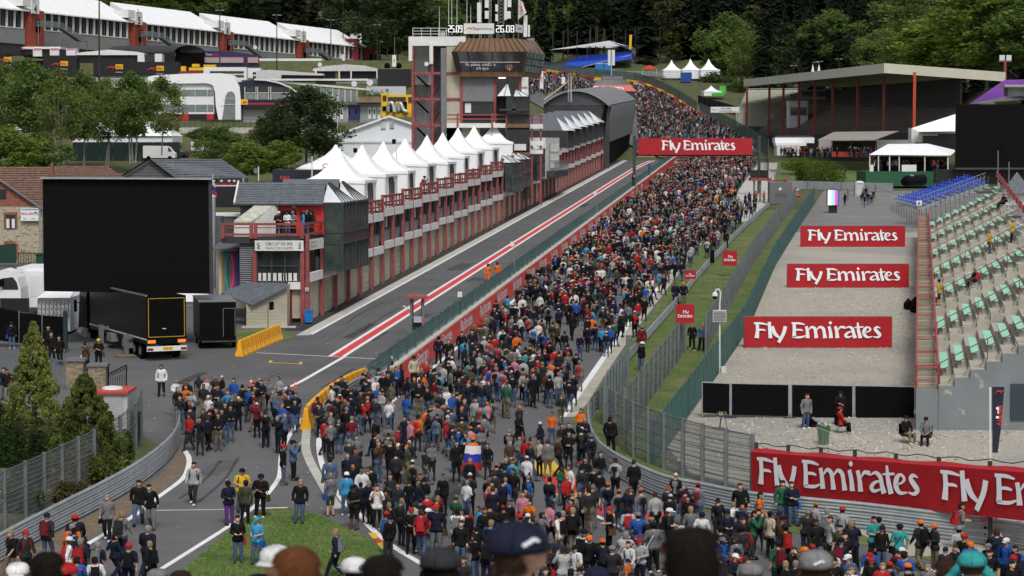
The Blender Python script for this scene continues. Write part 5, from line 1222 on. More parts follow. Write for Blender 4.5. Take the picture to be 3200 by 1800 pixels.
for k,(x,y,r)in enumerate(((1107,262,9),(1156,258,10),(1210,283,6),(1000,202,7),(1333,200,7),(798,148,6))):
 sdsh=thing('satellite_dish',P(x,y+r,YM-2),['small white dish','larger white dish','grey dish','pale dish','white dish','round dish'][k]+[' on the navy motorhome roof',' on a post above the grey cabins',' on the white base of the black cube',' behind the grey awning',' in the tower stair lobby',' on the pit suites roof'][k],'satellite dish')
 Yd=284 if k==4 else YM-2
 if k==4:sdsh.location=P(x,y+r,Yd);ORG[sdsh.name]=Vector(sdsh.location)
 c_=P(x,y,Yd);rr2=r/F*Yd;mb=MB();mb.tube([c_+uy*.02,c_-uy*.12,c_-uy*.25],[rr2*.3,rr2*.8,rr2],14);part('dish',mb,mid_grey if k==2 else offwhite,sdsh)
 mb=MB();mb.tube([c_+uy*.1,c_-Vector((0,-.1,rr2+.6))],.05,5);part('stand',mb,mid_grey,sdsh)
yt=thing('yellow_motorhome',P(1240,368,405),'yellow motorhome with dark windows and two fat silver ducts','motorhome')
cbox('top',yt,1208,296,1287,318,407,4,YEL);cbox('window',yt,1213,303,1268,316,406.8,.3,m=glass_dk);cbox('window',yt,1276,303,1287,320,406.8,.3,m=glass_dk)
cbox('side_pod',yt,1192,291,1211,366,406,4,YEL);cbox('pod_window',yt,1196,298,1208,314,405.8,.3,m=glass_dk);cbox('pod_grille',yt,1195,332,1208,346,405.8,.3,m=black_m)
cbox('lower',yt,1211,318,1290,366,409,2,(.04,.04,.045));cbox('post',yt,1236,318,1243,366,406,1,YEL);cbox('step',yt,1211,352,1290,366,405.5,1,(.5,.3,.01));cbox('side_pod',yt,1272,318,1288,366,407,2,YEL)
for x0 in(1213,1246):
 mb=MB();pts=[P(x0,352,405.5),P(x0,330,405.4),P(x0+6,322,405.3),P(x0+14,324,405.2),P(x0+18,340,405.1),P(x0+20,352,405)]
 if x0>1240:pts=[P(x0,350,405.5),P(x0,326,405.4),P(x0+6,324,405.3),P(x0+10,332,405.2),P(x0+16,345,405.1),P(x0+28,350,405)]
 mb.tube(_cr3([Vector(p_)for p_ in pts],4),.36,10);part('silver_duct',mb,mat('silver_duct',(.42,.43,.44),.45,metal=.5,bump=.4,bscale=9),yt,smooth=True)
YU=470
PIR=[(-30,20,165,232,13,185),(135,240,173,240,190,198),(292,405,185,240,362,208),(405,560,193,235,490,213)]
for k,(x0,x1,y0,y1,xp,yp)in enumerate(PIR):
 t=thing('tyre_truck',P((x0+x1)/2,y1+4,YU),'black transporter with red mark and yellow tyre panel, '+ordn[k]+' along the upper terrace from the pink edged motorhomes','truck')
 t['label']=['black transporter with yellow panel beside the pink edged motorhomes','black transporter with yellow panel behind the tallest birch crown','black transporter with red mark and yellow panel beside the tall lamp post','long black transporter with yellow panel under the dark vaulted canopy'][k]
 cbox('body',t,x0,y0,x1,y1,YU-k*.5,3,BLK);cbox('yellow_panel',t,xp-1,yp-7,xp+22,yp+8,YU-.1-k*.5,.1,YEL)
 mb=MB();text_mb(mb,'PIRELLI',P(xp+10,yp+3,YU-.25-k*.5),ux,uz,.42,width=1.2,bold=.03);part('lettering',mb,letter_r,t)
 mb=MB();f1_mark(mb,P(xp-18,yp+3,YU-.2-k*.5),ux,uz,.6);part('red_mark',mb,letter_r,t)
 mb=MB();text_mb(mb,'Global Tyre Partner',P(xp+10,yp+19,YU-.25-k*.5),ux,uz,.22,width=1.5);part('lettering',mb,letter_w,t)
 for x in(x0+12,x1-14):mb=MB();c_=P(x,y1+2,YU-k*.5);mb.tube([c_,c_+uy*.4],.5,10);part('wheel',mb,dark_grey,t)
wm=thing('pink_edged_motorhome',P(110,175,YU+8),'long white motorhome with pink roof edges and dark windows','motorhome')
cbox('body',wm,-20,146,190,153,YU+8,6,WHT);cbox('windows',wm,-20,153,130,172,YU+8.3,4,BLK)
for x0,x1 in((103,130),(156,184),(207,234)):cbox('white_pod',wm,x0,151,x1,176+(x0>150)*4,YU+7.6,4,WHT);cbox('pink_edge',wm,x0+2,150.5,x1-1,155.5,YU+7.5,.1,(.65,.2,.35))
cbox('pink_edge',wm,-20,150.5,80,155,YU+7.8,.1,(.6,.1,.25));cbox('dark_bay',wm,130,155,210,176,YU+8.5,3,BLK)
w2=thing('white_motorhome',P(370,195,YU+6),'long white motorhome with rounded roof and dark window band','motorhome')
mb=MB();q=[(235,172),(240,165),(340,155),(430,162),(450,166),(452,193),(430,193),(430,172)];w_=[P(x,y,YU+5)for x,y in q];mb.hexa([v+uy*5 for v in w_][::-1],w_[::-1]);part('shell',mb,paint_m,w2,color=WHT)
cbox('window_band',w2,237,172,430,195,YU+5.5,3,BLK);cbox('pod',w2,484,168,506,196,YU+5,3,WHT);cbox('dark_bay',w2,452,170,485,194,YU+5.4,3,(.03,.03,.035))
dc=thing('vaulted_canopy',P(500,232,YU+10),'dark grey vaulted canopy with an arched open end','canopy')
arcp=[(590+46*math.cos(a),164-22*math.sin(a))for a in np.linspace(math.pi,0,12)]
mb=MB();A_=[P(x,y,YU+8)for x,y in arcp];B_=[P(x-215,y+1,YU+14)for x,y in arcp];mb.strip(A_,B_);part('roof',mb,dark_grey,dc,smooth=True)
mb=MB();mb.face([v+uy*2 for v in A_]+[P(636,232,YU+10),P(545,232,YU+10)]);part('back_wall',mb,black_m,dc)
cbox('side_wall',dc,380,162,545,196,YU+14,1,(.015,.015,.017))
nt=thing('navy_red_motorhome',P(700,205,YU+14),'navy motorhome with red outlined grey windows and a curved roof','motorhome')
mb=MB();q=[(595,206),(595,165),(640,159),(720,161),(800,172),(806,206)];w_=[P(x,y,YU+12)for x,y in q];mb.hexa([v+uy*5 for v in w_][::-1],w_[::-1]);part('body',mb,paint_m,nt,color=(.02,.022,.09))
for x0,x1 in((640,760),(775,806),(598,634)):cbox('red_outline',nt,x0-2,178,x1+2,198,YU+11.8,.2,RED);cbox('window',nt,x0,180,x1,196,YU+11.6,.2,(.32,.31,.32))
mb=MB();text_mb(mb,'Toro',P(652,173,YU+11.8),ux,uz,.45);part('lettering',mb,letter_w,nt);mb=MB();text_mb(mb,'Rosso',P(674,173,YU+11.8),ux,uz,.45);part('lettering',mb,letter_r,nt)
for k,(x0,y0,x1,y1,Y,lab)in enumerate(((636,210,770,250,452,'white low motorhome with dark slot windows above the curved motorhome'),(690,183,1005,212,492,'long white motorhome roof below the red numbered stair tower'),(770,213,815,244,455,'pale container with open dark bay beside the grey awning'))):
 t=thing('white_motorhome',P((x0+x1)/2,y1,Y),lab,'motorhome');cbox('body',t,x0,y0,x1,y1,Y,5,WHT)
 for j in range(2):cbox('window_band',t,x0+20,y0+12+j*12,x1-8,y0+19+j*12,Y-.1,.2,m=glass_dk)
yb_=thing('yellow_crate_row',P(600,225,YU-4),'low row of yellow and red equipment beside the vaulted canopy','equipment')
for x0,x1,y0,y1,c in((565,580,207,222,YEL),(590,636,211,220,YEL),(600,622,200,209,YEL),(636,674,202,212,YEL),(560,640,222,231,(.25,.02,.05))):cbox('crate',yb_,x0,y0,x1,y1,YU-4,1.5,c)
Y4=480.0;KS=.086
def sp(u,y4off,dt=0.0):
 Yd=Y4*(1+KS*u);x=4196-4104/(1+KS*u);return x,Yd
suite_lvl=[0,1,2,3,4]
up=thing('suite_building',P(400,150,Y4),'long upper pit building with white tent roofs and grey clad walls','building')
corr=mat('grey_corrugated',(.22,.22,.22),.6,var=.1,scale=1);brickred=mat('brick_red_pier',(.26,.05,.03),.7,var=.15)
def SPt(u,yref,dz=0.0):
 x,Yd=sp(u,0);y=480+(yref-480)/(1+KS*u);p_=P(x,y,Yd);p_.z+=dz;return p_
dirS=(SPt(1,43)-SPt(0,43));dirS.z=0;dirS.normalize();nS=Vector((dirS.y,-dirS.x,0))
def sq(name,u0,u1,y0,y1,out,th,m_,par):
 mb=MB();a,b,c,d=SPt(u0,y1),SPt(u1,y1),SPt(u1,y0),SPt(u0,y0);o_=nS*out;t_=nS*(out-th)
 mb.hexa([a+o_,b+o_,b+t_,a+t_],[d+o_,c+o_,c+t_,d+t_]);return part(name,mb,m_,par)
for s in range(-1,4):
 u0,u1=s+.14,s+1-.06
 sq('clad_wall',u0-.02,u1+.02,92,140,0,6,corr,up)
 sq('dark_base',u0,u1,140,175,-.3,5,dark_grey,up)
 n=12
 sq('window_back',u0,u1,36,92,-.5,.3,glass_dk,up)
 for k in range(n+1):
  u=u0+(u1-u0)*k/n;sq('window_post',u-.004,u+.004,34,92,.05,.4,offwhite,up)
 sq('window_sill',u0,u1,89,92,.1,.3,offwhite,up)
 sq('brick_pier',s+.98,s+1.1,32,150,.9,4,brickred,up)
 sq('dark_recess',s+1.02,s+1.06,60,100,1.0,.2,black_m,up)
 mb=MB();a,b=SPt(u0-.03,34)+nS*.8,SPt(u1+.06,34)+nS*.8;c,d=SPt(u1+.06,-42)-nS*9,SPt(u0-.03,-42)-nS*9
 mb.hexa([v-uz*.25 for v in(a,b,c,d)],[a,b,c,d]);rf=part('tent_roof',mb,white_sheet,up)
 for k in range(1,6):
  f=k/6;mb=MB();mb.beam(a.lerp(b,f)+uz*.02,d.lerp(c,f)+uz*.02,.09,.05);part('roof_seam',mb,offwhite,rf)
 mb=MB();mb.face([SPt(u0-.03,34)+nS*.8,SPt(u0-.03,-42)-nS*9,SPt(u0-.03,34)-nS*9]);part('roof_end',mb,tent_wall,up)
 if s>=0:
  x0=u1+.02
 num=s+5
 if num<=7:
  us=s+1+.0
  bd=sq('number_board',us-.03,us+.035,0,43,1.5,.3,offwhite,up)
  c_=(SPt(us+.0,40)+nS*1.53)
  mb=MB();text_mb(mb,str(num),c_,dirS,uz,1.6,width=1.05,bold=.035);part('number',mb,letter_k,bd)
  mb=MB()
  for j,(dx,dz,w)in enumerate(((-.75,3.1,.35),(-.45,2.7,.3),(-.8,2.3,.3),(-.5,2.0,.25))):c2=SPt(us,40)+dirS*dx+Vector((0,0,dz))+nS*1.54;mb.face([c2,c2+dirS*w,c2+dirS*w+uz*w,c2+uz*w])
  text_mb(mb,'CIRCUIT DE SPA',SPt(us,40)+dirS*.35+Vector((0,0,2.6))+nS*1.54,dirS,uz,.22,width=1.2);part('board_mark',mb,letter_k,bd)
  sq('board_return',us-.10,us-.03,-4,22,1.2,4,MATS['off_white_panel'],up)
  st=thing('fire_stair',SPt(us+.2,140)+nS*2,'grey steel fire stair beside suite number '+['four','five','six','seven'][s+1],'stairs','fire stairs of the upper pit building')
  mb=MB();a=SPt(us-.03,82)+nS*3;b=SPt(us+.16,82)+nS*3;c=SPt(us+.34,118)+nS*3;d=SPt(us+.42,118)+nS*3
  mb.beam(a,b,1.2,.15);mb.beam(b,c,1.2,.25);mb.beam(c,d,1.2,.15);part('walkway',mb,mat('stair_steel',(.16,.19,.2),.6),st)
  mb=MB()
  for o_ in(.6,-.6):
   for hh in(.35,.7,1.05):
    for p_,q_ in((a,b),(b,c),(c,d)):mb.beam(p_+nS*o_+uz*hh,q_+nS*o_+uz*hh,.1,.16)
  part('rail',mb,MATS['stair_steel'],st)
  for p_ in(a,b,c,d):mb=MB();mb.tube([p_-uz*4,p_+uz*1.05],.07,5);part('post',mb,MATS['stair_steel'],st)
rt8=thing('red_stair_tower',P(1090,205,640),'dark red ribbed stair tower bearing a white number plate','tower')
cbox('side',rt8,1045,119,1080,195,640,6,(.25,.02,.04));cbox('front',rt8,1080,121,1119,201,637,6,(.36,.04,.07))
mb=MB()
for k in range(16):slab(mb,1080,123+k*5,1119,125+k*5,-.15,.15,Y=637)
part('rib',mb,mat('dark_crimson',(.24,.02,.04),.6),rt8,kind='stuff')
cbox('number_plate',rt8,1098,133,1106,154,636.7,.1,WHT);mb=MB();text_mb(mb,'8',P(1102,150,636.5),ux,uz,1.2);part('number',mb,letter_k,rt8)
cbox('white_end',rt8,1032,138,1078,192,630,5,WHT);cbox('white_end_window',rt8,1058,145,1075,167,629.8,.2,m=glass_dk);
cbox('screen_board',rt8,1095,105,1130,135,660,.5,WHT)
gh_=thing('forest_house',P(1020,110,700),'small house with a pale grey roof half hidden in the dark wood','house')
mb=MB();mb.face([P(984,28,700),P(1000,30,702),P(1046,68,700),P(1004,62,696)]);part('roof',mb,mid_grey,gh_);cbox('wall',gh_,1003,62,1045,110,702,4,(.12,.12,.12));cbox('window',gh_,1018,78,1030,90,701.8,.2,m=glass_dk)
def lamp(x,y0,y1,Y,lab,dbl=True,r=.1):
 t=thing('lamp_post',P(x,y1,Y),lab,'lamp post');mb=MB();mb.tube([P(x,y1,Y),P(x,y0+4,Y)],[r*1.3,r*.8],8);part('pole',mb,mat('dark_brown_pole',(.03,.025,.022),.6),t)
 w=.9
 for s in((-1,1)if dbl else(1,)):
  c_=P(x,y0+2,Y)+Vector((s*w*.6,0,0));mb=MB();mb.box(c_,(.75,.3,.22));part('lamp_head',mb,mid_grey,t);mb=MB();mb.beam(P(x,y0+5,Y),c_,.08);part('arm',mb,dark_grey,t)
 return t
lamp(310,-20,255,455,'tall dark lamp post standing beside the second tyre transporter',r=.16)
lamp(687,30,210,455,'tall dark lamp post in front of suite number six');lamp(865,45,218,470,'tall dark lamp post between suites seven and eight');lamp(1034,60,205,520,'dark lamp post beside the red ribbed stair tower')
lamp(1179,75,210,560,'tall lamp post right of the red ribbed stair tower');lamp(1072,-10,118,640,'very tall pale lamp pole rising behind the red stair tower',r=.09);lamp(1186,128,205,600,'short lamp post behind the spectators bank',dbl=False);lamp(1061,68,120,660,'street lamp before the small forest house',dbl=False);lamp(1081,66,118,662,'street lamp next to the red stair tower roof',dbl=False)
bm=thing('gabled_marquee',P(1160,480,330),'large white gabled marquee between the tower and the trees','tent')
mb=MB();q=[(1018,520),(1400,520),(1400,425),(1216,364),(1018,434)];w_=[P(x,y,330)for x,y in q];mb.hexa([v+uy*25 for v in w_][::-1],w_[::-1]);part('body',mb,mat('blue_white_tent',(.70,.74,.78),.6,var=.05,scale=.4,bump=.15,bscale=1),bm)
mb=MB();mb.beam(P(1010,437,329.6),P(1216,363,329.6),.35,.2);mb.beam(P(1216,363,329.6),P(1400,424,329.6),.35,.2);mb.beam(P(1018,440,329.7),P(1300,440,329.7),.1,.12);part('edge',mb,white_sheet,bm)
cbox('vent',bm,1218,383,1231,400,329.8,.1,(.35,.37,.38));cbox('vent',bm,1190,372,1205,402,329.8,.06,(.52,.56,.6))
marquee('marquee','low white marquee half hidden by birch trunks',226,380,540,446,425,395,12,42)
marquee('marquee','white marquee edge at the far left behind the birches',-30,380,70,425,405,400,10,25)
gsf=thing('green_screen_fence',P(400,500,388),'dark green fabric fence below the low white marquee','fence')
for k in range(8):cbox('panel',gsf,228+k*42,444,268+k*42,502,388+(k%2)*.05,.08,(.006,.02,.016))
pagoda(P(440,440,405),9,2.2,5.2,'white pagoda tent peak behind the low marquee',0,'white tents in the paddock')
fc=thing('fan_container',P(970,575,258),'dark blue container with red letters beside the white swirl tent','container')
cbox('body',fc,852,531,1105,590,258,4,(.014,.018,.032));cbox('grille',fc,930,536,965,570,257.8,.2,BLK);cbox('window',fc,1000,540,1040,565,257.8,.2,m=gglass);cbox('red_side',fc,1075,531,1100,545,257.7,.2,RED)
mb=MB();text_mb(mb,'FAN',P(890,561,257.9),ux,uz,.4,bold=.02);part('lettering',mb,letter_r,fc)
sw=thing('swirl_tent',P(1040,535,268),'white pointed tent with a red emblem behind the dark blue container','tent')
mb=MB();n=18;cx,cy=P(1041,532,266).x,270.0
prof_=[(5.2,P(1000,534,266).z),(4.2,P(1000,520,266).z),(2.6,P(1000,504,266).z),(1.3,P(1000,486,266).z),(.5,P(1000,468,266).z),(.08,P(1000,452,266).z)]
mb.lathe((cx,cy,0),prof_,n);part('roof',mb,white_sheet,sw,smooth=True)
mb=MB();mb.lathe((cx,cy,prof_[0][1]-3),[(5.0,0),(5.0,3)],n);part('wall',mb,tent_wall,sw)
mb=MB();c_=P(1020,518,265.2)
for k in range(14):a0,a1=k/14*5,(k+1)/14*5;mb.beam(c_+Vector((math.cos(a0)*.45,0,math.sin(a0)*.22)),c_+Vector((math.cos(a1)*.45,0,math.sin(a1)*.22)),.1)
part('red_emblem',mb,letter_r,sw)
Yv=385
def vehicle(name,lab,cat,x0,x1,yb,Y,prof,col,roofcol=None):
 t=thing(name,P((x0+x1)/2,yb,Y),lab,cat);W=P(x1,yb,Y).x-P(x0,yb,Y).x
 base=P(x0,yb,Y);mb=MB();q=[base+Vector((fx*W,0,z))for fx,z in prof]
 mb.hexa([v+uy*1.9 for v in q][::-1],q[::-1]);part('body',mb,paint_m,t,color=col);return t,base,W
v_,b_,W_=vehicle('white_van','white panel van parked on the bank above the louvred building','van',447,548,500,Yv,[(0,.35),(0,2.35),(.04,2.45),(.72,2.4),(.82,2.2),(.92,1.45),(1.0,1.15),(1.0,.35)],WHT)
mb=MB();mb.face([b_+Vector((f*W_,-.02,z))for f,z in((.78,1.45),(.9,1.45),(.82,2.1),(.78,2.15))]);part('window',mb,glass_dk,v_)
for f in(.17,.83):mb=MB();c_=b_+Vector((f*W_,-.03,.35));mb.tube([c_,c_+uy*.25],.36,12);part('wheel',mb,black_m,v_)
v_,b_,W_=vehicle('parked_car','dark grey car parked beside the white van','car',518,588,494,Yv+8,[(0,.3),(0,.95),(.14,1.0),(.3,1.45),(.75,1.5),(.95,1.1),(1,.8),(1,.3)],(.03,.032,.036))
mb=MB();mb.face([b_+Vector((f*W_,-.02,z))for f,z in((.2,1.02),(.9,1.08),(.74,1.42),(.32,1.38))]);part('window',mb,gglass,v_)
for f in(.2,.82):mb=MB();c_=b_+Vector((f*W_,-.03,.33));mb.tube([c_,c_+uy*.25],.33,12);part('wheel',mb,black_m,v_)
ps=thing('lane_sign',P(617,500,370),'white sign with two car pictograms and arrows on a thin post','sign');cbox('board',ps,597,443,637,472,370,.08,WHT)
mb=MB()
for x,w in((610,12),(629,6)):
 c_=P(x,457,369.9);s=w/F*370/2;mb.box(c_,(s*2,.02,.22));mb.box(c_+uz*.2,(s*1.4,.02,.2));mb.box(c_-uz*.45,(.06,.02,.2));mb.face([c_+Vector((-.12,-.02,-.5)),c_+Vector((0,-.02,-.68)),c_+Vector((.12,-.02,-.5))])
slab(mb,621,444,622,471,-.1,.02,Y=370);part('pictogram',mb,letter_k,ps);mb=MB();mb.tube([P(617,505,370.1),P(617,470,370.1)],.05,6);part('post',mb,mid_grey,ps)
for k,(x,y0,y1)in enumerate(((975,488,568),(808,520,565),(1118,456,520),(1239,428,500),(1055,292,410))):
 t=thing('speaker_mast',P(x,y1,215 if k<4 else 330),['pale mast with floodlight behind the slate clubhouse roof','short pale mast with floodlight left of the clubhouse','thin mast with black loudspeaker behind the second pagoda','thin mast with black loudspeaker behind the fourth pagoda','white street lamp rising from the grey cabins terrace'][k],'mast')
 Yk=215 if k<4 else 330;mb=MB();mb.tube([P(x,y1,Yk),P(x,y0,Yk)],.06,6);part('pole',mb,offwhite,t)
 mb=MB();mb.box(P(x-8,y0+14,Yk),(.35,.3,.45));part('head',mb,black_m if k in(2,3)else mid_grey,t)
mb=MB()
for k in range(7):slab(mb,1118,158+k*7,1190,205,-k*1.2,1.3,Y=652)
struct('spectator_bank',mb,earth_m)
# pit wall, fences, guard rails
def mesh_fence_mat(name,col,a):
 m=mat(name,col,.6,metal=.2,var=.15,scale=.8);n=m.node_tree.nodes;l=m.node_tree.links;b=n['Principled BSDF']
 tc=n.new('ShaderNodeTexCoord');mp=n.new('ShaderNodeTexWave');mp.wave_type='BANDS';mp.bands_direction='Z';mp.inputs['Scale'].default_value=1.6
 l.new(tc.outputs['Object'],mp.inputs['Vector'])
 rp=n.new('ShaderNodeValToRGB');rp.color_ramp.elements[0].position=.80;rp.color_ramp.elements[1].position=.92
 rp.color_ramp.elements[0].color=(a,a,a,1);rp.color_ramp.elements[1].color=(min(1,a+.35),)*3+(1,)
 l.new(mp.outputs['Fac'],rp.inputs['Fac']);l.new(rp.outputs['Color'],b.inputs['Alpha']);return m
teal_mesh=mesh_fence_mat('teal_wire_mesh',(.10,.19,.18),.60);grey_mesh=mesh_fence_mat('grey_wire_mesh',(.20,.22,.22),.50);chain_mesh=mesh_fence_mat('chain_link_mesh',(.24,.25,.25),.34)
teal_post=mat('teal_post',(.05,.10,.10),.6,metal=.2,var=.2)
mesh_green=mesh_fence_mat('green_windbreak_mesh',(.045,.16,.14),.90)
def fence(name,label,pts,h,step,mesh_m,post_m,pr=.05,rails=(1.0,),z0=0.0,group=None,lean=0.0,cover=None):
 """posts, one mesh panel between each pair, rails"""
 pts=[Vector(p)for p in pts];t=thing(name,pts[0],label,'fence',group)
 L=[0]
 for p,q in zip(pts,pts[1:]):L.append(L[-1]+(q-p).length)
 n=max(1,int(round(L[-1]/step)));Q=[]
 for k in range(n+1):
  d=L[-1]*k/n;j=max(i for i in range(len(L))if L[i]<=d+1e-6);j=min(j,len(pts)-2);Q.append(pts[j].lerp(pts[j+1],(d-L[j])/(L[j+1]-L[j])))
 for k,q in enumerate(Q):
  mb=MB();mb.box((q.x,q.y,q.z+(z0+h)/2+.03),(pr*2,pr*2,z0+h+.06)if z0<.5 else(pr*2,pr*2,.06))if z0<.5 else mb.box((q.x,q.y,q.z+z0+h/2),(pr*2,pr*2,h+.06))
  part('post',mb,post_m,t)
  if k<n:
   w=Q[k+1];mb=MB();up0=Vector((0,0,z0+.03));up1=Vector((lean,0,z0+h))
   d=(w-q).normalized()*pr
   mb.face([q+d+up0,w-d+up0,w-d+up1,q+d+up1]);part('mesh_panel',mb,mesh_m,t)
   for r in rails:mb=MB();mb.beam(q+Vector((0,0,z0+h*r)),w+Vector((0,0,z0+h*r)),.035);part('rail',mb,post_m,t)
 return t
TW=-21.8
pw=thing('pit_wall',TR(TW,118),'low pit wall faced with red vinyl and repeated white lettering beside the crowd','wall')
mb=MB();tbox(mb,TW-.6,TW,117.5,446,0,1)
mb=MB();mb.hexa([TR(TW-.6,117.5),TR(TW,117.5),TR(TW,446),TR(TW-.6,446)],[TR(TW-.6,117.5,1.3),TR(TW,117.5,1.3),TR(TW,446,1.3),TR(TW-.6,446,1.3)]);part('wall',mb,pale_conc,pw)
k=0;Yc_=118.2
while Yc_<440:
 mb=MB();a,b=Yc_,min(Yc_+9.4,446)
 mb.hexa([TR(TW+.01,a,.06),TR(TW+.03,a,.06),TR(TW+.03,b-.03,.06),TR(TW+.01,b-.03,.06)],[TR(TW+.01,a,1.22),TR(TW+.03,a,1.22),TR(TW+.03,b-.03,1.22),TR(TW+.01,b-.03,1.22)]);v_=part('vinyl_panel',mb,banner_red2,pw)
 if Yc_<330:
  mb=MB();u_=(TR(TW,b)-TR(TW,a)).normalized();flare_text(mb,TR(TW+.04,a+1.6,.38),u_,uz,.72);part('lettering',mb,letter_w,v_)
 Yc_+=9.4;k+=1
fence('pit_wall_fence','green wire mesh fence on top of the red pit wall',[TR(TW-.35,117.6),TR(TW-.35,446)],.95,3.0,teal_mesh,teal_post,.05,z0=1.3,rails=(1.0,))
fence('pit_wall_fence','overlapping green mesh fence panels on the pit lane side of the wall',[TR(TW-1.3,126),TR(TW-1.3,250)],1.7,3.2,teal_mesh,teal_post,.05,rails=())
o=TR(TW-1.2,G(1330,1010).y+2);Yb_=143.0
mbk=thing('marshal_booth',P(1325,1040,Yb_),'narrow red roofed marshal booth standing on the pit wall','booth')
for x in(1284,1322):mb=MB();slab(mb,x-3,930,x+4,1075,0,.2,Y=Yb_);part('post',mb,steel_dk,mbk)
for x in(1290,1318):mb=MB();slab(mb,x-2,933,x+2,990,.6,.2,Y=Yb_);part('red_post',mb,red_steel,mbk)
mb=MB();a,b=P(1267,934,Yb_-.3),P(1337,934,Yb_-.3);mb.hexa([a,b,b+Vector((-.15,1.3,.05)),a+Vector((.1,1.3,.05))],[v+uz*.16 for v in(a,b,b+Vector((-.15,1.3,.05)),a+Vector((.1,1.3,.05)))]);part('roof',mb,red_steel,mbk)
cbox('lower_panel',mbk,1284,995,1322,1032,Yb_+.2,.1,(.03,.03,.03));cbox('desk',mbk,1293,990,1318,1008,Yb_-.05,.3,(.4,.41,.42));cbox('side_sheet',mbk,1318,990,1326,1075,Yb_-.1,.06,(.3,.12,.13))
mb=MB();mb.beam(P(1260,956,Yb_),P(1282,966,Yb_),.3,.06);part('flap',mb,offwhite,mbk)
def armco(name,label,pts,nrail,side,post_step=2.0,hh=.30,z0=.28):
 Q=_cr3([Vector(p)for p in pts],6);t=thing(name,Q[0],label,'guard rail')
 prof=[(0,-.15),(.05,-.12),(.08,-.07),(.02,-.02),(.02,.02),(.08,.07),(.05,.12),(0,.15)]
 nrm=[]
 for i in range(len(Q)):
  d=Q[min(i+1,len(Q)-1)]-Q[max(i-1,0)];nrm.append(Vector((d.y,-d.x,0)).normalized()*side)
 seg=5
 for r in range(nrail):
  for s in range(0,len(Q)-1,seg):
   i0,i1=s,min(s+seg,len(Q)-1);mb=MB()
   lines=[[Q[i]+nrm[i]*(o_+.06+(.006 if(s//seg)%2 else 0))+Vector((0,0,z0+r*hh+zz))for i in range(i0,i1+1)]for o_,zz in prof]
   for A1,B1 in zip(lines,lines[1:]):mb.strip(A1,B1)
   part('rail_beam',mb,steel_m,t,smooth=False)
 d=0
 for p,q in zip(Q,Q[1:]):
  d+=(q-p).length
  if d>post_step:
   d=0;mb=MB();mb.box((p.x,p.y,p.z+(z0+nrail*hh)/2-.1),(.12,.12,z0+nrail*hh));part('post',mb,steel_dk,t)
 return t
armco('guard_rail','pale blue galvanised guard rail curving along the left road',[G(*q)for q in[(-80,1800),(60,1720),(190,1650),(300,1592),(400,1535),(480,1478),(530,1430),(553,1385),(552,1345),(535,1315)]],4,1,1.8,hh=.25,z0=.18)
armco('guard_rail','weathered guard rail curving round the inside of the bend below the lettered banner',[G(*q)for q in[(1890,1270),(1850,1310),(1845,1370),(1865,1430),(1915,1480),(2066,1556),(2200,1588),(2340,1617),(2520,1637),(2700,1655),(2900,1680),(3100,1707),(3260,1730)]],4,1,2.0,hh=.25,z0=.18)
armco('guard_rail','low guard rail between the grass verge and the grey mesh fence',[TR(at_(Y),Y)for Y in(126,140,155,170,190,215,240,265,289)],2,1,2.2)
armco('guard_rail','short guard rail behind the curved yellow barrier row',[G(*q)for q in[(1000,1345),(1012,1315),(1040,1290),(1110,1240),(1160,1215)]],3,1,2.0)
armco('guard_rail','distant double guard rail below the temporary blue stand',[G(2470,592),G(2790,600)],4,-1,4)
fence('chain_link_fence','chain link fence with grey posts above the left guard rail',[G(*q)+Vector((-1.3,.6,0))for q in[(-80,1770),(60,1690),(190,1625),(300,1565),(400,1508),(470,1460),(510,1415),(520,1375)]],2.3,2.0,chain_mesh,steel_dk,.07,rails=(.6,1.0))
fence('grey_mesh_fence','grey mesh fence with dark posts between two grass strips, nearer length',[TR(-7.9,108),TR(-7.71,111.3),TR(-6.53,140.7)],2.3,2.6,grey_mesh,steel_dk,.08,rails=(.25,.5,.75,1.0))
fence('grey_mesh_fence','grey mesh fence continuing up the slope beside the green windbreak',[TR(ft(140)-1.6,140),TR(ft(200)-2.0,200),TR(ft(260)-2.2,260),TR(ft(295)-2.2,295)],2.3,2.8,grey_mesh,steel_dk,.08,rails=(.5,1.0))
fence('green_windbreak_fence','tall fence covered with green windbreak netting beside the gravel',[TR(ft(Y),Y)for Y in(100,115,130,151,175,203,240,280,303)],1.9,1.5,mesh_green,teal_post,.05,rails=(1.0,))
fence('grey_mesh_fence','short tall mesh fence by the camera crew at the inside of the bend',[G(1890,1330),G(1960,1230),G(1962,1180)],2.4,1.5,teal_mesh,steel_dk,.1,rails=(.5,1.0))
fence('wire_mesh_fence','wire mesh fence with timber posts on the bank above the guard rail',[G(*q)for q in[(1900,1375),(1980,1430),(2080,1470),(2220,1515),(2350,1545)]],2.5,1.7,grey_mesh,steel_dk,.09,rails=(.2,.4,.6,.8,1.0))
YF=G(2500,1307).y
bs=thing('site_fence',P(2500,1307,YF),'temporary fence of four panels covered in black fabric on the gravel','fence')
for k,(x0,x1)in enumerate(((2195,2280),(2286,2464),(2474,2664),(2672,2858))):
 mb=MB();y0,y1=1196+k*3.5,1290+k*6;q=[P(x0,y1,YF),P(x1,y1+5,YF),P(x1,y0+4,YF),P(x0,y0,YF)];mb.hexa([q[0],q[1],q[1]+uy*.05,q[0]+uy*.05],[q[3],q[2],q[2]+uy*.05,q[3]+uy*.05]);part('fabric_panel',mb,black_m,bs)
 mb=MB();mb.beam(P(x0,y0-2,YF),P(x1,y0+2,YF),.05)
 for x,yy in((x0-1,y0),(x1+1,y0+4)):mb.tube([P(x,yy-3,YF),P(x,y1+12,YF)],.035,6)
 part('frame',mb,steel_m,bs)
 mb=MB();mb.box(P(x1+3,y1+12,YF),(.6,.3,.14));part('foot_block',mb,dark_grey,bs)
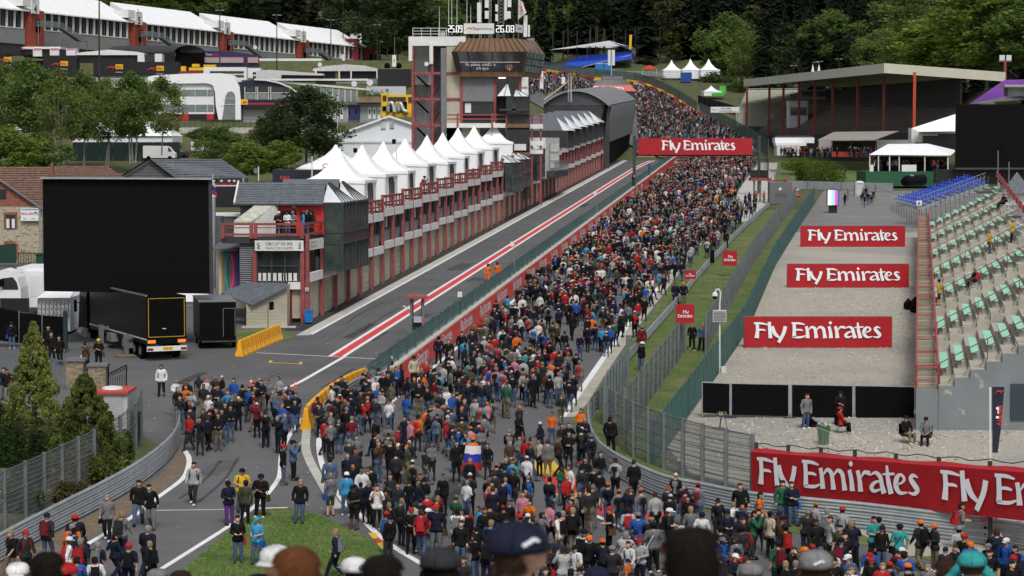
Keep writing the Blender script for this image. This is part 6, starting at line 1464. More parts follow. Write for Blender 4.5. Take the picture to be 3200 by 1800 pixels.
def banner(name,label,x0,y0,x1,y1,Y,cap_f=.62,frame=True,txt=True):
 a,b,c,d=P(x0,y1,Y),P(x1,y1,Y),P(x1,y0,Y),P(x0,y0,Y);t=thing(name,(a+b)/2,label,'banner')
 n=16;mb=MB();A1,B1=[],[]
 for k in range(n+1):
  f=k/n;off=uy*(.03*math.sin(f*9)-.02);A1 .append(a.lerp(b,f)+off+uz*(.02*math.sin(f*14)));B1 .append(d.lerp(c,f)+off)
 mb.strip(A1,B1);cl=part('vinyl',mb,banner_red,t,smooth=True)
 h=c.z-b.z;w=b.x-a.x;cap=h*cap_f*.82;st=(w*.86)/(8*cap)
 if txt:mb=MB();flare_text(mb,Vector((a.x+w*.065,Y-.09,a.z+h*.31)),ux,uz,cap,off=0.0,stretch=st);part('lettering',mb,letter_w,cl)
 if frame:
  mb=MB()
  for f in(0,.25,.5,.75,1):p_=a.lerp(b,f)+uy*.12;mb.tube([p_-uz*.1,p_+uz*h],.03,6)
  mb.beam(d+uy*.12,c+uy*.12,.05);part('frame',mb,steel_dk,t)
 return t
banner('advertising_banner','red banner with white lettering on the gravel just behind the black site fence',2325,990,2787,1086,G(2500,1088).y)
banner('advertising_banner','red banner with white lettering on the gravel, middle one of three',2460,825,2840,900,G(2500,900).y)
banner('advertising_banner','red banner with white lettering on the gravel next to the temporary blue stand',2502,706,2828,772,G(2500,772).y)
YG=317
gn=thing('gantry',P(2175,610,YG),'overhead gantry spanning the track with a wide red lettered board','gantry')
for x,yb in((1982,612),(2372,605)):
 mb=MB();a,b=P(x,yb,YG),P(x,425,YG);mb.box(((a+b)/2),(.42,.42,b.z-a.z));part('post',mb,mat('dark_green_post',(.035,.045,.045),.6),gn)
mb=MB();slab(mb,1978,436,2376,446,.3,.5,Y=YG);slab(mb,1978,476,2376,488,.3,.5,Y=YG);part('truss',mb,dark_grey,gn)
cbox('board',gn,1994,432,2352,484,YG-.1,.2,m=banner_red)
mb=MB();a=P(2067,469,YG-.12);flare_text(mb,a,ux,uz,P(0,436,YG).z-P(0,466,YG).z,off=0,stretch=(230/F*YG)/(8*(P(0,436,YG).z-P(0,466,YG).z)));part('lettering',mb,letter_w,gn)
cbox('signal_box',gn,1984,436,1992,480,YG-.2,.3,m=dark_grey)
TL,TRr,BL,BR=P(2347,1403,92.3),P(3290,1472,79.5),P(2350,1537,92.3),P(3290,1637,79.5)
lb_=thing('long_banner',BL,'long red banner with large white lettering hung on the fence behind the guard rail','banner')
n=40;A1,B1,C1=[],[],[]
nn=Vector(((BR-BL).y,-(BR-BL).x,0)).normalized()
for k in range(n+1):
 f=k/n;w=nn*(.018*math.sin(f*23)+.01*math.sin(f*51));A1 .append(BL.lerp(BR,f)+w*.4);B1 .append(TL.lerp(TRr,f)+w+nn*.02-uz*.12);C1 .append(TL.lerp(TRr,f)-nn*.25+uz*(.03*math.sin(f*31)))
mb=MB();mb.strip(A1,B1);mb.strip(B1,C1);part('vinyl',mb,banner_red,lb_,smooth=False)
ub=(BR-BL).normalized();vb=(TL-BL).normalized()
F0=P(2374,1513,92.0);capL=1.10
def on_b(x,y):
 k_=(x-CX)/F;f=(k_*BL.y-BL.x)/((BR.x-BL.x)-k_*(BR.y-BL.y));Yq=BL.y+f*(BR.y-BL.y);return P(x,y,Yq)
for k,(xs_,ys_)in enumerate(((2376,1511),(2952,1559))):
 mb=MB();o_=on_b(xs_,ys_)+nn*(.16+.05*k);ub=(on_b(2882,1549)-on_b(2376,1511)).normalized()
 Lm=(on_b(2882,1549)-on_b(2376,1511)).length
 flare_text(mb,o_,ub,vb,capL,off=0,stretch=Lm/(8*capL),sel=(None if k==0 else(lambda s:s<13)));part('lettering',mb,letter_w,lb_)
for f in(.0,.12,.24,.36,.5,.64,.8):mb=MB();p_=BL.lerp(BR,f)-nn*.3;mb.beam(p_-uz*1.2,p_+(TL-BL)+uz*.25,.14);part('post',mb,mat('tarred_post',(.03,.028,.026),.8),lb_)
mb=MB();pts=[TL.lerp(TRr,k/30)-nn*.3+uz*(.18+.06*math.sin(k*1.9))for k in range(31)];mb.tube(pts,.02,4);part('top_wire',mb,MATS['tarred_post'],lb_)
for k,(x0,y0,x1,y1,Yv_,xp,yb,lab)in enumerate(((2112,951,2170,1010,137,2108,1075,'red square board with white lettering on a post beside the near grey fence end'),(2258,783,2303,830,192,2256,880,'red square board with white lettering on a tall post farther up the verge'),(2139,845,2175,872,176,2196,895,'small red board hanging from a dark bent frame on the grass'))):
 t=thing('sign_board',P(xp,yb,Yv_),lab,'sign');cbox('board',t,x0,y0,x1,y1,Yv_,.05,m=banner_red)
 w=x1-x0;mb=MB();h_=(y1-y0)/F*Yv_
 flare_text(mb,P(x0+w*.38,y0+(y1-y0)*.47,Yv_-.02),ux,uz,h_*.15,off=0,stretch=1,sel=lambda s:s<6)
 o2=P(x0+w*.1,y0+(y1-y0)*.70,Yv_-.02);cap2=h_*.17;st2=(w*.8/F*Yv_)/(5.65*cap2);flare_text(mb,o2-ux*(2.35*cap2*st2),ux,uz,cap2,off=0,stretch=st2,sel=lambda s:s>=6)
 part('lettering',mb,letter_w,t);mb=MB();mb.tube([P(xp,yb,Yv_),P(xp,y0+(0 if k<2 else-4),Yv_)],.03,6)
 if k==2:mb.beam(P(xp,y0-4,Yv_),P(x0-3,y0-2,Yv_),.06);mb.tube([P(x0-3,y0-2,Yv_),P(x0-3,y1+1,Yv_)],.03,6)
 part('post',mb,steel_dk,t)
t=thing('camera_pole',P(2249,1190,131),'white pole with a dome camera, louvred panel and cabinet beside the windbreak fence','camera pole')
mb=MB();mb.tube([P(2249,1195,131),P(2249,950,131),P(2252,915,131),P(2247,904,131),P(2238,905,131),P(2234,915,131)],.05,8);part('pole',mb,offwhite,t)
mb=MB();mb.lathe(P(2234,925,131),[(.05,.25),(.17,.12),(.18,.0)],12);part('camera_housing',mb,offwhite,t)
mb=MB();mb.lathe(P(2234,925,131),[(.14,.0),(.12,-.12),(.03,-.2)],12);part('dome',mb,black_m,t)
cbox('panel',t,2228,969,2270,1006,130.8,.12,(.55,.55,.53));cbox('cabinet',t,2254,1146,2269,1188,130.7,.3,(.6,.6,.6))
mb=MB()
for k in range(7):slab(mb,2230,973+k*4.6,2268,975+k*4.6,-.03,.03,Y=130.8)
part('louvre',mb,mid_grey,t,kind='stuff')
for k,(x,y0,y1,Yc2,lab)in enumerate(((1866,601,664,236,'grey pole with a white dome camera over the pit wall'),(1607,760,842,176,'grey pole with a white dome camera nearer the marshal booth'),(2218,800,905,172,'bent grey pole with a black signal lamp on the grass verge'),(1437,918,945,150,'short white sensor box on the pit wall fence'))):
 t=thing('camera_pole',P(x,y1,Yc2),lab,'camera pole');mb=MB();mb.tube([P(x,y1,Yc2),P(x,y0,Yc2)],.035,6);part('pole',mb,mid_grey,t)
 mb=MB();mb.box(P(x-(6 if k<2 else-8 if k==2 else 0),y0+2,Yc2),(.3,.3,.35 if k!=2 else 1.0));part('head',mb,black_m if k==2 else offwhite,t)
 # concrete bleachers with green benches
AX=1270/7000.0
mint=mat('mint_green_bench',(.30,.62,.46),.6,var=.1);grey_wall=vec_layer(mat('grey_painted_wall',(.165,.185,.195),.8,var=.1,scale=.6,bump=.1),'noise',.9,(.62,.68),(.42,.40,.30),.8)
def BP(l,Y,h):return Vector((AX*Y+l,Y,S*Y+h))
bl_=thing('bleachers',BP(1,112,0),'stepped concrete bleachers with mint green benches beside the gravel','grandstand')
def bbox(mb,l0,l1,Y0,Y1,h0,h1):
 zl=S*Y0
 return mb.hexa([(AX*Y0+l0,Y0,zl+h0),(AX*Y0+l1,Y0,zl+h0),(AX*Y1+l1,Y1,zl+h0),(AX*Y1+l0,Y1,zl+h0)],[(AX*Y0+l0,Y0,zl+h1),(AX*Y0+l1,Y0,zl+h1),(AX*Y1+l1,Y1,zl+h1),(AX*Y1+l0,Y1,zl+h1)])
NT=9;NBk=7;bpitch=18.0;Yst=110.0
def hb(j):return 2.35-.02*j
for j in range(NBk):
 Y0=Yst+bpitch*j;h0=hb(j)
 for s in range(9):
  mb=MB();bbox(mb,0.0,1.05,Y0+s*2.0,Y0+(s+1)*2.0-.002,-1.0,h0-.35+s*.065);part('aisle_step',mb,conc,bl_)
  for q in range(4):
   mb=MB();bbox(mb,.02,1.03,Y0+s*2.0+q*.5,Y0+s*2.0+q*.5+.06,h0-.34+s*.065,h0-.30+s*.065);part('tread',mb,mat('tread_edge',(.22,.2,.15),.9),bl_)
 for s in(0,1):
  l=0.0 if s==0 else 1.08
  mb=MB()
  for q in range(4):y=Y0+q*5.6+.3;p_=BP(l,y,0);z=S*Y0+h0+q*.17;mb.beam((p_.x,y,z-.5),(p_.x,y,z+.85),.09)
  a=BP(l,Y0+.2,0);b=BP(l,Y0+bpitch-.3,0);za,zb_=S*Y0+h0,S*Y0+h0+.56
  for hh in(.4,.85):mb.beam((a.x,a.y,za+hh),(b.x,b.y,zb_+hh),.09)
  part('aisle_rail',mb,mat('red_rail',(.36,.05,.045),.55,var=.15),bl_)
 for cr in(.1,5.8,11.6):
  mb=MB();a=BP(0,Y0+cr,0);b=BP(1.08,Y0+cr,0);z=S*Y0+h0+cr*.03
  for hh in(.1,.75):mb.beam((a.x,a.y,z+hh),(b.x,b.y,z+hh),.055)
  part('cross_rail',mb,MATS['red_rail'],bl_)
 for i in range(NT):
  l0=1.1+i*.78;hh=h0+i*.40-.1
  mb=MB();bbox(mb,l0,l0+.785,Y0+.0,Y0+bpitch-.004,-1,hh);part('tier',mb,conc,bl_)
  for q in range(3):
   mb=MB();bbox(mb,l0+.52+q*.085,l0+.60+q*.085,Y0+.25,Y0+1.6,hh,hh+.1*(q+1));part('step',mb,conc,bl_)
  mb=MB();bbox(mb,l0+.1,l0+.54,Y0+3.8,Y0+11.8,hh+.30,hh+.36);bn=part('bench',mb,mint,bl_)
  mb=MB()
  for q in range(4):y=Y0+4.2+q*2.3;bbox_z=S*Y0;p_=BP(l0+.31,y,0);mb.box((p_.x,y,bbox_z+hh+.15),(.2,.25,.3))
  part('bench_foot',mb,conc,bn,kind='stuff')
 if j<6:
  mb=MB()
  for hh in(.55,.95):
   a=BP(1.15,Y0+.15,0);b=BP(1.1+NT*.78,Y0+.15,0);mb.beam((a.x,a.y,S*Y0+h0+hh),(b.x,b.y,S*Y0+h0+NT*.40+hh),.045)
  for i in range(0,NT+1,3):p_=BP(1.15+i*.78,Y0+.15,0);mb.beam((p_.x,p_.y,S*Y0+h0+i*.4-.1),(p_.x,p_.y,S*Y0+h0+i*.4+.95),.045)
  part('hand_rail',mb,mat('brown_rail',(.17,.06,.045),.6),bl_)
mb=MB();bbox(mb,0,1.08,Yst-.25,Yst-.01,-.1,hb(0)-.35)
for i in range(NT):bbox(mb,1.1+i*.78,1.88+i*.78,Yst-.25,Yst-.01,-.1,hb(0)+i*.40-.16)
part('end_wall',mb,grey_wall,bl_)
cbox('door',bl_,3158,1200,3260,1312,Yst-.35,.08,(.03,.045,.06))
mb=MB();bbox(mb,1.1+NT*.78,1.5+NT*.78,Yst,Yst+bpitch*NBk,0,hb(0)+NT*.40+.9);part('back_wall',mb,conc,bl_)
for j in range(NBk):
 Y0=Yst+bpitch*j
 for q in range(3):mb=MB();bbox(mb,1.08+NT*.78,1.14+NT*.78,Y0+q*6+.2,Y0+q*6+5.4,hb(j)+NT*.40+.9,hb(j)+NT*.40+1.5);part('red_panel',mb,mat('faded_red_panel',(.40,.07,.06),.6),bl_)
 mb=MB();bbox(mb,.55+NT*.78,.95+NT*.78,Y0+4,Y0+9,hb(j)+NT*.40+.2,hb(j)+NT*.40+.28);bbox(mb,.95+NT*.78,1.02+NT*.78,Y0+4,Y0+9,hb(j)+NT*.40+.28,hb(j)+NT*.40+.7);part('white_seat',mb,offwhite,bl_)
ts=thing('blue_stand',P(2860,712,250),'temporary scaffold stand with rows of blue seats above the gravel','grandstand')
blue_seat=mat('blue_seat',(.015,.08,.55),.45,var=.12)
for r in range(10):
 f=r/9;Yr=258+r*1.1
 a,b=P(2800+205*f,620-68*f,Yr),P(2872+205*f,641-66*f,Yr-3)
 d=(b-a);mb=MB();n=9
 for k in range(n):
  c_=a.lerp(b,(k+.5)/n);mb.box((c_.x,c_.y,c_.z+.02),(.5,.5,.1));mb.box((c_.x+.18,c_.y+.1,c_.z+.22),(.1,.46,.34))
 part('seat_row',mb,blue_seat,ts,kind='stuff')
 mb=MB();q=[a-uz*.42,b-uz*.42,b-uz*.42+Vector((.75,0,0)),a-uz*.42+Vector((.75,0,0))];mb.hexa([v-uz*.1 for v in q],q);part('deck_board',mb,steel_m,ts)
mb=MB()
for k in range(12):
 x=2785+k*8;yb=660+k*5
 mb.tube([P(x,yb,254),P(x,640+k*1.2,254)],.05,5)
 if k<11:mb.beam(P(x,yb,254),P(x+8,642+k,254),.04);mb.beam(P(x,655+k*3,254),P(x+8,658+k*3,254),.04)
part('scaffold',mb,steel_dk,ts)
mb=MB()
for k in range(14):x=2880+k*15;yt_=640-k*6.6;mb.tube([P(x,720-k*3,252),P(x,yt_,252)],.05,5);mb.beam(P(x,700-k*3,252),P(x+15,yt_-4,252),.04)
part('scaffold',mb,steel_dk,ts)
mb=MB();mb.beam(P(2870,655,250),P(3085,578,258),.5,.12);part('edge_beam',mb,steel_m,ts)
mb=MB()
for k in range(20):x=2866+k*11;y=640-k*3.9;mb.tube([P(x,y,250),P(x,y-20,250)],.025,4)
mb.beam(P(2866,618,250),P(3080,540,257),.05);mb.beam(P(2866,632,250),P(3080,553,257),.04);part('side_rail',mb,steel_m,ts)
mb=MB()
for k in range(18):x=2785+k*5;y=640+k*1.2;mb.tube([P(x,y,255),P(x,y-28,255)],.022,4)
mb.beam(P(2785,612,255),P(2875,634,255),.05);part('front_rail',mb,steel_m,ts)
sA=thing('letter_sign',P(2872,640,249),'small white square sign bearing one black letter on the blue stand','sign');cbox('plate',sA,2864,627,2881,642,249,.06,WHT);mb=MB();text_mb(mb,'A',P(2872.5,639,248.9),ux,uz,.32,bold=.02);part('letter',mb,letter_k,sA)
# covered grandstand
gs=thing('covered_grandstand',P(2766,430,380),'large covered grandstand with cream fascia, red columns and dark seating','grandstand')
cream=mat('cream_fascia',(.56,.55,.44),.7,var=.06,scale=.3);dkred=mat('dark_red_column',(.17,.025,.02),.6,var=.15)
A_,B_,C_=P(2326,250,505),P(2766,200,372),P(3140,228,396);D_=A_+(C_-B_)
mb=MB();q=[A_,B_,C_,D_];mb.hexa([v-uz*.35 for v in q],q);part('roof',mb,mat('grey_roof_sheet',(.3,.3,.28),.7),gs)
for p_,q_ in((A_,B_),(B_,C_)):
 n_=7 if p_ is A_ else 5
 for k in range(n_):
  a=p_.lerp(q_,k/n_);b=p_.lerp(q_,(k+1)/n_);dn=Vector((b.y-a.y,-(b.x-a.x),0)).normalized()*.15;dn=dn if dn.y<0 else-dn
  mb=MB();mb.hexa([a+dn-uz*1.5,b+dn-uz*1.5,b-uz*1.5,a-uz*1.5],[a+dn+uz*.12,b+dn+uz*.12,b+uz*.12,a+uz*.12]);part('fascia_panel',mb,cream,gs)
for k,(x,Yk_)in enumerate(((2334,498),(2404,478),(2448,463),(2497,448),(2546,433),(2602,418),(2680,400),(2762,385),(2857,374))):
 yb=415-k*1.5;yt_=268-(x-2334)*.06
 mb=MB();a=P(x,yb+10,Yk_);b=P(x,max(yt_,228)if k<8 else 226,Yk_);mb.box((a+b)/2,(.45,.45,b.z-a.z));part('column',mb,dkred if k<8 else mat('bright_red_column',(.42,.05,.02),.6),gs)
F0_,F1_=P(2360,418,492),P(2990,404,376);bk=(C_-B_);bk.z=0;bk.normalize();bkd=Vector((.55,.83,0))
nr=16
for r in range(nr):
 a,b=F0_+bkd*(r*1.05)+uz*(r*.45),F1_+bkd*(r*1.05)+uz*(r*.45)
 mb=MB();q=[a,b,b+bkd*1.06,a+bkd*1.06];mb.hexa([Vector((v.x,v.y,v.z-3))for v in q],q);tier=part('tier',mb,mat('dark_tier',(.19,.165,.14),.9,var=.15),gs)
 mb=MB();mb.hexa([v+bkd*.3+uz*.35 for v in(a,b,b+bkd*.3,a+bkd*.3)],[v+bkd*.3+uz*.42 for v in(a,b,b+bkd*.3,a+bkd*.3)])
 part('bench_row',mb,mat('grey_brown_seat',(.32,.27,.24),.7,var=.3,scale=2),tier)
a,b=F0_+bkd*(nr*1.05)+uz*4,F1_+bkd*(nr*1.05)-ux*6+uz*4
mb=MB();mb.hexa([a,b,b+bkd,a+bkd],[v+uz*5 for v in(a,b,b+bkd,a+bkd)]);part('back_wall',mb,dark_grey,gs)
mb=MB();a,b=F0_-bkd*.3,F1_-bkd*.3;
for k in range(64):p_=a.lerp(b,k/63);mb.beam(p_-uz*.3,p_+uz*.9,.07)
mb.beam(a+uz*.9,b+uz*.9,.08);mb.beam(a+uz*.2,b+uz*.2,.08);part('front_rail',mb,dark_grey,gs)
mb=MB();q=[F0_-bkd*.4,F1_-bkd*.4];mb.hexa([q[0]-uz*4,q[1]-uz*4,q[1]+bkd-uz*4,q[0]+bkd-uz*4],[q[0]-uz*.35,q[1]-uz*.35,q[1]+bkd-uz*.35,q[0]+bkd-uz*.35]);part('front_wall',mb,dark_grey,gs)
lw2=thing('media_box',P(2490,415,470),'white glazed media box between the red columns of the covered grandstand','building')
cbox('body',lw2,2465,315,2525,400,470,4,WHT);cbox('window',lw2,2470,335,2520,360,469.8,.2,m=glass_gr);cbox('balcony',lw2,2500,280,2630,310,476,2,(.4,.4,.4));cbox('balcony_glass',lw2,2505,286,2600,302,475.8,.2,m=glass_gr)
ob=thing('open_terrace',P(2360,360,500),'open concrete terrace with pale green benches beyond the covered grandstand','grandstand')
for r in range(12):
 mb=MB();q=[P(2300+r*3,352-r*6.5,500+r*2),P(2500,352-r*6.5,500+r*2)];mb.hexa([q[0]-uz*3,q[1]-uz*3,q[1]+uy*2-uz*3,q[0]+uy*2-uz*3],[q[0],q[1],q[1]+uy*2,q[0]+uy*2]);tr_=part('tier',mb,conc,ob)
 mb=MB();mb.box(((q[0]+q[1])/2+Vector((0,.5,.25))),((q[1]-q[0]).length*.96,.5,.12));part('bench',mb,mat('pale_green_bench',(.32,.42,.33),.7),tr_)
aw=thing('awning',P(2650,440,378),'broad grey canvas awning over the terrace bar','awning')
mb=MB();q=[P(2555,437,372),P(2735,436,368),P(2808,409,378),P(2606,412,384)];mb.hexa([v-uz*.1 for v in q],q);part('canvas',mb,mat('grey_canvas',(.27,.25,.22),.85,var=.06),aw)
for x in(2600,2660,2700,2735):mb=MB();mb.tube([P(x,490,371),P(x,437,371)],.07,6);part('post',mb,red_steel,aw)
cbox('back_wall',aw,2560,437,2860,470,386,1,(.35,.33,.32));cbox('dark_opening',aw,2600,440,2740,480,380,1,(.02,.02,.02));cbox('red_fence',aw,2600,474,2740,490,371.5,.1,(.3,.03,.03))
wk=thing('white_kiosk',P(2470,470,395),'white flat kiosk with dark slot below the covered grandstand','kiosk');cbox('body',wk,2422,430,2545,447,392,4,WHT);cbox('slot',wk,2425,424,2540,431,393,3,(.05,.05,.05));cbox('body',wk,2428,455,2500,486,388,4,(.55,.56,.56));cbox('roof',wk,2425,447,2520,456,388,4,WHT)
wt=thing('white_pavilion',P(2850,530,345),'white hip roofed pavilion full of guests on a green deck','tent')
YQ=338
mb=MB();e=[P(2715,484,YQ),P(2970,486,YQ),P(2990,470,YQ+12),P(2750,470,YQ+12)];r1,r2=P(2775,450,YQ+6),P(2900,449,YQ+6)
mb.face([e[0],e[1],r2,r1]);mb.face([e[1],e[2],r2]);mb.face([e[2],e[3],r1,r2]);mb.face([e[3],e[0],r1]);part('roof',mb,white_sheet,wt)
for x in(2718,2745,2780,2810,2890,2962):mb=MB();mb.tube([P(x,535,YQ+.3),P(x,484,YQ+.3)],.1,6);part('post',mb,offwhite,wt)
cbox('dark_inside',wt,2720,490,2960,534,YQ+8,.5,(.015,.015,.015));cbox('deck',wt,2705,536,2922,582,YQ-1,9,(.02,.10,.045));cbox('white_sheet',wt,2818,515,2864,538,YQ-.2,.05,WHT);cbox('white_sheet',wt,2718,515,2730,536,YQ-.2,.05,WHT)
wt=thing('white_pavilion',P(2920,450,365),'upper white canopy with scalloped edge beside the black screen','tent')
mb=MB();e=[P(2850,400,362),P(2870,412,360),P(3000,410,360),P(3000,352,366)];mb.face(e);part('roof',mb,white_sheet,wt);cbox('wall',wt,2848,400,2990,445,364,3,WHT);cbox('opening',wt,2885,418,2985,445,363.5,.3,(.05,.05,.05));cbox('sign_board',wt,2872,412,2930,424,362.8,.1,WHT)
mb=MB();text_mb(mb,'CIRCUIT DE SPA',P(2905,420,362.6),ux,uz,.32,width=2.4);part('lettering',mb,letter_k,wt)
bsr=thing('video_screen',P(3100,545,320),'large blank black video screen at the right beside the white pavilion','screen');cbox('panel',bsr,2987,326,3290,524,320,.8,m=MATS['blank_led_panel']);cbox('base',bsr,2925,530,3290,575,322,2,BLK);cbox('rail',bsr,2987,524,3290,530,320,.9,(.05,.05,.05))
pu=thing('purple_roof_hall',P(3120,330,345),'white and purple printed sloping roof behind the black screen','building')
mb=MB();mb.face([P(3030,325,345),P(3200,300,340),P(3290,300,340),P(3290,245,350),P(3138,250,352)]);part('roof',mb,mat('purple_print',(.14,.035,.26),.6,var=.3,scale=.25),pu)
mb=MB();mb.face([P(3036,324,344.5),P(3200,312,339.6),P(3290,312,339.6),P(3290,299,339.8),P(3200,299,339.8),P(3120,306,341)]);part('white_skirt',mb,white_sheet,pu);mb=MB();mb.face([P(3160,300,338),P(3200,262,345),P(3290,262,345),P(3290,300,338)]);part('pink_print',mb,mat('pink_print',(.55,.16,.18),.6,var=.3,scale=.5),pu)
cbox('glass_box',pu,3150,272,3290,300,336,3,m=glass_gr);cbox('glass_roof',pu,3140,264,3290,272,335.5,4,(.3,.33,.33))
fp=thing('floodlight_post',P(3141,255,400),'red floodlight post with two square lamps at the grandstand corner','floodlight');mb=MB();mb.tube([P(3141,250,398),P(3141,190,398)],.25,8);part('post',mb,red_steel,fp)
mb=MB();mb.beam(P(3122,192,398),P(3162,192,398),.2);part('bar',mb,red_steel,fp)
for x in(3132,3153):cbox('lamp',fp,x-8,172,x+8,189,398,.5,m=mat('lamp_glass',(.55,.58,.6),.2))
gr=thing('grey_roofed_hut',P(3170,690,268),'small hut with a dark grey hipped roof behind the bleachers','hut');mb=MB();mb.face([P(3128,605,266),P(3230,605,266),P(3178,537,270)]);mb.face([P(3128,605,266),P(3178,537,270),P(3140,600,274)]);part('roof',mb,slate,gr);cbox('wall',gr,3135,605,3230,640,267,5,WHT)
cs=thing('colour_screen',P(2604,665,278),'small lit screen showing white, cyan, green, magenta and blue bars','screen');cbox('case',cs,2584,592,2622,643,278,.4,BLK)
for k,c in enumerate(((1,1,1),(.9,.85,.5),(.3,.8,.75),(.15,.7,.4),(.75,.2,.7),(.6,.08,.1),(.15,.1,.9))):
 mb=MB();slab(mb,2587+k*4.7,594,2587+(k+1)*4.7,641,-.03,.02,Y=278);part('colour_bar',mb,mat('screen_bar_%d'%k,c,.5,emit=(c,.8)),cs)
cbox('stand',cs,2590,643,2616,667,278.2,.3,BLK)
tlt=thing('toilet_cabin',P(2690,612,315),'grey and white portable toilet cabin behind the group of people','toilet');cbox('body',tlt,2672,572,2700,614,315,1.1,(.35,.37,.38));mb=MB();mb.lathe(P(2686,572,315.5),[(.62,0),(.6,.15),(.3,.3)],12);part('roof',mb,offwhite,tlt);cbox('door',tlt,2676,577,2696,611,314.95,.05,(.45,.47,.47))
bt_=thing('tank_trailer',P(2855,585,290),'dark round tank trailer on the green deck beside the blue stand','trailer');mb=MB();mb.tube([P(2826,568,290),P(2832,566,290.5),P(2882,562,293),P(2888,563,293.2)],[.5,.75,.8,.5],14);part('tank',mb,black_gl,bt_);mb=MB();mb.lathe(P(2848,550,291),[(.35,0),(.35,.15)],10);part('hatch',mb,steel_m,bt_)
sc2=thing('circuit_container',P(2437,636,297),'grey service container with a round badge and circuit name','container');cbox('body',sc2,2405,570,2475,637,297,2.4,(.13,.135,.14));mb=MB();mb.lathe((0,0,0),[(.2,0),(.2,.02)],16);mb.v=[(P(2438,591,296.9).x+v[0],296.95-v[2],P(2438,591,296.9).z+v[1])for v in mb.v];part('badge',mb,letter_w,sc2)
mb=MB();text_mb(mb,'SC',P(2438,594,296.85),ux,uz,.17);text_mb(mb,'CIRCUIT DE SPA',P(2441,608,296.85),ux,uz,.16,width=1.5);text_mb(mb,'FRANCORCHAMPS',P(2441,614,296.85),ux,uz,.12,width=1.5);part('lettering',mb,letter_k,sc2)
mp_=thing('marshal_platform',P(2390,610,300),'dark glazed marshal platform on red legs under the gantry end','platform')
cbox('floor',mp_,2345,556,2410,565,300,2.5,m=red_steel);mb=MB()
for x in(2346,2372,2400):slab(mb,x-1.5,498,x+1.5,558,-.05,.15,Y=300)
slab(mb,2344,496,2402,501,-.05,.2,Y=300);slab(mb,2344,531,2402,535,-.05,.2,Y=300);part('frame',mb,dark_grey,mp_);cbox('lower_glass',mp_,2346,534,2400,556,300.1,.1,m=glass_dk)
for x in(2357,2376):mb=MB();slab(mb,x-3,565,x+3,628,.3,.3,Y=300);part('leg',mb,steel_dk,mp_)
stg=thing('stair_bridge',P(2440,600,303),'red steel footbridge stair with people beside the circuit container','stairs')
mb=MB();mb.beam(P(2400,566,305),P(2455,562,305),1.2,.2);mb.beam(P(2455,562,305),P(2490,615,302),.9,.2);part('stringer',mb,red_steel,stg);mb=MB()
for k in range(7):x=2402+k*9;mb.tube([P(x,563,304),P(x,540,304)],.03,4)
mb.beam(P(2402,540,304),P(2456,538,304),.05);mb.beam(P(2456,538,304),P(2492,590,301),.05);part('rail',mb,steel_dk,stg)
gb2=thing('green_bin',P(2573,1390,104),'round green litter bin heaped with rubbish on the gravel','bin');c_=G(2574,1390)
mb=MB();mb.lathe(c_,[(.24,0),(.3,.8)],14);part('drum',mb,mat('bin_green',(.03,.11,.02),.6),gb2);mb=MB();mb.lathe(c_,[(.31,.8),(.31,.86)],14);part('rim',mb,MATS['bin_green'],gb2)
mb=MB()
for k in range(26):d=Vector((random.gauss(0,.13),random.gauss(0,.13),.88+random.random()*.2));mb.box(c_+d,(.12,.1,.07),rz=random.random()*3)
part('rubbish',mb,mat('rubbish',(.32,.36,.33),.6,var=.5,scale=6),gb2,kind='stuff')
tbp=G(2257,1345)
tbl=thing('folding_table',tbp,'small dark round table with bottles beside the windbreak fence','table');mb=MB();mb.lathe(tbp,[(.36,.72),(.36,.75)],14);part('top',mb,dark_grey,tbl);mb=MB()
for a in(0,2.1,4.2):mb.tube([tbp+Vector((.1*math.cos(a),.1*math.sin(a),.72)),tbp+Vector((.28*math.cos(a),.28*math.sin(a),0))],.015,5)
part('leg',mb,black_m,tbl,kind='stuff')
for k in range(5):mb=MB();q=tbp+Vector((-.22+.1*k,.02*(k%2),.755));mb.lathe(q,[(.03,0),(.03,.1),(.012,.15),(.012,.19)],8);single('bottle',mb,paint_m,'small bottle standing on the dark round table','bottle','bottles on the round table',loc=q,color=((.05,.2,.08),(.6,.5,.1),(.5,.5,.5),(.05,.25,.1),(.3,.2,.1))[k])
ff=thing('feather_flag',G(3088,1470),'dark feather flag with red mark and white word on a white pole','flag');mb=MB();mb.tube([P(3094,1470,97),P(3094,1210,97)],.05,8);part('pole',mb,offwhite,ff)
mb=MB();mb.face([P(3100,1209,97),P(3139,1209,97),P(3128,1340,97),P(3118,1415,97),P(3101,1415,97)]);fo=part('cloth',mb,mat('navy_flag',(.012,.012,.03),.7),ff)
mb=MB();f1_mark(mb,P(3120,1224,96.97),ux,uz,.13);text_mb(mb,'MVMV',P(3116,1300,96.97),-uz,ux,.22,width=.9,bold=.02);part('red_mark',mb,letter_r,ff);mb=MB();text_mb(mb,'F1',P(3113,1290,96.95),-uz,ux,.12,width=.5,bold=.03);part('white_mark',mb,letter_w,ff)
rbg=thing('rubbish_heap',G(2890,1320),'clear plastic sacks of rubbish heaped against the grey wall','rubbish');c_=G(2890,1318)
for k in range(9):mb=MB();mb.lathe(c_+Vector((random.gauss(0,.15),random.gauss(0,.1),.1+.17*k*.7)),[(.05,0),(.22,.08),(.2,.25),(.05,.36)],9);part('sack',mb,mat('clear_plastic',(.5,.52,.53),.25,var=.4,scale=8),rbg)
for k,(x,y)in enumerate(((2838,968),(2858,978),(2860,962))):
 c_=G(x,y);mb=MB();mb.lathe(c_,[(.2,0),(.36,.2),(.34,.5),(.12,.75),(.05,.85)],10);single('rubbish_sack',mb,black_m,'full black rubbish sack beside the bleacher stairs','sack','black sacks at the bleacher stairs',loc=c_)
litter=MB()
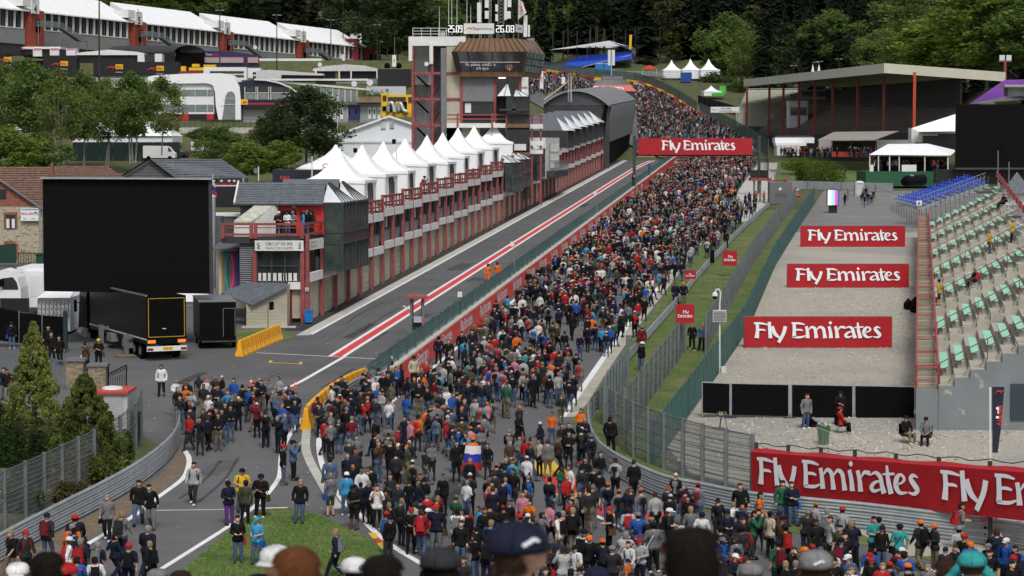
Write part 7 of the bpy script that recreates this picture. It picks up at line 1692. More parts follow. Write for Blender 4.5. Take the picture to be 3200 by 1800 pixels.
for k in range(420):
 x,y=random.uniform(2180,3190),random.uniform(1320,1440)
 c_=G(x,y)+Vector((0,0,.03));s=random.uniform(.03,.1);a=random.random()*6;litter.box(c_,(s*1.5,s,.03),m=random.choice((0,0,0,1,2)),rz=a)
struct('litter',litter,[offwhite,mid_grey,mat('brown_litter',(.2,.14,.08),.8)],kind='stuff')
peb=MB()
for k in range(5000):
 Y=random.uniform(98,190);t_=random.uniform(ft(Y)+.4,AX*Y-K*Y-.2);c_=TR(t_,Y,.03);s=random.uniform(.02,.07);peb.hexa([c_+Vector((-s,-s,0)),c_+Vector((s,-s,0)),c_+Vector((s*.8,s,0)),c_+Vector((-s,s*.7,0))],[c_+Vector((-s*.4,-s*.5,s)),c_+Vector((s*.5,-s*.4,s*.9)),c_+Vector((s*.4,s*.5,s)),c_+Vector((-s*.5,s*.3,s*.8))])
struct('loose_stones',peb,mat('loose_stone',(.36,.33,.28),.95,var=.4,scale=1.3),kind='stuff')
# far bend: coloured barrier, fences, stand, tents
def FT(px,Y,dz=0.0):X=(px-CX)/F*Y;return Vector((X,Y,terr(X,Y)+dz))
BARP=[FT(1640,672),FT(1670,667),FT(1760,657),FT(1860,645),FT(1985,632),FT(2040,612),FT(2085,592),FT(2130,568),FT(2172,545),FT(2260,515),FT(2330,490),FT(2390,460)]
Q=_cr3(BARP,8);cols_=[yellow_m,mat('barrier_red',(.42,.03,.03),.6)]
cbr=thing('coloured_barrier',Q[0],'tyre barrier in red and yellow lengths around the far bend','barrier')
for i,(p_,q_)in enumerate(zip(Q,Q[1:])):
 if i>68:break
 mb=MB();mb.wall([p_,q_],1.15,.9);part('tyre_block',mb,cols_[(i//3)%2],cbr)
 if i<50:mb=MB();d=(q_-p_);nn_=Vector((d.y,-d.x,0)).normalized();nn_=nn_ if nn_.y<0 else-nn_;mb.wall([p_+nn_*.6-uz*.05,q_+nn_*.6-uz*.05],.75 if i>30 else .5,.2);part('lower_panel',mb,[letter_w,letter_w,black_m,dark_grey][(i//2)%4],cbr)
fence('far_mesh_fence','high green mesh fence behind the red and yellow barrier',[p_+Vector((.5,2.0,0))for p_ in BARP[:9]],3.4,5,mesh_fence_mat('far_green_mesh',(.06,.12,.115),.72),teal_post,.07)
fence('far_mesh_fence','high green fence beside the road below the open terrace',[FT(2185,540),FT(2290,500),FT(2400,450),FT(2400,400)],3.6,5,MATS['far_green_mesh'],teal_post,.07)
fence('far_mesh_fence','green mesh fence with pale wall at the inside of the far bend',[FT(2000,452),FT(2070,452),FT(2150,470)],1.8,3,teal_mesh,teal_post,.05)
mb=MB();mb.wall([FT(1990,450),FT(2075,450),FT(2155,468)],1.2,.3);single('concrete_wall',mb,pale_conc,'pale concrete wall at the inside of the far bend','wall',loc=FT(1990,450))
fence('black_site_fence','black screened fence below the green block tent',[FT(2180,575),FT(2300,545),FT(2350,530)],2.2,4,mat('black_screen',(.006,.008,.008),.8),dark_grey,.06)
ws=thing('welcome_sign',P(2266,352,500),'white welcome sign with grey lettering above the green fence','sign');cbox('board',ws,2221,334,2310,352,488,.15,WHT)
mb=MB();text_mb(mb,'WELCOME',P(2268,341.5,487.9),ux,uz,.38,width=2.2);text_mb(mb,'TO WALLONIA',P(2268,350,487.9),ux,uz,.38,width=2.9);text_mb(mb,'Wallonia',P(2300,350,487.9),ux,uz,.2);part('lettering',mb,letter_k,ws);mb=MB();text_mb(mb,'Belgium',P(2234,344,487.9),ux,uz,.3);part('lettering',mb,letter_r,ws)
for x in(2226,2305):mb=MB();mb.tube([P(x,400,488.2),P(x,334,488.2)],.06,6);part('post',mb,teal_post,ws)
membrane=translucent(mat('white_membrane',(.85,.86,.87),.6,var=.03),(.9,.9,.9),.6)
fs=thing('far_stand',P(1870,215,690),'temporary stand with a white membrane roof and blue seats beyond the bend','grandstand')
mb=MB();q=[P(1714,156,676),P(1905,127,668),P(1990,152,682),P(1980,150,705),P(1800,150,705)];mb.face(q);part('roof',mb,membrane,fs)
mb=MB();q=[P(1905,129,667.5),P(1988,154,681.5),P(1986,182,681.5),P(1975,160,680)];mb.face(q);part('side_sheet',mb,mid_grey,fs)
for r in range(8):mb=MB();q=[P(1755+r*7,204-r*4,672+r*2),P(1975,170-r*1.5+(8-r)*.5,672+r*2)];mb.hexa([q[0]-uz,q[1]-uz,q[1]+uy*1.8-uz,q[0]+uy*1.8-uz],[q[0],q[1],q[1]+uy*1.8,q[0]+uy*1.8]);part('seat_row',mb,blue_seat,fs)
mb=MB()
for x in(1835,1918,1975):mb.tube([P(x,215,676),P(x,145,676)],.12,6)
for k in range(8):x=1918+k*9;mb.beam(P(x,225,678),P(x,165+(7-k)*3,678),.1);mb.beam(P(x,222,678),P(x+9,185,678),.08)
part('scaffold',mb,steel_dk,fs);mb=MB();mb.beam(P(1800,214,670),P(1970,172,674),.8,.2);part('stair_edge',mb,steel_m,fs)
f2=thing('far_stand',P(1670,190,700),'grey roofed temporary stand just behind the control tower','grandstand');mb=MB();mb.face([P(1640,122,700),P(1665,118,700),P(1698,137,695),P(1680,142,690)]);part('roof',mb,mid_grey,f2);cbox('seats',f2,1660,150,1690,165,702,3,(.02,.05,.3));cbox('scaffold',f2,1672,140,1696,200,700,1,(.12,.12,.12))
yb2=thing('feather_flag',P(1970,152,668),'tall yellow feather flag at the corner of the white roofed stand','flag');mb=MB();q=[P(1966,155,667),P(1973,152,667),P(1975,108,667),P(1967,110,667)];mb.face(q);part('cloth',mb,yellow_m,yb2);mb=MB();mb.tube([P(1967,200,667.1),P(1967,110,667.1)],.06,5);part('pole',mb,dark_grey,yb2)
for k,(x,yb,yp,Yt_,lab)in enumerate(((2098,245,189,650,'white pagoda tent beside the red gazebo beyond the bend'),(2157,247,185,648,'white pagoda tent behind the blue container beyond the bend'),(2214,247,185,646,'white pagoda tent nearest the silver birch beyond the bend'),(2222,300,268,590,'small white pagoda tent next to the bright green block'))):
 h_=(yb-yp)/F*Yt_;pagoda(P(x,yb,Yt_),5.6 if k<3 else 4.6,h_*.45,h_,lab,.1,'white tents beyond the bend',door=False)
rg=thing('red_gazebo',P(2030,225,652),'small red gazebo beside the white pagoda tents','tent');mb=MB();e=[P(2008,215,650),P(2052,215,650),P(2052,214,654),P(2008,214,654)];ap=P(2030,203,652)
for a,b in zip(e,e[1:]+e[:1]):mb.face([a,b,ap])
part('roof',mb,red_bright,rg);mb=MB()
for v in e:mb.tube([v,v-uz*2],.05,4)
part('leg',mb,offwhite,rg,kind='stuff')
for k,(x0,x1)in enumerate(((1860,1886),(1888,1912))):t=thing('blue_toilet',P((x0+x1)/2,222,660),'blue portable toilet cabin near the white roofed stand','toilet','blue toilets by the far stand');cbox('body',t,x0,200,x1,222,660,2,(.02,.16,.42));cbox('roof',t,x0,197,x1,200,660,2,(.3,.4,.55))
bc2=thing('blue_container',P(2145,256,640),'blue container in front of the white pagoda tents','container');cbox('body',bc2,2128,226,2162,256,638,2,(.012,.06,.28))
gbk=thing('green_block',P(2258,292,588),'bright green printed block beside the small white tent','kiosk');cbox('body',gbk,2250,268,2268,292,588,2,(.08,.45,.05));cbox('body',gbk,2226,290,2262,300,587,1,(.06,.4,.05))
pl_=thing('scaffold_deck',P(2040,250,640),'long grey scaffold deck with railings behind the coloured barrier','platform');mb=MB()
for k in range(30):x=1960+k*5.5;mb.beam(P(x,250,642),P(x,222,642),.08)
for y in(224,231,238):mb.beam(P(1960,y,642),P(2122,y+3,642),.1)
part('frame',mb,steel_m,pl_);mb=MB();mb.beam(P(1945,232,641),P(2080,240,641),1.5,.3);part('deck',mb,mid_grey,pl_)
for k,(x,y0,y1,c,lab)in enumerate(((1692,222,305,WHT,'white upright banner with red mark among the far crowd'),(1733,230,280,(.25,.02,.05),'dark red upright banner on a pole among the far crowd'),(1760,240,290,WHT,'narrow white upright banner beside the ladder mast'))):
 Yv_=520;t=thing('upright_banner',P(x,y1,Yv_),lab,'banner');cbox('cloth',t,x-5,y0,x+6,y1-28,Yv_,.08,c);mb=MB();mb.tube([P(x-6,y1+20,Yv_),P(x-6,y0,Yv_)],.06,5);part('pole',mb,mid_grey,t)
 if k==0:mb=MB();f1_mark(mb,P(x,(y0+y1-28)/2,Yv_-.1),uz,-ux,.5);part('red_mark',mb,letter_r,t)
for k,x in enumerate((2480,2550,2560,2622)):
 lamp(x,(203,193,190,182)[k],240,560,['double lamp post behind the cream roof, lowest of four','double lamp post behind the cream roof beside the white spires','double lamp post standing close behind the white spires','tallest double lamp post behind the cream roof'][k])
for x in(2540,2559):mb=MB();mb.lathe(P(x,224,545),[(.4,0),(.05,1.7)],8);single('tent_spire',mb,white_sheet,'pointed white tent spire rising behind the cream grandstand roof','tent','tent spires behind the grandstand',loc=P(x,224,545))
for k,(x,Yq)in enumerate(((2538,347),(2639,347),(2736,347))):mb=MB();mb.tube([P(x,575,Yq),P(x,520,Yq)],.05,5);single('fence_pole',mb,dark_grey,'thin dark fence pole in front of the clipped green hedges','pole','fence poles by the hedges',loc=P(x,575,Yq))
for k,(x,y0,y1)in enumerate(((3119,460,550),(3153,495,560))):
 t=thing('speaker_mast',P(x,y1,245),['grey mast with two black loudspeakers before the black screen','shorter grey mast with two black loudspeakers by the grey hut'][k],'mast');mb=MB();mb.tube([P(x,y1+60,245),P(x,y0+10,245)],.06,6);part('pole',mb,mid_grey,t)
 for s in(-1,1):mb=MB();mb.box(P(x+s*10,y0+8,245),(.35,.35,.6));part('loudspeaker',mb,black_m,t)
poly_sheet('grass_bank',None,grass_m,0,world=[G(2420,578,.1),G(2930,578,.1),P(2930,545,372),P(2760,505,384),P(2430,505,384)])
# trees, hedges and the wood behind
leaf_m=mat('foliage',(1,1,1),.75,var=.25,scale=.6,vcol=True,spec=.2)
translucent(leaf_m,None,.45)
bark_m=mat('bark',(.10,.085,.065),.9,var=.3,scale=3,bump=.4);birch_m=mat('birch_bark',(.42,.41,.37),.8,var=.0,col2=(.08,.075,.065),scale=5)
def leaf_arrays(cl,size,col,rng,flat=.5,var=.35):
 """cl: rows of clump centre, radius, count -> triangles scattered through each clump's shell"""
 Vs,Cs=[],[]
 for c,r,n in cl:
  d=rng.normal(size=(n,3));d/=np.linalg.norm(d,axis=1)[:,None]
  rad=rng.random(n)**.45;p=np.array(c)+d*rad[:,None]*np.array(r)
  a=rng.normal(size=(n,3));a[:,2]*=flat;a/=np.linalg.norm(a,axis=1)[:,None];b=np.cross(a,rng.normal(size=(n,3)));b/=np.linalg.norm(b,axis=1)[:,None]
  s=size*(.6+.8*rng.random(n))[:,None]
  Vs.append(np.stack([p-a*s,p+a*s*.3+b*s*.55,p+a*s,p+a*s*.3-b*s*.55],1))
  k=(1+var*(rng.random()*2-1))*(1+.3*(rng.random(n)-.5));hue=rng.random(n)*.12
  cc=np.array(col)[None]*k[:,None]*np.stack([1+hue,np.ones(n),1-hue],1);Cs.append(np.repeat(cc[:,None],4,1))
 return np.concatenate(Vs),np.concatenate(Cs)
def arr_mesh(name,V,C,m_):
 n,k=V.shape[:2];me=bpy.data.meshes.new(name);me.vertices.add(n*k);me.vertices.foreach_set('co',V.reshape(-1).astype(np.float32))
 me.loops.add(n*k);me.loops.foreach_set('vertex_index',np.arange(n*k,dtype=np.int32));me.polygons.add(n);me.polygons.foreach_set('loop_start',np.arange(0,n*k,k,dtype=np.int32))
 me.update(calc_edges=True);at=me.color_attributes.new('Col','FLOAT_COLOR','POINT');at.data.foreach_set('color',np.concatenate([np.clip(C.reshape(-1,3),0,1),np.ones((n*k,1))],1).reshape(-1).astype(np.float32));me.materials.append(m_);return me
def crown_clumps(rng,h0,h1,w,n,per,r):
 out=[]
 for k in range(n):
  f=rng.random();z=h0+(h1-h0)*f;ww=w*math.sin(math.pi*min(.97,.12+.88*f))**.6;a=rng.random()*6.283;q=ww*rng.random()**.5
  rr=r*(.6+.7*rng.random());out.append(((q*math.cos(a),q*math.sin(a),z),(rr,rr,rr*.8),per))
 return out
CR={}
for nm,col,sz,fl,n,per in(('birch',(.17,.23,.065),.015,.6,70,95),('broad',(.13,.21,.055),.019,.5,80,95),('dark',(.06,.095,.035),.02,.5,80,90),('bright',(.17,.25,.045),.02,.5,75,95)):
 for v in range(2):
  rng=np.random.default_rng(hash(nm)%1000+v if False else len(nm)*7+v);Vv,Cc=leaf_arrays(crown_clumps(rng,.30,.95,.36,n,per,.105),sz,col,rng);CR[nm,v]=arr_mesh('crown',Vv,Cc,leaf_m)
def tree(name,lab,x,yb,yt,w,Y,kind,v=0,trunk=bark_m,group=None,nt=1):
 base=P(x,yb,Y);h=P(x,yt,Y).z-base.z;t=thing(name,base,lab,'tree',group);o=part('crown',CR[kind,v],None,t);sx=w/F*Y/.8;o.scale=(sx,sx,h);o.rotation_euler=(0,0,random.random()*6)
 mb=MB();tk=.011 if trunk is birch_m else .018
 for k in range(nt):
  d=Vector((random.gauss(0,.04),random.gauss(0,.04),0))*h+Vector(((k-(nt-1)/2)*.05*h,0,0));b0=Vector(((k-(nt-1)/2)*.03*h,0,-.3))
  mb.tube([b0,b0+d*.4+uz*h*.35,b0+d+uz*h*.8],[tk*h,tk*.7*h,tk*.25*h],7)
  for j in range(5):z=h*(.35+.1*j);a=random.random()*6;s=b0+d*(.4+.12*j)+uz*z;mb.tube([s,s+Vector((math.cos(a)*h*.13,math.sin(a)*h*.13,h*.12))],[.009*h,.003*h],5)
 part('trunk',mb,trunk,t,local=True);return t
B_L=['at the far left edge of the paddock','with the highest crown before the transporters','leaning over the green fence','with three pale stems above the tiled roof','with twin stems beside the low marquee','screening the terrace wall','standing alone before the curved motorhome']
for k,(x,yb,yt,w)in enumerate(((10,500,195,190),(105,505,185,220),(190,510,215,180),(262,515,222,190),(335,515,245,170),(415,505,225,190),(505,480,240,190))):
 tree('birch_tree','slender birch tree '+B_L[k],x,yb,yt,w,372-k%3*8,'birch' if k%2==0 else 'broad',k%2,birch_m,'birches on the bank',nt=1+k%3)
for k,(x,yb,yt,w,Y,kd,lab)in enumerate(((965,560,275,270,322,'dark','dark drooping tree in front of the navy motorhome'),(870,520,325,170,330,'dark','smaller dark tree left of the drooping tree'),(690,575,395,190,300,'broad','round green tree behind the slate roof ridge'),(775,585,440,200,290,'bright','bright green tree above the slate roof'),(880,580,440,180,295,'bright','bright green tree left of the swirl tent'),(30,600,395,250,245,'bright','bright leafy tree behind the stone house'),(130,575,415,220,255,'broad','leafy tree above the tiled house roof'),(640,470,395,120,380,'broad','small tree below the terrace railing'))):
 tree('leafy_tree',lab,x,yb,yt,w,Y,kd,k%2,nt=1+(k<2))
for k,(x,yb,yt,w,Y,kd,lab)in enumerate(((3080,300,-60,470,500,'bright','large bright green tree behind the covered grandstand'),(3230,300,-40,380,490,'broad','broad tree at the right edge behind the grandstand'),(2900,280,60,330,515,'bright','rounded bright tree above the cream roof'),(2760,270,85,230,530,'birch','yellowish tree above the cream roof corner'),(2840,200,-40,300,560,'birch','tall yellowish tree in the wood behind the grandstand'),(2600,240,30,220,600,'broad','green tree at the edge of the dark spruces'),(2320,300,90,150,620,'birch','thin silver birch beside the white pagoda tents'),(2280,300,40,230,660,'broad','green tree behind the silver birch'),(1240,230,-60,330,640,'dark','big dark green tree left of the control tower'),(1340,215,-30,260,655,'broad','green tree behind the tower stairs'),(1120,200,-40,240,680,'dark','dark tree behind the red stair tower'),(600,90,-70,300,660,'broad','leafy tree behind suite five roof'),(430,70,-80,300,650,'bright','bright leafy tree behind suite four roof'),(760,100,-60,260,680,'dark','dark tree behind suite six roof'),(1800,190,5,180,720,'birch','lighter tree among the spruces behind the white stand roof'),(1660,200,-20,160,720,'birch','brownish tree behind the tower flag'),(2480,250,110,220,610,'dark','low dark tree behind the lamp posts'))):
 tree('leafy_tree',lab,x,yb,yt,w,Y,kd,k%2,birch_m if k in(6,)else bark_m)
def spruce(rng,h):
 n=210;f=rng.random(n)**.8;z=h*(.06+.94*f);r=h*.17*(1-f)**.85+.15;a=rng.random(n)*6.283;L=r*(.7+.5*rng.random(n));w=L*.45+.1;dr=L*(.25+.3*rng.random(n))
 ca,sa=np.cos(a),np.sin(a);zz=np.zeros(n);p0=np.stack([zz,zz,z],1);tip=np.stack([ca*L,sa*L,z-dr],1);m=np.stack([ca*L*.55,sa*L*.55,z-dr*.25],1);sd_=np.stack([-sa*w,ca*w,zz-.1],1)
 V=np.stack([p0,m+sd_,tip,m-sd_],1);k=(.7+.6*rng.random(n))[:,None,None];C=np.broadcast_to(np.array([.022,.036,.019])*k,(n,4,3)).copy();return V,C
Vs,Cs=[],[];rng=np.random.default_rng(5)
spr=[spruce(rng,1.0*24)for _ in range(5)];brd=[]
for q in range(3):brd.append(leaf_arrays(crown_clumps(rng,4,19,5.5,22,24,2.2),.75,(.04,.068,.026)if q<2 else(.075,.075,.026),rng))
for row,(Y,sp_)in enumerate(((575,5),(612,5),(652,5),(688,4.5),(705,4.2),(722,5),(742,5.5),(765,6),(790,7),(820,8),(860,9))):
 X=-Y*.25
 while X<Y*.26:
  X+=sp_*(.6+.8*rng.random());yy=Y+rng.normal()*5;px=CX+X/yy*F
  if(Y<680 and px<2370)or(Y==688 and(px<1640 or 1700<px<2010)):continue
  src=spr[rng.integers(5)]if rng.random()>(.45 if px<1650 else .16)else brd[rng.integers(3)]
  s=.8+.5*rng.random();a=rng.random()*6.28;ro=np.array([[math.cos(a),-math.sin(a),0],[math.sin(a),math.cos(a),0],[0,0,1]]);Vs.append(src[0]@ro.T*s+np.array([X,yy,terr(X,yy)-.5]));Cs.append(src[1])
me=arr_mesh('forest',np.concatenate(Vs),np.concatenate(Cs),leaf_m);fo=bpy.data.objects.new('forest',me);COL.objects.link(fo);fo['kind']='stuff'
mb=MB()
for k in range(150):X=rng.uniform(-150,190);Y=rng.uniform(690,704);mb.tube([(X,Y,terr(X,Y)),(X,Y,terr(X,Y)+9)],.2,5)
struct('forest_trunks',mb,mat('dark_trunk',(.03,.026,.022),.9),kind='stuff')
def bush(name,lab,x,y,w,h,Y,col,n=900,sz=.12,cat='bush',blocky=False):
 Y=Y or G(x,y).y;c=P(x,y,Y);rng=np.random.default_rng(int(x)+3);rw,rh=w/F*Y/2,h/F*Y
 cl=[((rng.uniform(-.75,.75)*rw,rng.uniform(-.7,.7)*rw*.7,rng.uniform(.1,.75)*rh),(rw*.42,rw*.38,rh*.34),n//14)for _ in range(14)]if not blocky else[((0,0,rh*.4),(rw,rw*.8,rh*.62),n)]
 Vv,Cc=leaf_arrays(cl,sz,col,rng,var=.25 if not blocky else .1);o=bpy.data.objects.new(name,arr_mesh(name,Vv,Cc,leaf_m));COL.objects.link(o);o.location=c;return tag(o,lab,cat)
bush('clipped_hedge','low clipped yellow green hedge beside the terrace steps',2500,530,130,38,362,(.12,.17,.02),2600,.14,'hedge',True)
bush('clipped_hedge','large rounded clipped hedge on the grass bank',2570,572,160,70,352,(.09,.155,.02),4500,.14,'hedge',True)
bush('clipped_hedge','small clipped hedge end beside the standing stone',2502,565,40,45,350,(.06,.11,.02),1200,.12,'hedge',True)
for k,(x,y,w,h,Y,c,lab)in enumerate(((2330,300,160,70,610,(.05,.09,.02),'bush beside the small white tent beyond the bend'),(2250,265,120,45,640,(.07,.11,.03),'bush at the foot of the silver birch'),(1330,500,120,60,345,(.04,.07,.02),'dark hedge below the white gabled marquee'),(700,460,220,40,400,(.04,.07,.02),'dark hedge under the terrace wall'),(850,445,150,50,400,(.13,.14,.06),'pale grassy bush below the terrace wall'),(90,1545,120,230,0,(.03,.05,.014),'ivy bush at the left end of the low wall'),(130,1440,210,160,0,(.13,.16,.065),'feathery grey green bush between the two conifers'),(100,1540,170,80,0,(.22,.17,.05),'rusty yellow bush below the conifers'),(250,1510,190,110,0,(.15,.165,.045),'olive bush behind the chain link fence'),(370,1440,90,100,0,(.08,.12,.03),'dark green bush beside the pale cabin'),(180,1470,150,120,0,(.05,.03,.018),'brown twiggy bush under the tall conifer'),(30,1460,90,170,0,(.05,.10,.02),'climbing green ivy on the fence at the far left'),(60,1600,150,110,0,(.06,.10,.03),'leafy green bush below the low stone wall'),(330,1470,130,120,0,(.12,.18,.05),'light green bush right of the dark conifer'),(210,1570,160,70,0,(.12,.11,.05),'dry grass clump behind the chain link fence'),(20,1380,130,140,0,(.05,.085,.03),'green bush left of the tall conifer'))):bush('bush',lab,x,y,w,h,Y,c,1400 if Y>200 else 4200,.35 if Y>500 else .22 if Y>200 else .07)
def conifer(lab,x,yb,yt,w,Y,col,seed):
 Y=G(x,yb).y;base=P(x,yb,Y);h=P(x,yt,Y).z-base.z;rw=w/F*Y/2;rng=np.random.default_rng(seed);cl=[]
 for k in range(330):
  f=rng.random()**1.15;r=rw*(1-f)**.8+.05;a=rng.random()*6.283;q=r*(.55+.5*rng.random());cl.append(((q*math.cos(a),q*math.sin(a),h*(.03+.95*f)),(.26*(1.3-f),.26*(1.3-f),.34*(1.3-f)),85))
 Vv,Cc=leaf_arrays(cl,.075,col,rng,flat=1.6);t=thing('conifer',base,lab,'tree');part('crown',arr_mesh('crown',Vv,Cc,leaf_m),None,t);mb=MB();mb.tube([(0,0,-.3),(0,0,h*.9)],[.16,.02],8);part('trunk',mb,bark_m,t,local=True)
conifer('tall yellow green conifer at the left before the stone gate pillars',108,1420,1002,215,112,(.24,.29,.075),2)
conifer('dark green conifer in front of the pale cabin',268,1490,1165,300,108,(.125,.17,.045),3)
mb=MB();mb.wall([G(-60,1575),G(255,1560)],.5,.35);single('low_stone_wall',mb,conc,'low stone wall behind the chain link fence at the left','wall',loc=G(-60,1575))
# people
def seg_d(p,a,b):
 ab=b-a;t=np.clip(((p-a)@ab)/(ab@ab+1e-9),0,1);return np.linalg.norm(p-(a+t[:,None]*ab),axis=1)
def skeleton(pose):
 """bones: label, joint a, joint b, radius a, radius b; figure faces +Y, feet at z = 0"""
 hz=.93;lean=Vector((0,0,0));L={}
 LA={'walk':((-.11,.18,.5),(-.12,.30,.09),(.11,.06,.48),(.11,-.26,.12)),'walk2':((-.11,.05,.48),(-.11,-.24,.12),(.11,.17,.5),(.12,.28,.09)),'sit':((-.13,.42,.48),(-.14,.44,.08),(.13,.42,.48),(.15,.46,.08)),'lie':((-.12,.40,.20),(-.12,.78,.08),(.10,.42,.14),(.14,.85,.08))}.get(pose,((-.11,.01,.5),(-.13,-.02,.08),(.11,.02,.5),(.14,.0,.08)))
 if pose=='sit':hz=.50
 if pose=='lie':hz=.14
 AA={'walk':((-.25,-.10,1.16),(-.25,-.08,.93),(.25,.05,1.15),(.24,.20,.97)),'walk2':((-.25,.05,1.15),(-.24,.20,.97),(.25,-.10,1.16),(.25,-.08,.93)),'photo':((-.27,.16,1.22),(-.07,.27,1.55),(.27,.16,1.22),(.07,.27,1.55)),'fold':((-.26,.03,1.16),(.02,.20,1.14),(.26,.03,1.16),(-.02,.22,1.10)),'hold':((-.25,-.02,1.15),(-.12,.22,1.12),(.25,-.02,1.15),(.12,.22,1.12)),'sit':((-.24,.10,1.12),(-.10,.30,1.0),(.24,.10,1.12),(.12,.30,1.0)),'lie':((-.28,-.25,1.1),(-.30,-.15,.95),(.24,.1,1.1),(.15,.25,.95))}.get(pose,((-.26,-.03,1.15),(-.25,.03,.9),(.26,-.02,1.15),(.25,.04,.9)))
 dz=hz-.93;up=lambda v:Vector(v)+Vector((0,0,dz));B=[]
 if pose=='lie':up=lambda v:Vector((v[0],-.62*(v[2]-.93)+v[1]*.6,.14+(v[2]-.93)*.72+v[1]*.2))
 pel,che,nek,hd=up((0,0,.95)),up((0,.0,1.30)),up((0,-.005,1.47)),up((0,.02,1.63))
 B+=[('torso',pel,up((0,.01,1.12)),.150,.138),('torso',up((0,.01,1.12)),che,.138,.160),('torso',up((-.07,0,1.33)),up((.07,0,1.33)),.135,.135),('torso',up((-.15,0,1.41)),up((.15,0,1.41)),.075,.075),('neck',up((0,-.005,1.42)),nek+(hd-nek)*.4,.058,.055),('head',hd-(hd-nek)*.25,hd+(hd-nek)*.28,.078,.088),('head',hd+Vector((0,.045,-.05)),hd+Vector((0,.03,.03)),.062,.066),('head',hd+Vector((0,.10,-.02)),hd+Vector((0,.085,.02)),.017,.012)]
 for s in(-1,1):B.append(('head',hd+Vector((s*.085,0,-.015)),hd+Vector((s*.09,-.01,.015)),.018,.02))
 for s,(k,a),(e,w)in((-1,LA[:2],AA[:2]),(1,LA[2:],AA[2:])):
  hip=pel+Vector((s*.095,0,-.05));k=Vector(k);a=Vector(a)
  B+=[('pelvis',pel,hip,.145,.125),('thigh',hip,k,.095,.065),('shin',k,a,.065,.045),('foot',a+Vector((0,-.04,-.03)),a+Vector((0,.17,-.045)),.045,.035)]
  sh=up((s*.185,0,1.405));e=up(e);w=up(w);d=(w-e).normalized();h=w+d*.08
  B+=[('uarm',sh,e,.062,.046),('farm',e,w,.045,.032),('hand',w,h,.034,.036)]
  sd_=Vector((0,1,0))if abs(d.y)<.8 else Vector((1,0,0));sd_=(sd_-d*sd_.dot(d)).normalized()
  for q,fl in enumerate((.07,.085,.08,.06)):f0=h+sd_*(.027-q*.018);B.append(('hand',f0,f0+d*fl*.6+Vector((-s*.012,0,0)),.010,.009));B.append(('hand',f0+d*fl*.6+Vector((-s*.012,0,0)),f0+d*fl+Vector((-s*.03,0,0)),.009,.008))
  B.append(('hand',w+d*.03,w+d*.07+sd_*.055,.013,.010))
 return B,hd,nek,che,pel
def grow(pose,vox):
 B,hd,nek,che,pel=skeleton(pose);mb=MB()
 for lab,a,b,ra,rb in B:
  d=(b-a).normalized()if(b-a).length>1e-5 else uz;mb.tube([a-d*ra*.85,a-d*ra*.5,a,b,b+d*rb*.5,b+d*rb*.85],[ra*.5,ra*.86,ra,rb,rb*.86,rb*.5],12)
 if pose not in('lie',):mb.v=[(v[0],v[1]*(.80 if .9<v[2]-(pel.z-.95)<1.42 and abs(v[0])<.19 and abs(v[1])<.17 else 1),v[2])for v in mb.v]
 me=mb.mesh('body',skin_m);o=bpy.data.objects.new('body',me);COL.objects.link(o)
 m=o.modifiers.new('r','REMESH');m.mode='VOXEL';m.voxel_size=vox;m.use_smooth_shade=True
 if vox<.03:m2=o.modifiers.new('s','SMOOTH');m2 .factor=.5;m2 .iterations=3
 ev=o.evaluated_get(bpy.context.evaluated_depsgraph_get());r=bpy.data.meshes.new_from_object(ev);bpy.data.objects.remove(o)
 V=np.zeros(len(r.vertices)*3);r.vertices.foreach_get('co',V);V=V.reshape(-1,3);N=np.zeros(len(V)*3);r.vertices.foreach_get('normal',N);N=N.reshape(-1,3)
 D=np.stack([seg_d(V,np.array(a),np.array(b))/(ra+rb)for _,a,b,ra,rb in B]);labs=np.array([x[0]for x in B])[D.argmin(0)]
 hd_=np.array(hd);hair=(labs=='head')&((V[:,2]>hd_[2]+.045)|((V[:,1]<hd_[1]-.01)&(V[:,2]>hd_[2]-.09)&(np.abs(V[:,0])<.09)));labs=np.where(hair,'hair',labs)
 return r,V,N,labs,hd
def sub_mesh(name,r,V,N,labs,keep,off,m_,extra=None):
 ok=np.isin(labs,keep);F_=[tuple(p.vertices)for p in r.polygons if ok[list(p.vertices)].all()];idx=sorted({i for f in F_ for i in f});mp={i:k for k,i in enumerate(idx)}
 me=bpy.data.meshes.new(name);fold=np.sin(V[idx,2:3]*70+V[idx,0:1]*25)*.003 if off<.019 else 0;me.from_pydata((V[idx]+N[idx]*(off+fold)).tolist(),[],[tuple(mp[i]for i in f)for f in F_]);me.polygons.foreach_set('use_smooth',[True]*len(me.polygons));me.materials.append(m_);return me
TPL={}
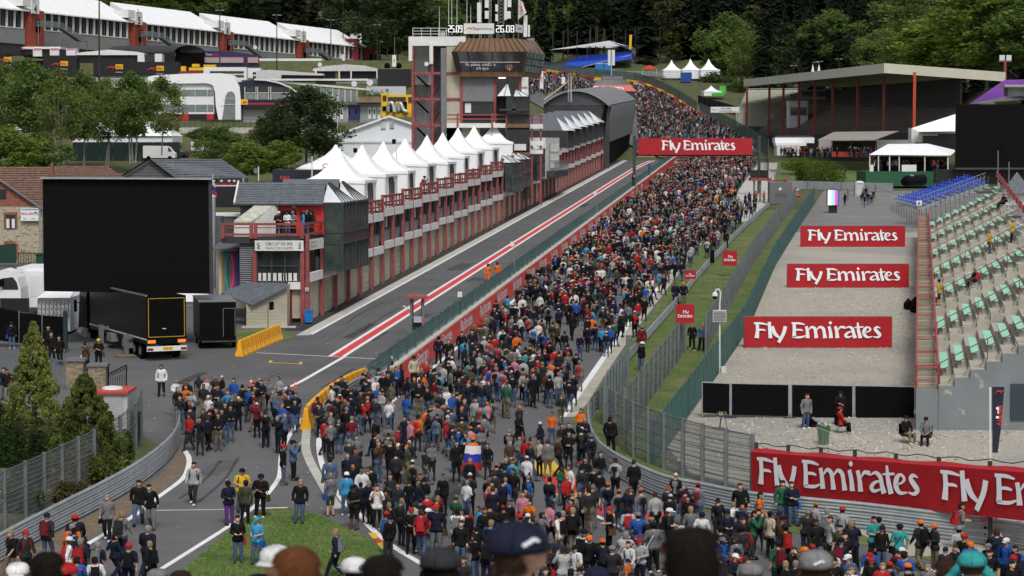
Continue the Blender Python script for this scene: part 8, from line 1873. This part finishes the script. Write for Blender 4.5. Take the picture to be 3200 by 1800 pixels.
for pose in('stand','walk','walk2','fold','hold','photo','sit','lie'):
 r,V,N,labs,hd=grow(pose,.0165);r.materials.clear();r.materials.append(skin_m);r.polygons.foreach_set('use_smooth',[True]*len(r.polygons))
 S_=lambda n,k,o:sub_mesh(n,r,V,N,labs,k,o,cloth)
 T={'body':r,'jacket':S_('jacket',['torso','uarm','farm','pelvis'],.017),'shirt':S_('shirt',['torso','uarm','pelvis'],.014),'trousers':S_('trousers',['pelvis','thigh','shin'],.012),'shorts':S_('shorts',['pelvis','thigh'],.015),'shoes':S_('shoes',['foot'],.012),'hair':S_('hair',['hair'],.021)}
 labs=np.where((labs=='hair')&(V[:,2]>hd.z+.03)&(pose!='lie'),'crown',labs);T['hairlow']=sub_mesh('hair',r,V,N,labs,['hair'],.016,cloth)
 mb=MB();mb.lathe(hd+Vector((0,-.012,.035)),[(.116,-.03),(.118,.0),(.110,.04),(.085,.078),(.045,.098),(.01,.104)],18,sx=.95,sy=1.06)
 mb.hexa([hd+Vector(v)for v in((-.075,.08,.012),(.075,.08,.012),(.06,.185,-.008),(-.06,.185,-.008))],[hd+Vector(v)for v in((-.075,.08,.024),(.075,.08,.024),(.06,.185,.003),(-.06,.185,.003))])
 for q in range(6):a=q*1.0472+.5;mb.tube([hd+Vector((-0+rr_*math.cos(a)*.95,-.012+rr_*math.sin(a)*1.06,.035+zz))for rr_,zz in((.119,0),(.111,.04),(.086,.079),(.046,.099),(.01,.105))],.0035,4)
 mb.lathe(hd+Vector((0,-.012,.137)),[(.012,0),(.008,.008)],8);T['cap']=mb.mesh('cap',cloth,smooth=True)
 if pose!='lie':
  z=hd.z-1.63;mb=MB();mb.hexa([(-.15,-.27,.98+z),(.15,-.27,.98+z),(.15,-.12,.98+z),(-.15,-.12,.98+z)],[(-.12,-.22,1.44+z),(.12,-.22,1.44+z),(.13,-.11,1.44+z),(-.13,-.11,1.44+z)]);mb.box((0,-.28,1.10+z),(.2,.06,.18))
  for s in(-1,1):mb.tube([(s*.11,-.12,1.42+z),(s*.12,-.03,1.485+z),(s*.12,.10,1.42+z),(s*.14,.125,1.25+z),(s*.17,.03,1.08+z)],.017,5)
  T['backpack']=mb.mesh('backpack',cloth);sd1=1 if pose=='walk' else-1
  mb=MB();mb.hexa([(sd1*.21,-.14,.68+z),(sd1*.33,-.14,.68+z),(sd1*.33,.14,.68+z),(sd1*.21,.14,.68+z)][::sd1],[(sd1*.22,-.12,.93+z),(sd1*.29,-.12,.93+z),(sd1*.29,.12,.93+z),(sd1*.22,.12,.93+z)][::sd1]);mb.tube([(sd1*.25,-.1,.93+z),(sd1*.1,-.16,1.25+z),(-sd1*.1,-.06,1.47+z),(-sd1*.04,.13,1.3+z),(sd1*.25,.1,.93+z)],.012,5);T['bag']=mb.mesh('bag',cloth)
 TPL[pose]=T
CN={'black':(.007,.007,.008),'navy':(.009,.012,.030),'charcoal':(.024,.025,.028),'grey':(.17,.17,.175),'pale grey':(.38,.38,.38),'white':(.70,.70,.70),'red':(.42,.018,.02),'crimson':(.16,.012,.025),'orange':(.70,.15,.015),'blue':(.02,.09,.36),'sky blue':(.05,.30,.55),'denim':(.07,.11,.19),'khaki':(.17,.14,.09),'olive':(.06,.065,.03),'green':(.02,.10,.05),'teal':(.03,.28,.28),'yellow':(.65,.42,.02),'pink':(.55,.22,.26),'purple':(.12,.04,.2),'brown':(.07,.04,.022),'cream':(.5,.45,.34)}
HAIR={'dark':(.012,.009,.007),'brown':(.05,.026,.014),'fair':(.26,.18,.09),'grey':(.22,.21,.2),'ginger':(.16,.06,.02)}
SK=[(.50,.29,.20),(.44,.25,.17),(.56,.35,.26),(.30,.16,.10),(.12,.06,.04)]
rc=random.Random(21);used=set()
TOPS=['black']*26+['navy']*17+['charcoal']*13+['grey']*8+['red']*5+['white']*5+['pale grey']*5+['blue']*3+['orange']*2+['olive','olive','crimson','crimson','green','teal','khaki','sky blue','brown','pink','cream','denim','brown']
BOTS=['denim']*6+['black']*9+['navy']*4+['charcoal']*3+['khaki']*3+['grey']*2
def rnd_look():
 return dict(top=rc.choice(TOPS),g='jacket' if rc.random()<.75 else 'shirt',bot=rc.choice(BOTS),sh=rc.random()<.1,cap=rc.choice(['']*9+['red','white','black','orange','navy','black','grey','navy']),hair=rc.choice(['dark','dark','brown','brown','fair','grey']),pack=rc.choice(['black']*5+['navy','charcoal','grey','red','blue','crimson'])if rc.random()<.45 else '',sk=rc.choice(SK[:3]*3+SK[3:]))
def person(loc,pose,rz,place,look=None,s=1.0,group=None,fixed=None):
 L=dict(rnd_look(),**(look or{}));ph={'walk':'walking','walk2':'walking','photo':'taking a picture','sit':'sitting','lie':'lying','fold':'with folded arms','hold':'holding a phone'}.get(pose,'standing')
 for k in range(60):
  lab='person in %s %s, %s %s, %s%s, %s %s'%(L['top'].replace('denim','blue'),L['g'],L['bot'].replace('denim','blue'),'shorts' if L['sh']else 'trousers',(L['cap']+' cap')if L['cap']else L['hair']+' hair',(', %s backpack'%L['pack'])if L['pack']else '',ph,place)
  lab=lab if len(lab.split())<=16 else lab.replace(', '+(L['cap']+' cap' if L['cap']else L['hair']+' hair'),'').replace(L['bot'].replace('denim','blue')+' trousers, ','').replace(L['bot'].replace('denim','blue')+' shorts, ','')
  if lab not in used:break
  L=dict(rnd_look(),**{q:v for q,v in(look or{}).items()if q in('top',)})
 used.add(lab);T=TPL[pose]
 o=bpy.data.objects.new('person',T['body']);COL.objects.link(o);o.location=loc;o.rotation_euler=(rc.gauss(0,.03),rc.gauss(0,.03),rz);b_=rc.uniform(.94,1.2);o.scale=(s*b_,s*b_,s);o.color=(*L['sk'],1);tag(o,lab,'person',group or 'people in the crowd')
 def ch(n,c,nm=None):
  q=bpy.data.objects.new(nm or n,T[n]);COL.objects.link(q);q.parent=o;k=rc.uniform(.85,1.15);q.color=(c[0]*k,c[1]*k,c[2]*k,1)
 ch(L['g'],CN[L['top']]);ch('shorts' if L['sh']else 'trousers',CN[L['bot']]);ch('shoes',CN[rc.choice(['black','charcoal','white','brown'])])
 ch('hairlow' if L['cap']else 'hair',HAIR[L['hair']],'hair')
 if L['cap']:ch('cap',CN[L['cap']])
 if L['pack']and 'backpack' in T:ch('backpack',CN[L['pack']])
 elif 'bag' in T and rc.random()<.3:ch('bag',CN[rc.choice(['black','brown','red','white','blue','olive'])])
 return o
def D(a):return math.radians(a)
AW,TO=0.0,math.pi
def L_(top,bot='black',cap='',pack='',g='jacket',hair='dark',sh=False):return dict(top=top,bot=bot,cap=cap,pack=pack,g=g,hair=hair,sh=sh)
MAN=[(603,1577,'walk',185,L_('pale grey','charcoal','','black'),'alone on the left road'),(336,1690,'walk',180,L_('grey','black',hair='grey'),'by the left guard rail'),(433,1640,'walk2',175,L_('black','denim'),'by the left guard rail'),(478,1652,'walk',185,L_('black','grey'),'by the left guard rail'),(718,1640,'hold',150,L_('navy','purple','black'),'beside the grass island'),(757,1600,'hold',170,L_('yellow','denim','black','black','shirt'),'beside the grass island'),(765,1640,'stand',10,L_('olive','black','navy'),'beside the grass island'),(812,1618,'fold',190,L_('black','black','navy'),'beside the grass island'),(745,1762,'hold',170,L_('black','denim'),'on the grass island'),(800,1766,'hold',200,L_('sky blue','denim','sky blue','','shirt','fair'),'on the grass island'),(934,1637,'stand',180,L_('black','denim',hair='grey'),'on the grass island'),(1048,1808,'walk',285,L_('navy','navy','','grey',hair='fair'),'on the grass island'),(1178,1655,'photo',180,L_('white','black','','','shirt','brown'),'on the near bend'),(1107,1655,'hold',210,L_('black','black','black','','shirt',sh=True),'on the near bend'),(1032,1613,'stand',330,L_('grey','olive',hair='fair',sh=True),'beside the blue jacket'),(1080,1612,'stand',0,L_('sky blue','denim','white'),'on the near bend'),(1030,1560,'stand',0,L_('denim','black'),'on the near bend'),(885,1515,'stand',90,L_('black','denim','red'),'on the curved white line'),(918,1500,'photo',100,L_('denim','black','navy'),'on the curved white line'),(1370,1142,'stand',0,L_('navy','black'),'by the pit wall'),(1402,1152,'stand',180,L_('black','black',hair='brown'),'by the pit wall'),(1441,1125,'stand',175,L_('black','black'),'by the pit wall'),(1475,1120,'walk',190,L_('navy','charcoal'),'by the pit wall'),(1293,1210,'stand',150,L_('cream','black','black'),'by the pit wall'),(1338,1225,'stand',180,L_('red','black',hair='grey'),'by the pit wall'),(1508,1080,'stand',170,L_('red','black','red'),'by the pit wall'),(1543,1040,'fold',180,L_('black','black'),'by the pit wall'),(1521,890,'walk',180,L_('orange','orange','black'),'in the pit lane'),(1557,885,'walk2',170,L_('orange','orange','navy'),'in the pit lane'),(2162,1095,'walk',180,L_('black','black',hair='fair'),'on the grass verge'),(2192,1097,'stand',190,L_('denim','black',hair='fair'),'on the grass verge'),(2005,1105,'stand',20,L_('crimson','khaki','grey'),'on the grass verge'),(2000,1160,'stand',60,L_('black','denim','white'),'on the grass verge'),(2222,776,'walk',200,L_('red','denim'),'on the grass verge'),(2270,776,'stand',0,L_('black','black'),'on the grass verge'),(2110,955,'walk',160,L_('navy','black','','black'),'on the grass verge'),(2135,955,'stand',180,L_('black','khaki','orange'),'on the grass verge'),(2516,1340,'stand',150,L_('grey','denim',hair='brown'),'before the black site fence'),(2622,1330,'fold',180,L_('black','black','navy'),'before the black site fence'),(2540,1335,'lie',60,L_('black','denim','black'),'before the black site fence'),(2625,1355,'sit',80,L_('red','black','red'),'on the gravel'),(2830,1385,'sit',150,L_('black','khaki','black'),'on the gravel'),(2895,1390,'sit',200,L_('grey','black','black'),'on the gravel'),(1910,1420,'stand',30,L_('black','black'),'behind the bend guard rail'),(2755,1620,'stand',180,L_('olive','black','black',hair='grey'),'in front of the long banner'),(2812,1640,'stand',170,L_('navy','black','white'),'in front of the long banner'),(2850,1645,'stand',120,L_('black','olive',hair='brown'),'in front of the long banner'),(2950,1660,'fold',190,L_('navy','navy','black'),'in front of the long banner'),(3090,1705,'stand',20,L_('pink','navy',hair='fair'),'in front of the long banner'),(3000,1720,'hold',80,L_('grey','grey','','red','shirt'),'in front of the long banner'),(2448,1640,'stand',170,L_('green','denim',hair='dark'),'by the bend guard rail'),(2480,1645,'fold',175,L_('navy','denim'),'by the bend guard rail'),(2372,1680,'walk',100,L_('orange','denim'),'by the bend guard rail'),(2320,1650,'walk2',180,L_('black','denim',hair='brown'),'by the bend guard rail'),(190,1140,'walk',180,L_('black','black',hair='brown'),'behind the stone pillars'),(163,1130,'walk2',175,L_('black','black',hair='fair'),'behind the stone pillars'),(150,1105,'stand',180,L_('black','black'),'behind the stone pillars'),(272,1160,'stand',40,L_('brown','black'),'behind the stone pillars'),(308,1150,'fold',180,L_('black','black','yellow'),'behind the stone pillars'),(38,1090,'stand',0,L_('black','denim'),'behind the stone pillars'),(15,1250,'stand',180,L_('navy','grey'),'by the blue railing'),(28,1255,'stand',170,L_('black','grey'),'by the blue railing'),(10,1440,'stand',300,L_('black','denim','orange'),'by the far left ivy'),(505,1240,'stand',180,L_('white','black',hair='brown'),'behind the group at the gate')]
pc=0
for x,y,pose,a,lk,pl in MAN:person(G(x,y),pose,D(-a),pl,lk);pc+=1
for x,yb,lk in((722,743,'black'),(750,743,'white'),(767,745,'grey')):person(P(x+150,yb,158.6).xyz*1 if False else Vector((P(x+150,yb,158.8).x,158.8,E0+6.04)),'fold',D(180+rc.uniform(-40,40)),'on the red railed balcony',dict(top=lk));pc+=1
for x,c in((948,'sky blue'),(962,'black'),(974,'black')):person(Vector((P(x,743,160).x,160.0,E0+6.04)),'stand',D(100),'on the red railed balcony',dict(top=c));pc+=1
person(Vector((XY(TF-.8,212),212,step_z(11)+6.04)),'photo',D(-90),'on the pit terrace by the tents',dict(top='grey'));pc+=1
for x,c in((2027,'blue'),(1977,'black')):Yq=22.15/(K-(x-1600)/F);person(TR(-22.1,Yq,1.3),'photo',D(-80),'on top of the pit wall',dict(top=c));pc+=1
for x,y in((1806,560),(1818,552),(1790,568)):q=G(x,y);person(q,'stand',D(rc.uniform(0,360)),'by the far garages',dict(top='red'));pc+=1
q=G(1470,1490);o=person(q,'stand',D(20),'wrapped in a striped flag',dict(top='orange',cap='orange',pack=''));pc+=1
for k,c in enumerate(((.7,.7,.7),(.02,.04,.35),(.4,.02,.03))):
 mb=MB();A1=[Vector((.34*math.sin(a)*(1+.12*k),-.06-.24*math.cos(a)*(1+.1*k),1.42-.36*k))for a in np.linspace(-1.5,1.5,9)];B1=[Vector((v.x*1.1,v.y*1.1,v.z-.36-.03*math.sin(v.x*30)))for v in A1];mb.strip(B1,A1);part('flag_stripe',mb,paint_m,o,local=True,color=c,smooth=True)
for k,(x0,y0,x1,y1)in enumerate(((850,1312,905,1315),(908,1318,952,1326),(952,1330,985,1350),(2553,1405,2590,1420),(505,1290,545,1300))):
 a,b=G(x0,y0),G(x1,y1);t=thing('crowd_barrier',a,'grey tubular crowd barrier '+['behind the group at the gate','linking to the yellow barrier row','against the near end of the yellow barriers','on the gravel below the green bin','at the left of the group at the gate'][k],'barrier');mb=MB();mb.tube([a,a+uz*1.05,b+uz*1.05,b],.022,6);mb.beam(a+uz*.15,b+uz*.15,.03);part('frame',mb,steel_m,t)
 for j in range(1,9):p_=a.lerp(b,j/9);mb=MB();mb.tube([p_+uz*.15,p_+uz*1.05],.009,4);part('bar',mb,steel_m,t)
for j,i,pose,top in((3,5,'stand','yellow'),(2,3,'sit','black'),(2,0,'stand','yellow'),(3,7,'stand','yellow'),(5,8,'sit','navy')):
 q=BP(1.1+i*.78+.35,Yst+bpitch*j+2.2,hb(j)+i*.40-.1);q.z=S*(Yst+bpitch*j)+hb(j)+i*.40-.1;person(q,pose,D(60),'on the bleachers',dict(top=top,g='jacket'));pc+=1
for x,y,a in((2625,1355,80),(2830,1385,150),(2895,1390,200)):
 t=thing('folding_chair',G(x,y),'dark folding chair on the gravel under a seated person','chair','folding chairs on the gravel',rz=D(-a));mb=MB();mb.box((0,.12,.40),(.5,.46,.04));part('seat',mb,black_m,t,local=True);mb=MB();mb.box((0,-.20,.68),(.5,.04,.5));part('backrest',mb,black_m,t,local=True)
 for s in(-1,1):
  for f in(-1,1):mb=MB();mb.tube([(s*.23,f*.2+.1,.4),(-s*.23,f*.2+.1,0)],.012,5);part('leg',mb,mid_grey,t,local=True)
rng=random.Random(77);cand=[];grid={}
def free(X,Y,r):
 i,j=int(X/.7),int(Y/.7)
 for a in(i-1,i,i+1):
  for b in(j-1,j,j+1):
   for(u,v)in grid.get((a,b),()):
    if(u-X)**2+(v-Y)**2<r*r:return False
 grid.setdefault((i,j),[]).append((X,Y));return True
for x,y,*_ in MAN:q=G(x,y);free(q.x,q.y,0)
def px_zone(poly,dens,place,face):
 xs_=[p[0]for p in poly];W=[G(*p)for p in poly];bx=(min(w.x for w in W),max(w.x for w in W),min(w.y for w in W),max(w.y for w in W));P2=[(w.x,w.y)for w in W]
 for _ in range(int((bx[1]-bx[0])*(bx[3]-bx[2])*dens*.5)):
  X,Y=rng.uniform(bx[0],bx[1]),rng.uniform(bx[2],bx[3])
  for _ in range(rng.choice((1,1,2,3,4))):
   if in_poly(X,Y,P2)and free(X,Y,.45):cand.append((Y,X,S*Y,place,face))
   X+=rng.gauss(0,.6);Y+=rng.gauss(0,.5)
px_zone([(1020,1300),(1230,1235),(1400,1240),(1800,1260),(1830,1420),(1960,1560),(2300,1660),(2350,1760),(2330,1830),(1240,1830),(1130,1640),(1020,1480)],.62,'on the near bend','mix')
px_zone([(2290,1690),(2500,1700),(3210,1830),(3210,2060),(1500,2060),(1400,1850),(2290,1800)],.95,'below the long banner','mix')
px_zone([(1250,1830),(1500,1850),(1500,2060),(1280,2060)],.6,'on the near bend','mix')
px_zone([(545,1265),(700,1255),(905,1275),(950,1345),(900,1420),(700,1410),(600,1435),(555,1340)],1.0,'in the group at the gate','to')
px_zone([(20,1750),(180,1740),(380,1740),(500,1780),(480,1900),(20,1950)],.5,'on the left road','away')
px_zone([(985,1345),(1040,1300),(1160,1232),(1260,1200),(1290,1225),(1100,1340),(1010,1440)],1.2,'by the curved yellow barriers','mix')
for _ in range(1500):
 Y=rng.uniform(117,440);lo=-20.4+max(0,(170-Y)*.055)*rng.random();X=K*Y+rng.uniform(lo,rt(Y)+(1.0 if Y>150 else .3))
 for _ in range(rng.choice((1,1,2,3,3)if Y>185 else(1,1,2))):
  if-21<X-K*Y<rt(Y)+1.6 and free(X,Y,.46):cand.append((Y,X,S*Y,'on the straight','away'))
  X+=rng.gauss(0,.65);Y+=rng.gauss(0,.6)
for _ in range(120):
 Y=rng.uniform(205,300);X=K*Y+rng.uniform(rt(Y),at_(Y)-.6)
 if free(X,Y,.6):cand.append((Y,X,S*Y,'on the verge','mix'))
cand.sort();far=[]
for n,(Y,X,z,pl,fc)in enumerate(cand):
 a=rng.gauss(0,25)if(fc=='away' and rng.random()<.85)or rng.random()<.45 else(180+rng.gauss(0,40)if rng.random()<.6 else rng.uniform(0,360))
 if fc=='to' and rng.random()<.75:a=180+rng.gauss(0,30)
 a+=7;pose=rng.choice(['walk','walk2','walk','walk2','stand']if fc=='away' else['stand','walk','hold','fold','walk2','stand','photo'])
 if pc<305:person(Vector((X,Y,z)),pose,D(-a),pl,s=rng.uniform(.92,1.06)if rng.random()>.05 else rng.uniform(.66,.8));pc+=1
 else:far.append((X,Y,z,a,pose))
def hill(rows,n):
 for _ in range(n):
  Y=rng.uniform(rows[0][0],rows[-1][0]);a=lerp_tab([(r[0],r[1])for r in rows],Y);b=lerp_tab([(r[0],r[2])for r in rows],Y);X=(rng.uniform(a,b)-CX)/F*Y
  if free(X,Y,.6):far.append((X,Y,terr(X,Y)+.25,rng.gauss(0,60),rng.choice(['walk','walk2','stand'])))
hill([(447,2080,2370),(480,2000,2330),(510,1990,2260),(545,1985,2165),(590,1975,2075),(615,1900,2000)],1700);hill([(595,1650,1830),(625,1640,1860),(655,1660,1800)],520)
for k in range(70):q=P(rng.uniform(2722,2958),534,YQ+rng.uniform(.6,7));far.append((q.x,q.y,P(2800,536,YQ).z,rng.uniform(0,360),'stand'))
for k in range(60):q=P(rng.uniform(2440,2760),492,rng.uniform(366,372));far.append((q.x,q.y,P(2600,493,369).z,rng.uniform(0,360),'stand'))
for k in range(9):q=G(rng.uniform(2640,2760),rng.uniform(620,650));far.append((q.x,q.y,q.z,rng.uniform(0,360),'stand'))
for k in range(170):yy=rng.random();q=P(rng.uniform(1120,1188),165+40*yy,652-8*yy);far.append((q.x,q.y,q.z-1.2,rng.uniform(0,360),'stand'))
LOW={}
for pose in('stand','walk','walk2','hold','fold','photo'):
 r,V,N,labs,hd=grow(pose,.062);labs=np.where((labs=='head')&((V[:,1]<.035)|(V[:,2]>hd.z+.02)),'hair',labs);labs=np.where((labs=='hair')&(V[:,2]>hd.z+.015),'crown',labs);LOW[pose]=(V+N*.012,[tuple(p.vertices)for p in r.polygons],labs)
Vs,Fs,Cs,off=[],[],[],0
CL={'torso':'t','uarm':'t','farm':'t','pelvis':'b','thigh':'b','shin':'b','foot':'f','hair':'h','crown':'c','head':'s','neck':'s','hand':'s'}
for X,Y,z,a,pose in far:
 V,Fc,labs=LOW[pose];ra=D(-a);ro=np.array([[math.cos(ra),-math.sin(ra),0],[math.sin(ra),math.cos(ra),0],[0,0,1]]);sc=rng.uniform(.92,1.06);Lk=rnd_look()
 cm={'t':CN[Lk['top']],'b':CN[Lk['bot']],'f':(.03,.03,.03),'s':Lk['sk'],'h':HAIR[Lk['hair']],'c':CN[Lk['cap']]if Lk['cap']else HAIR[Lk['hair']]}
 C=np.array([cm[CL[l]]for l in labs])*.85
 if Lk['pack']:bk_=(V[:,1]<-.09)&(labs=='torso');C[bk_]=CN[Lk['pack']];W_=V.copy();W_[bk_,1]-=.12
 else:W_=V
 Vs.append(W_@ro.T*sc+np.array([X,Y,z]));Fs+=[tuple(i+off for i in f)for f in Fc];Cs.append(C);off+=len(V)
me=bpy.data.meshes.new('crowd');Va=np.concatenate(Vs);me.from_pydata(Va.tolist(),[],Fs);Ca=np.concatenate(Cs);at=me.color_attributes.new('Col','FLOAT_COLOR','POINT');at.data.foreach_set('color',np.concatenate([Ca,np.ones((len(Ca),1))],1).reshape(-1).astype(np.float32));me.materials.append(crowd_m)
cw_=bpy.data.objects.new('crowd',me);COL.objects.link(cw_);cw_['kind']='stuff'
print('people',pc,len(far),len(Fs))
# spectators just below the viewer, on their terrace
FR=[(60,1757,66,'white','red',175,'white cap and red jacket low on the terrace','away'),(135,1733,95,'','black',0,'thick black hair on the terrace','dark'),(207,1757,62,'red','charcoal',30,'bright red cap on the terrace','dark'),(497,1779,60,'grey','grey',0,'grey cap at the terrace foot','grey'),(562,1786,60,'','brown',0,'dark brown hair at the terrace foot','brown'),(852,1705,88,'white','navy',200,'white cap with red mark on the terrace','brown'),(928,1713,135,'','brown',340,'smooth chestnut hair on the terrace','ginger'),(1097,1743,80,'white','black',330,'white cap with round emblem on the terrace','dark'),(1222,1742,120,'','black',0,'short black hair on the terrace','dark'),(1370,1720,118,'charcoal','charcoal',10,'slate grey cap on the terrace','dark'),(1612,1632,165,'navy','navy',65,'navy cap and beard turned sideways','brown'),(1872,1768,70,'navy','navy',340,'navy cap with red emblem on the terrace','dark'),(2200,1655,165,'','black',5,'close cropped dark hair, tallest on the terrace','dark'),(2358,1765,70,'grey','grey',0,'pale grey cap beside the cropped head','grey'),(2572,1718,98,'grey','navy',0,'grey cap with pale emblem on the terrace','brown'),(2510,1748,70,'','brown',0,'brown hair beside the grey cap','brown'),(2952,1756,75,'','brown',350,'brown hair in front of the raised phone','brown'),(3045,1722,82,'teal','teal',10,'turquoise cap raising a phone overhead','brown')]
mb=MB()
for k in range(26):y=4.2+k*.9;z=14.9-.185*(y-7.0);mb.box((0,y+.45,z-1.5),(16,.895,3.0))
struct('viewing_terrace',mb,conc)
CN['chest']=(.10,.045,.02)
for k,(x,yt,w,cap,top,a,lab,hr)in enumerate(FR):
 Y=F*.205/w;tp=P(x,yt,Y);i=int((Y-4.2)/.9);z=14.9-.185*(4.2+i*.9-7.0);s=(tp.z-z)/1.765
 pose='photo' if x==3045 else 'stand'
 o=person(Vector((tp.x,Y,z)),pose,D(-a),'on the terrace %d'%k,dict(top=top,bot='denim',cap=cap,pack='',hair=hr if hr!='away' else 'brown',g='jacket',sh=False,sk=SK[0]),s=s,group='spectators on the terrace',fixed='x');o['label']='person with '+lab;o.scale=(1.05,1.05,s)
 hd=Vector((0,.02,1.63));M=Matrix.LocRotScale(o.location,o.rotation_euler,o.scale)
 if x in(852,1097,2572,60,1612):
  mb=MB();c=hd+Vector((0,-.132,.06))if x in(2572,1097)else hd+Vector((-.108 if x!=1612 else .108,-.01,.06));u=ux if x in(2572,1097)else(-uy if x!=1612 else uy);
  if x==852:f1_mark(mb,c+Vector((-.004,0,.0)),u,uz,.03,off=.004)
  elif x in(1097,60):
   for q in range(16):a0,a1=q/16*6.283,(q+1)/16*6.283;mb.beam(c+u*math.cos(a0)*.026+uz*math.sin(a0)*.026,c+u*math.cos(a1)*.026+uz*math.sin(a1)*.026,.006)
   for q in(1.57,3.66,5.76):mb.beam(c,c+u*math.cos(q)*.026+uz*math.sin(q)*.026,.006)
  else:mb.beam(c-u*.03-uz*.01,c+u*.02+uz*.02,.014);mb.beam(c+u*.02+uz*.02,c+u*.035+uz*.005,.012)
  q=part('cap_emblem',mb,letter_r if x==852 else letter_k if x in(1097,60)else letter_w,o,local=True)
 if not cap or x in(1612,2572,1370):
  src=T_=TPL[pose]['hairlow' if cap else 'hair'];rg=random.Random(k);mb=MB();vs=[v for v in src.vertices]
  for _ in range(3800 if not cap else 900):
   v=vs[rg.randrange(len(vs))];n0=v.normal;d_=(Vector((rg.gauss(0,.35),rg.gauss(-.25,.3),-.55))+n0*.35);d_=(d_-n0*d_.dot(n0)*.65).normalized();L0=rg.uniform(.018,.05);p0=v.co+Vector((rg.gauss(0,.004),rg.gauss(0,.004),rg.gauss(0,.004)));w0=n0 .cross(d_).normalized()*.0016;mb.face([p0-w0,p0+w0,p0+d_*L0+n0*.006])
  q=part('hair_strands',mb,cloth,o,local=True,color=HAIR[hr],kind='stuff')
 if x==3045:
  mb=MB();mb.box((0,.33,1.63),(.155,.012,.075));ph=mb.mesh('phone',black_m);q=bpy.data.objects.new('phone',ph);COL.objects.link(q);q.matrix_world=M;tag(q,'black phone held up above the turquoise cap','phone')
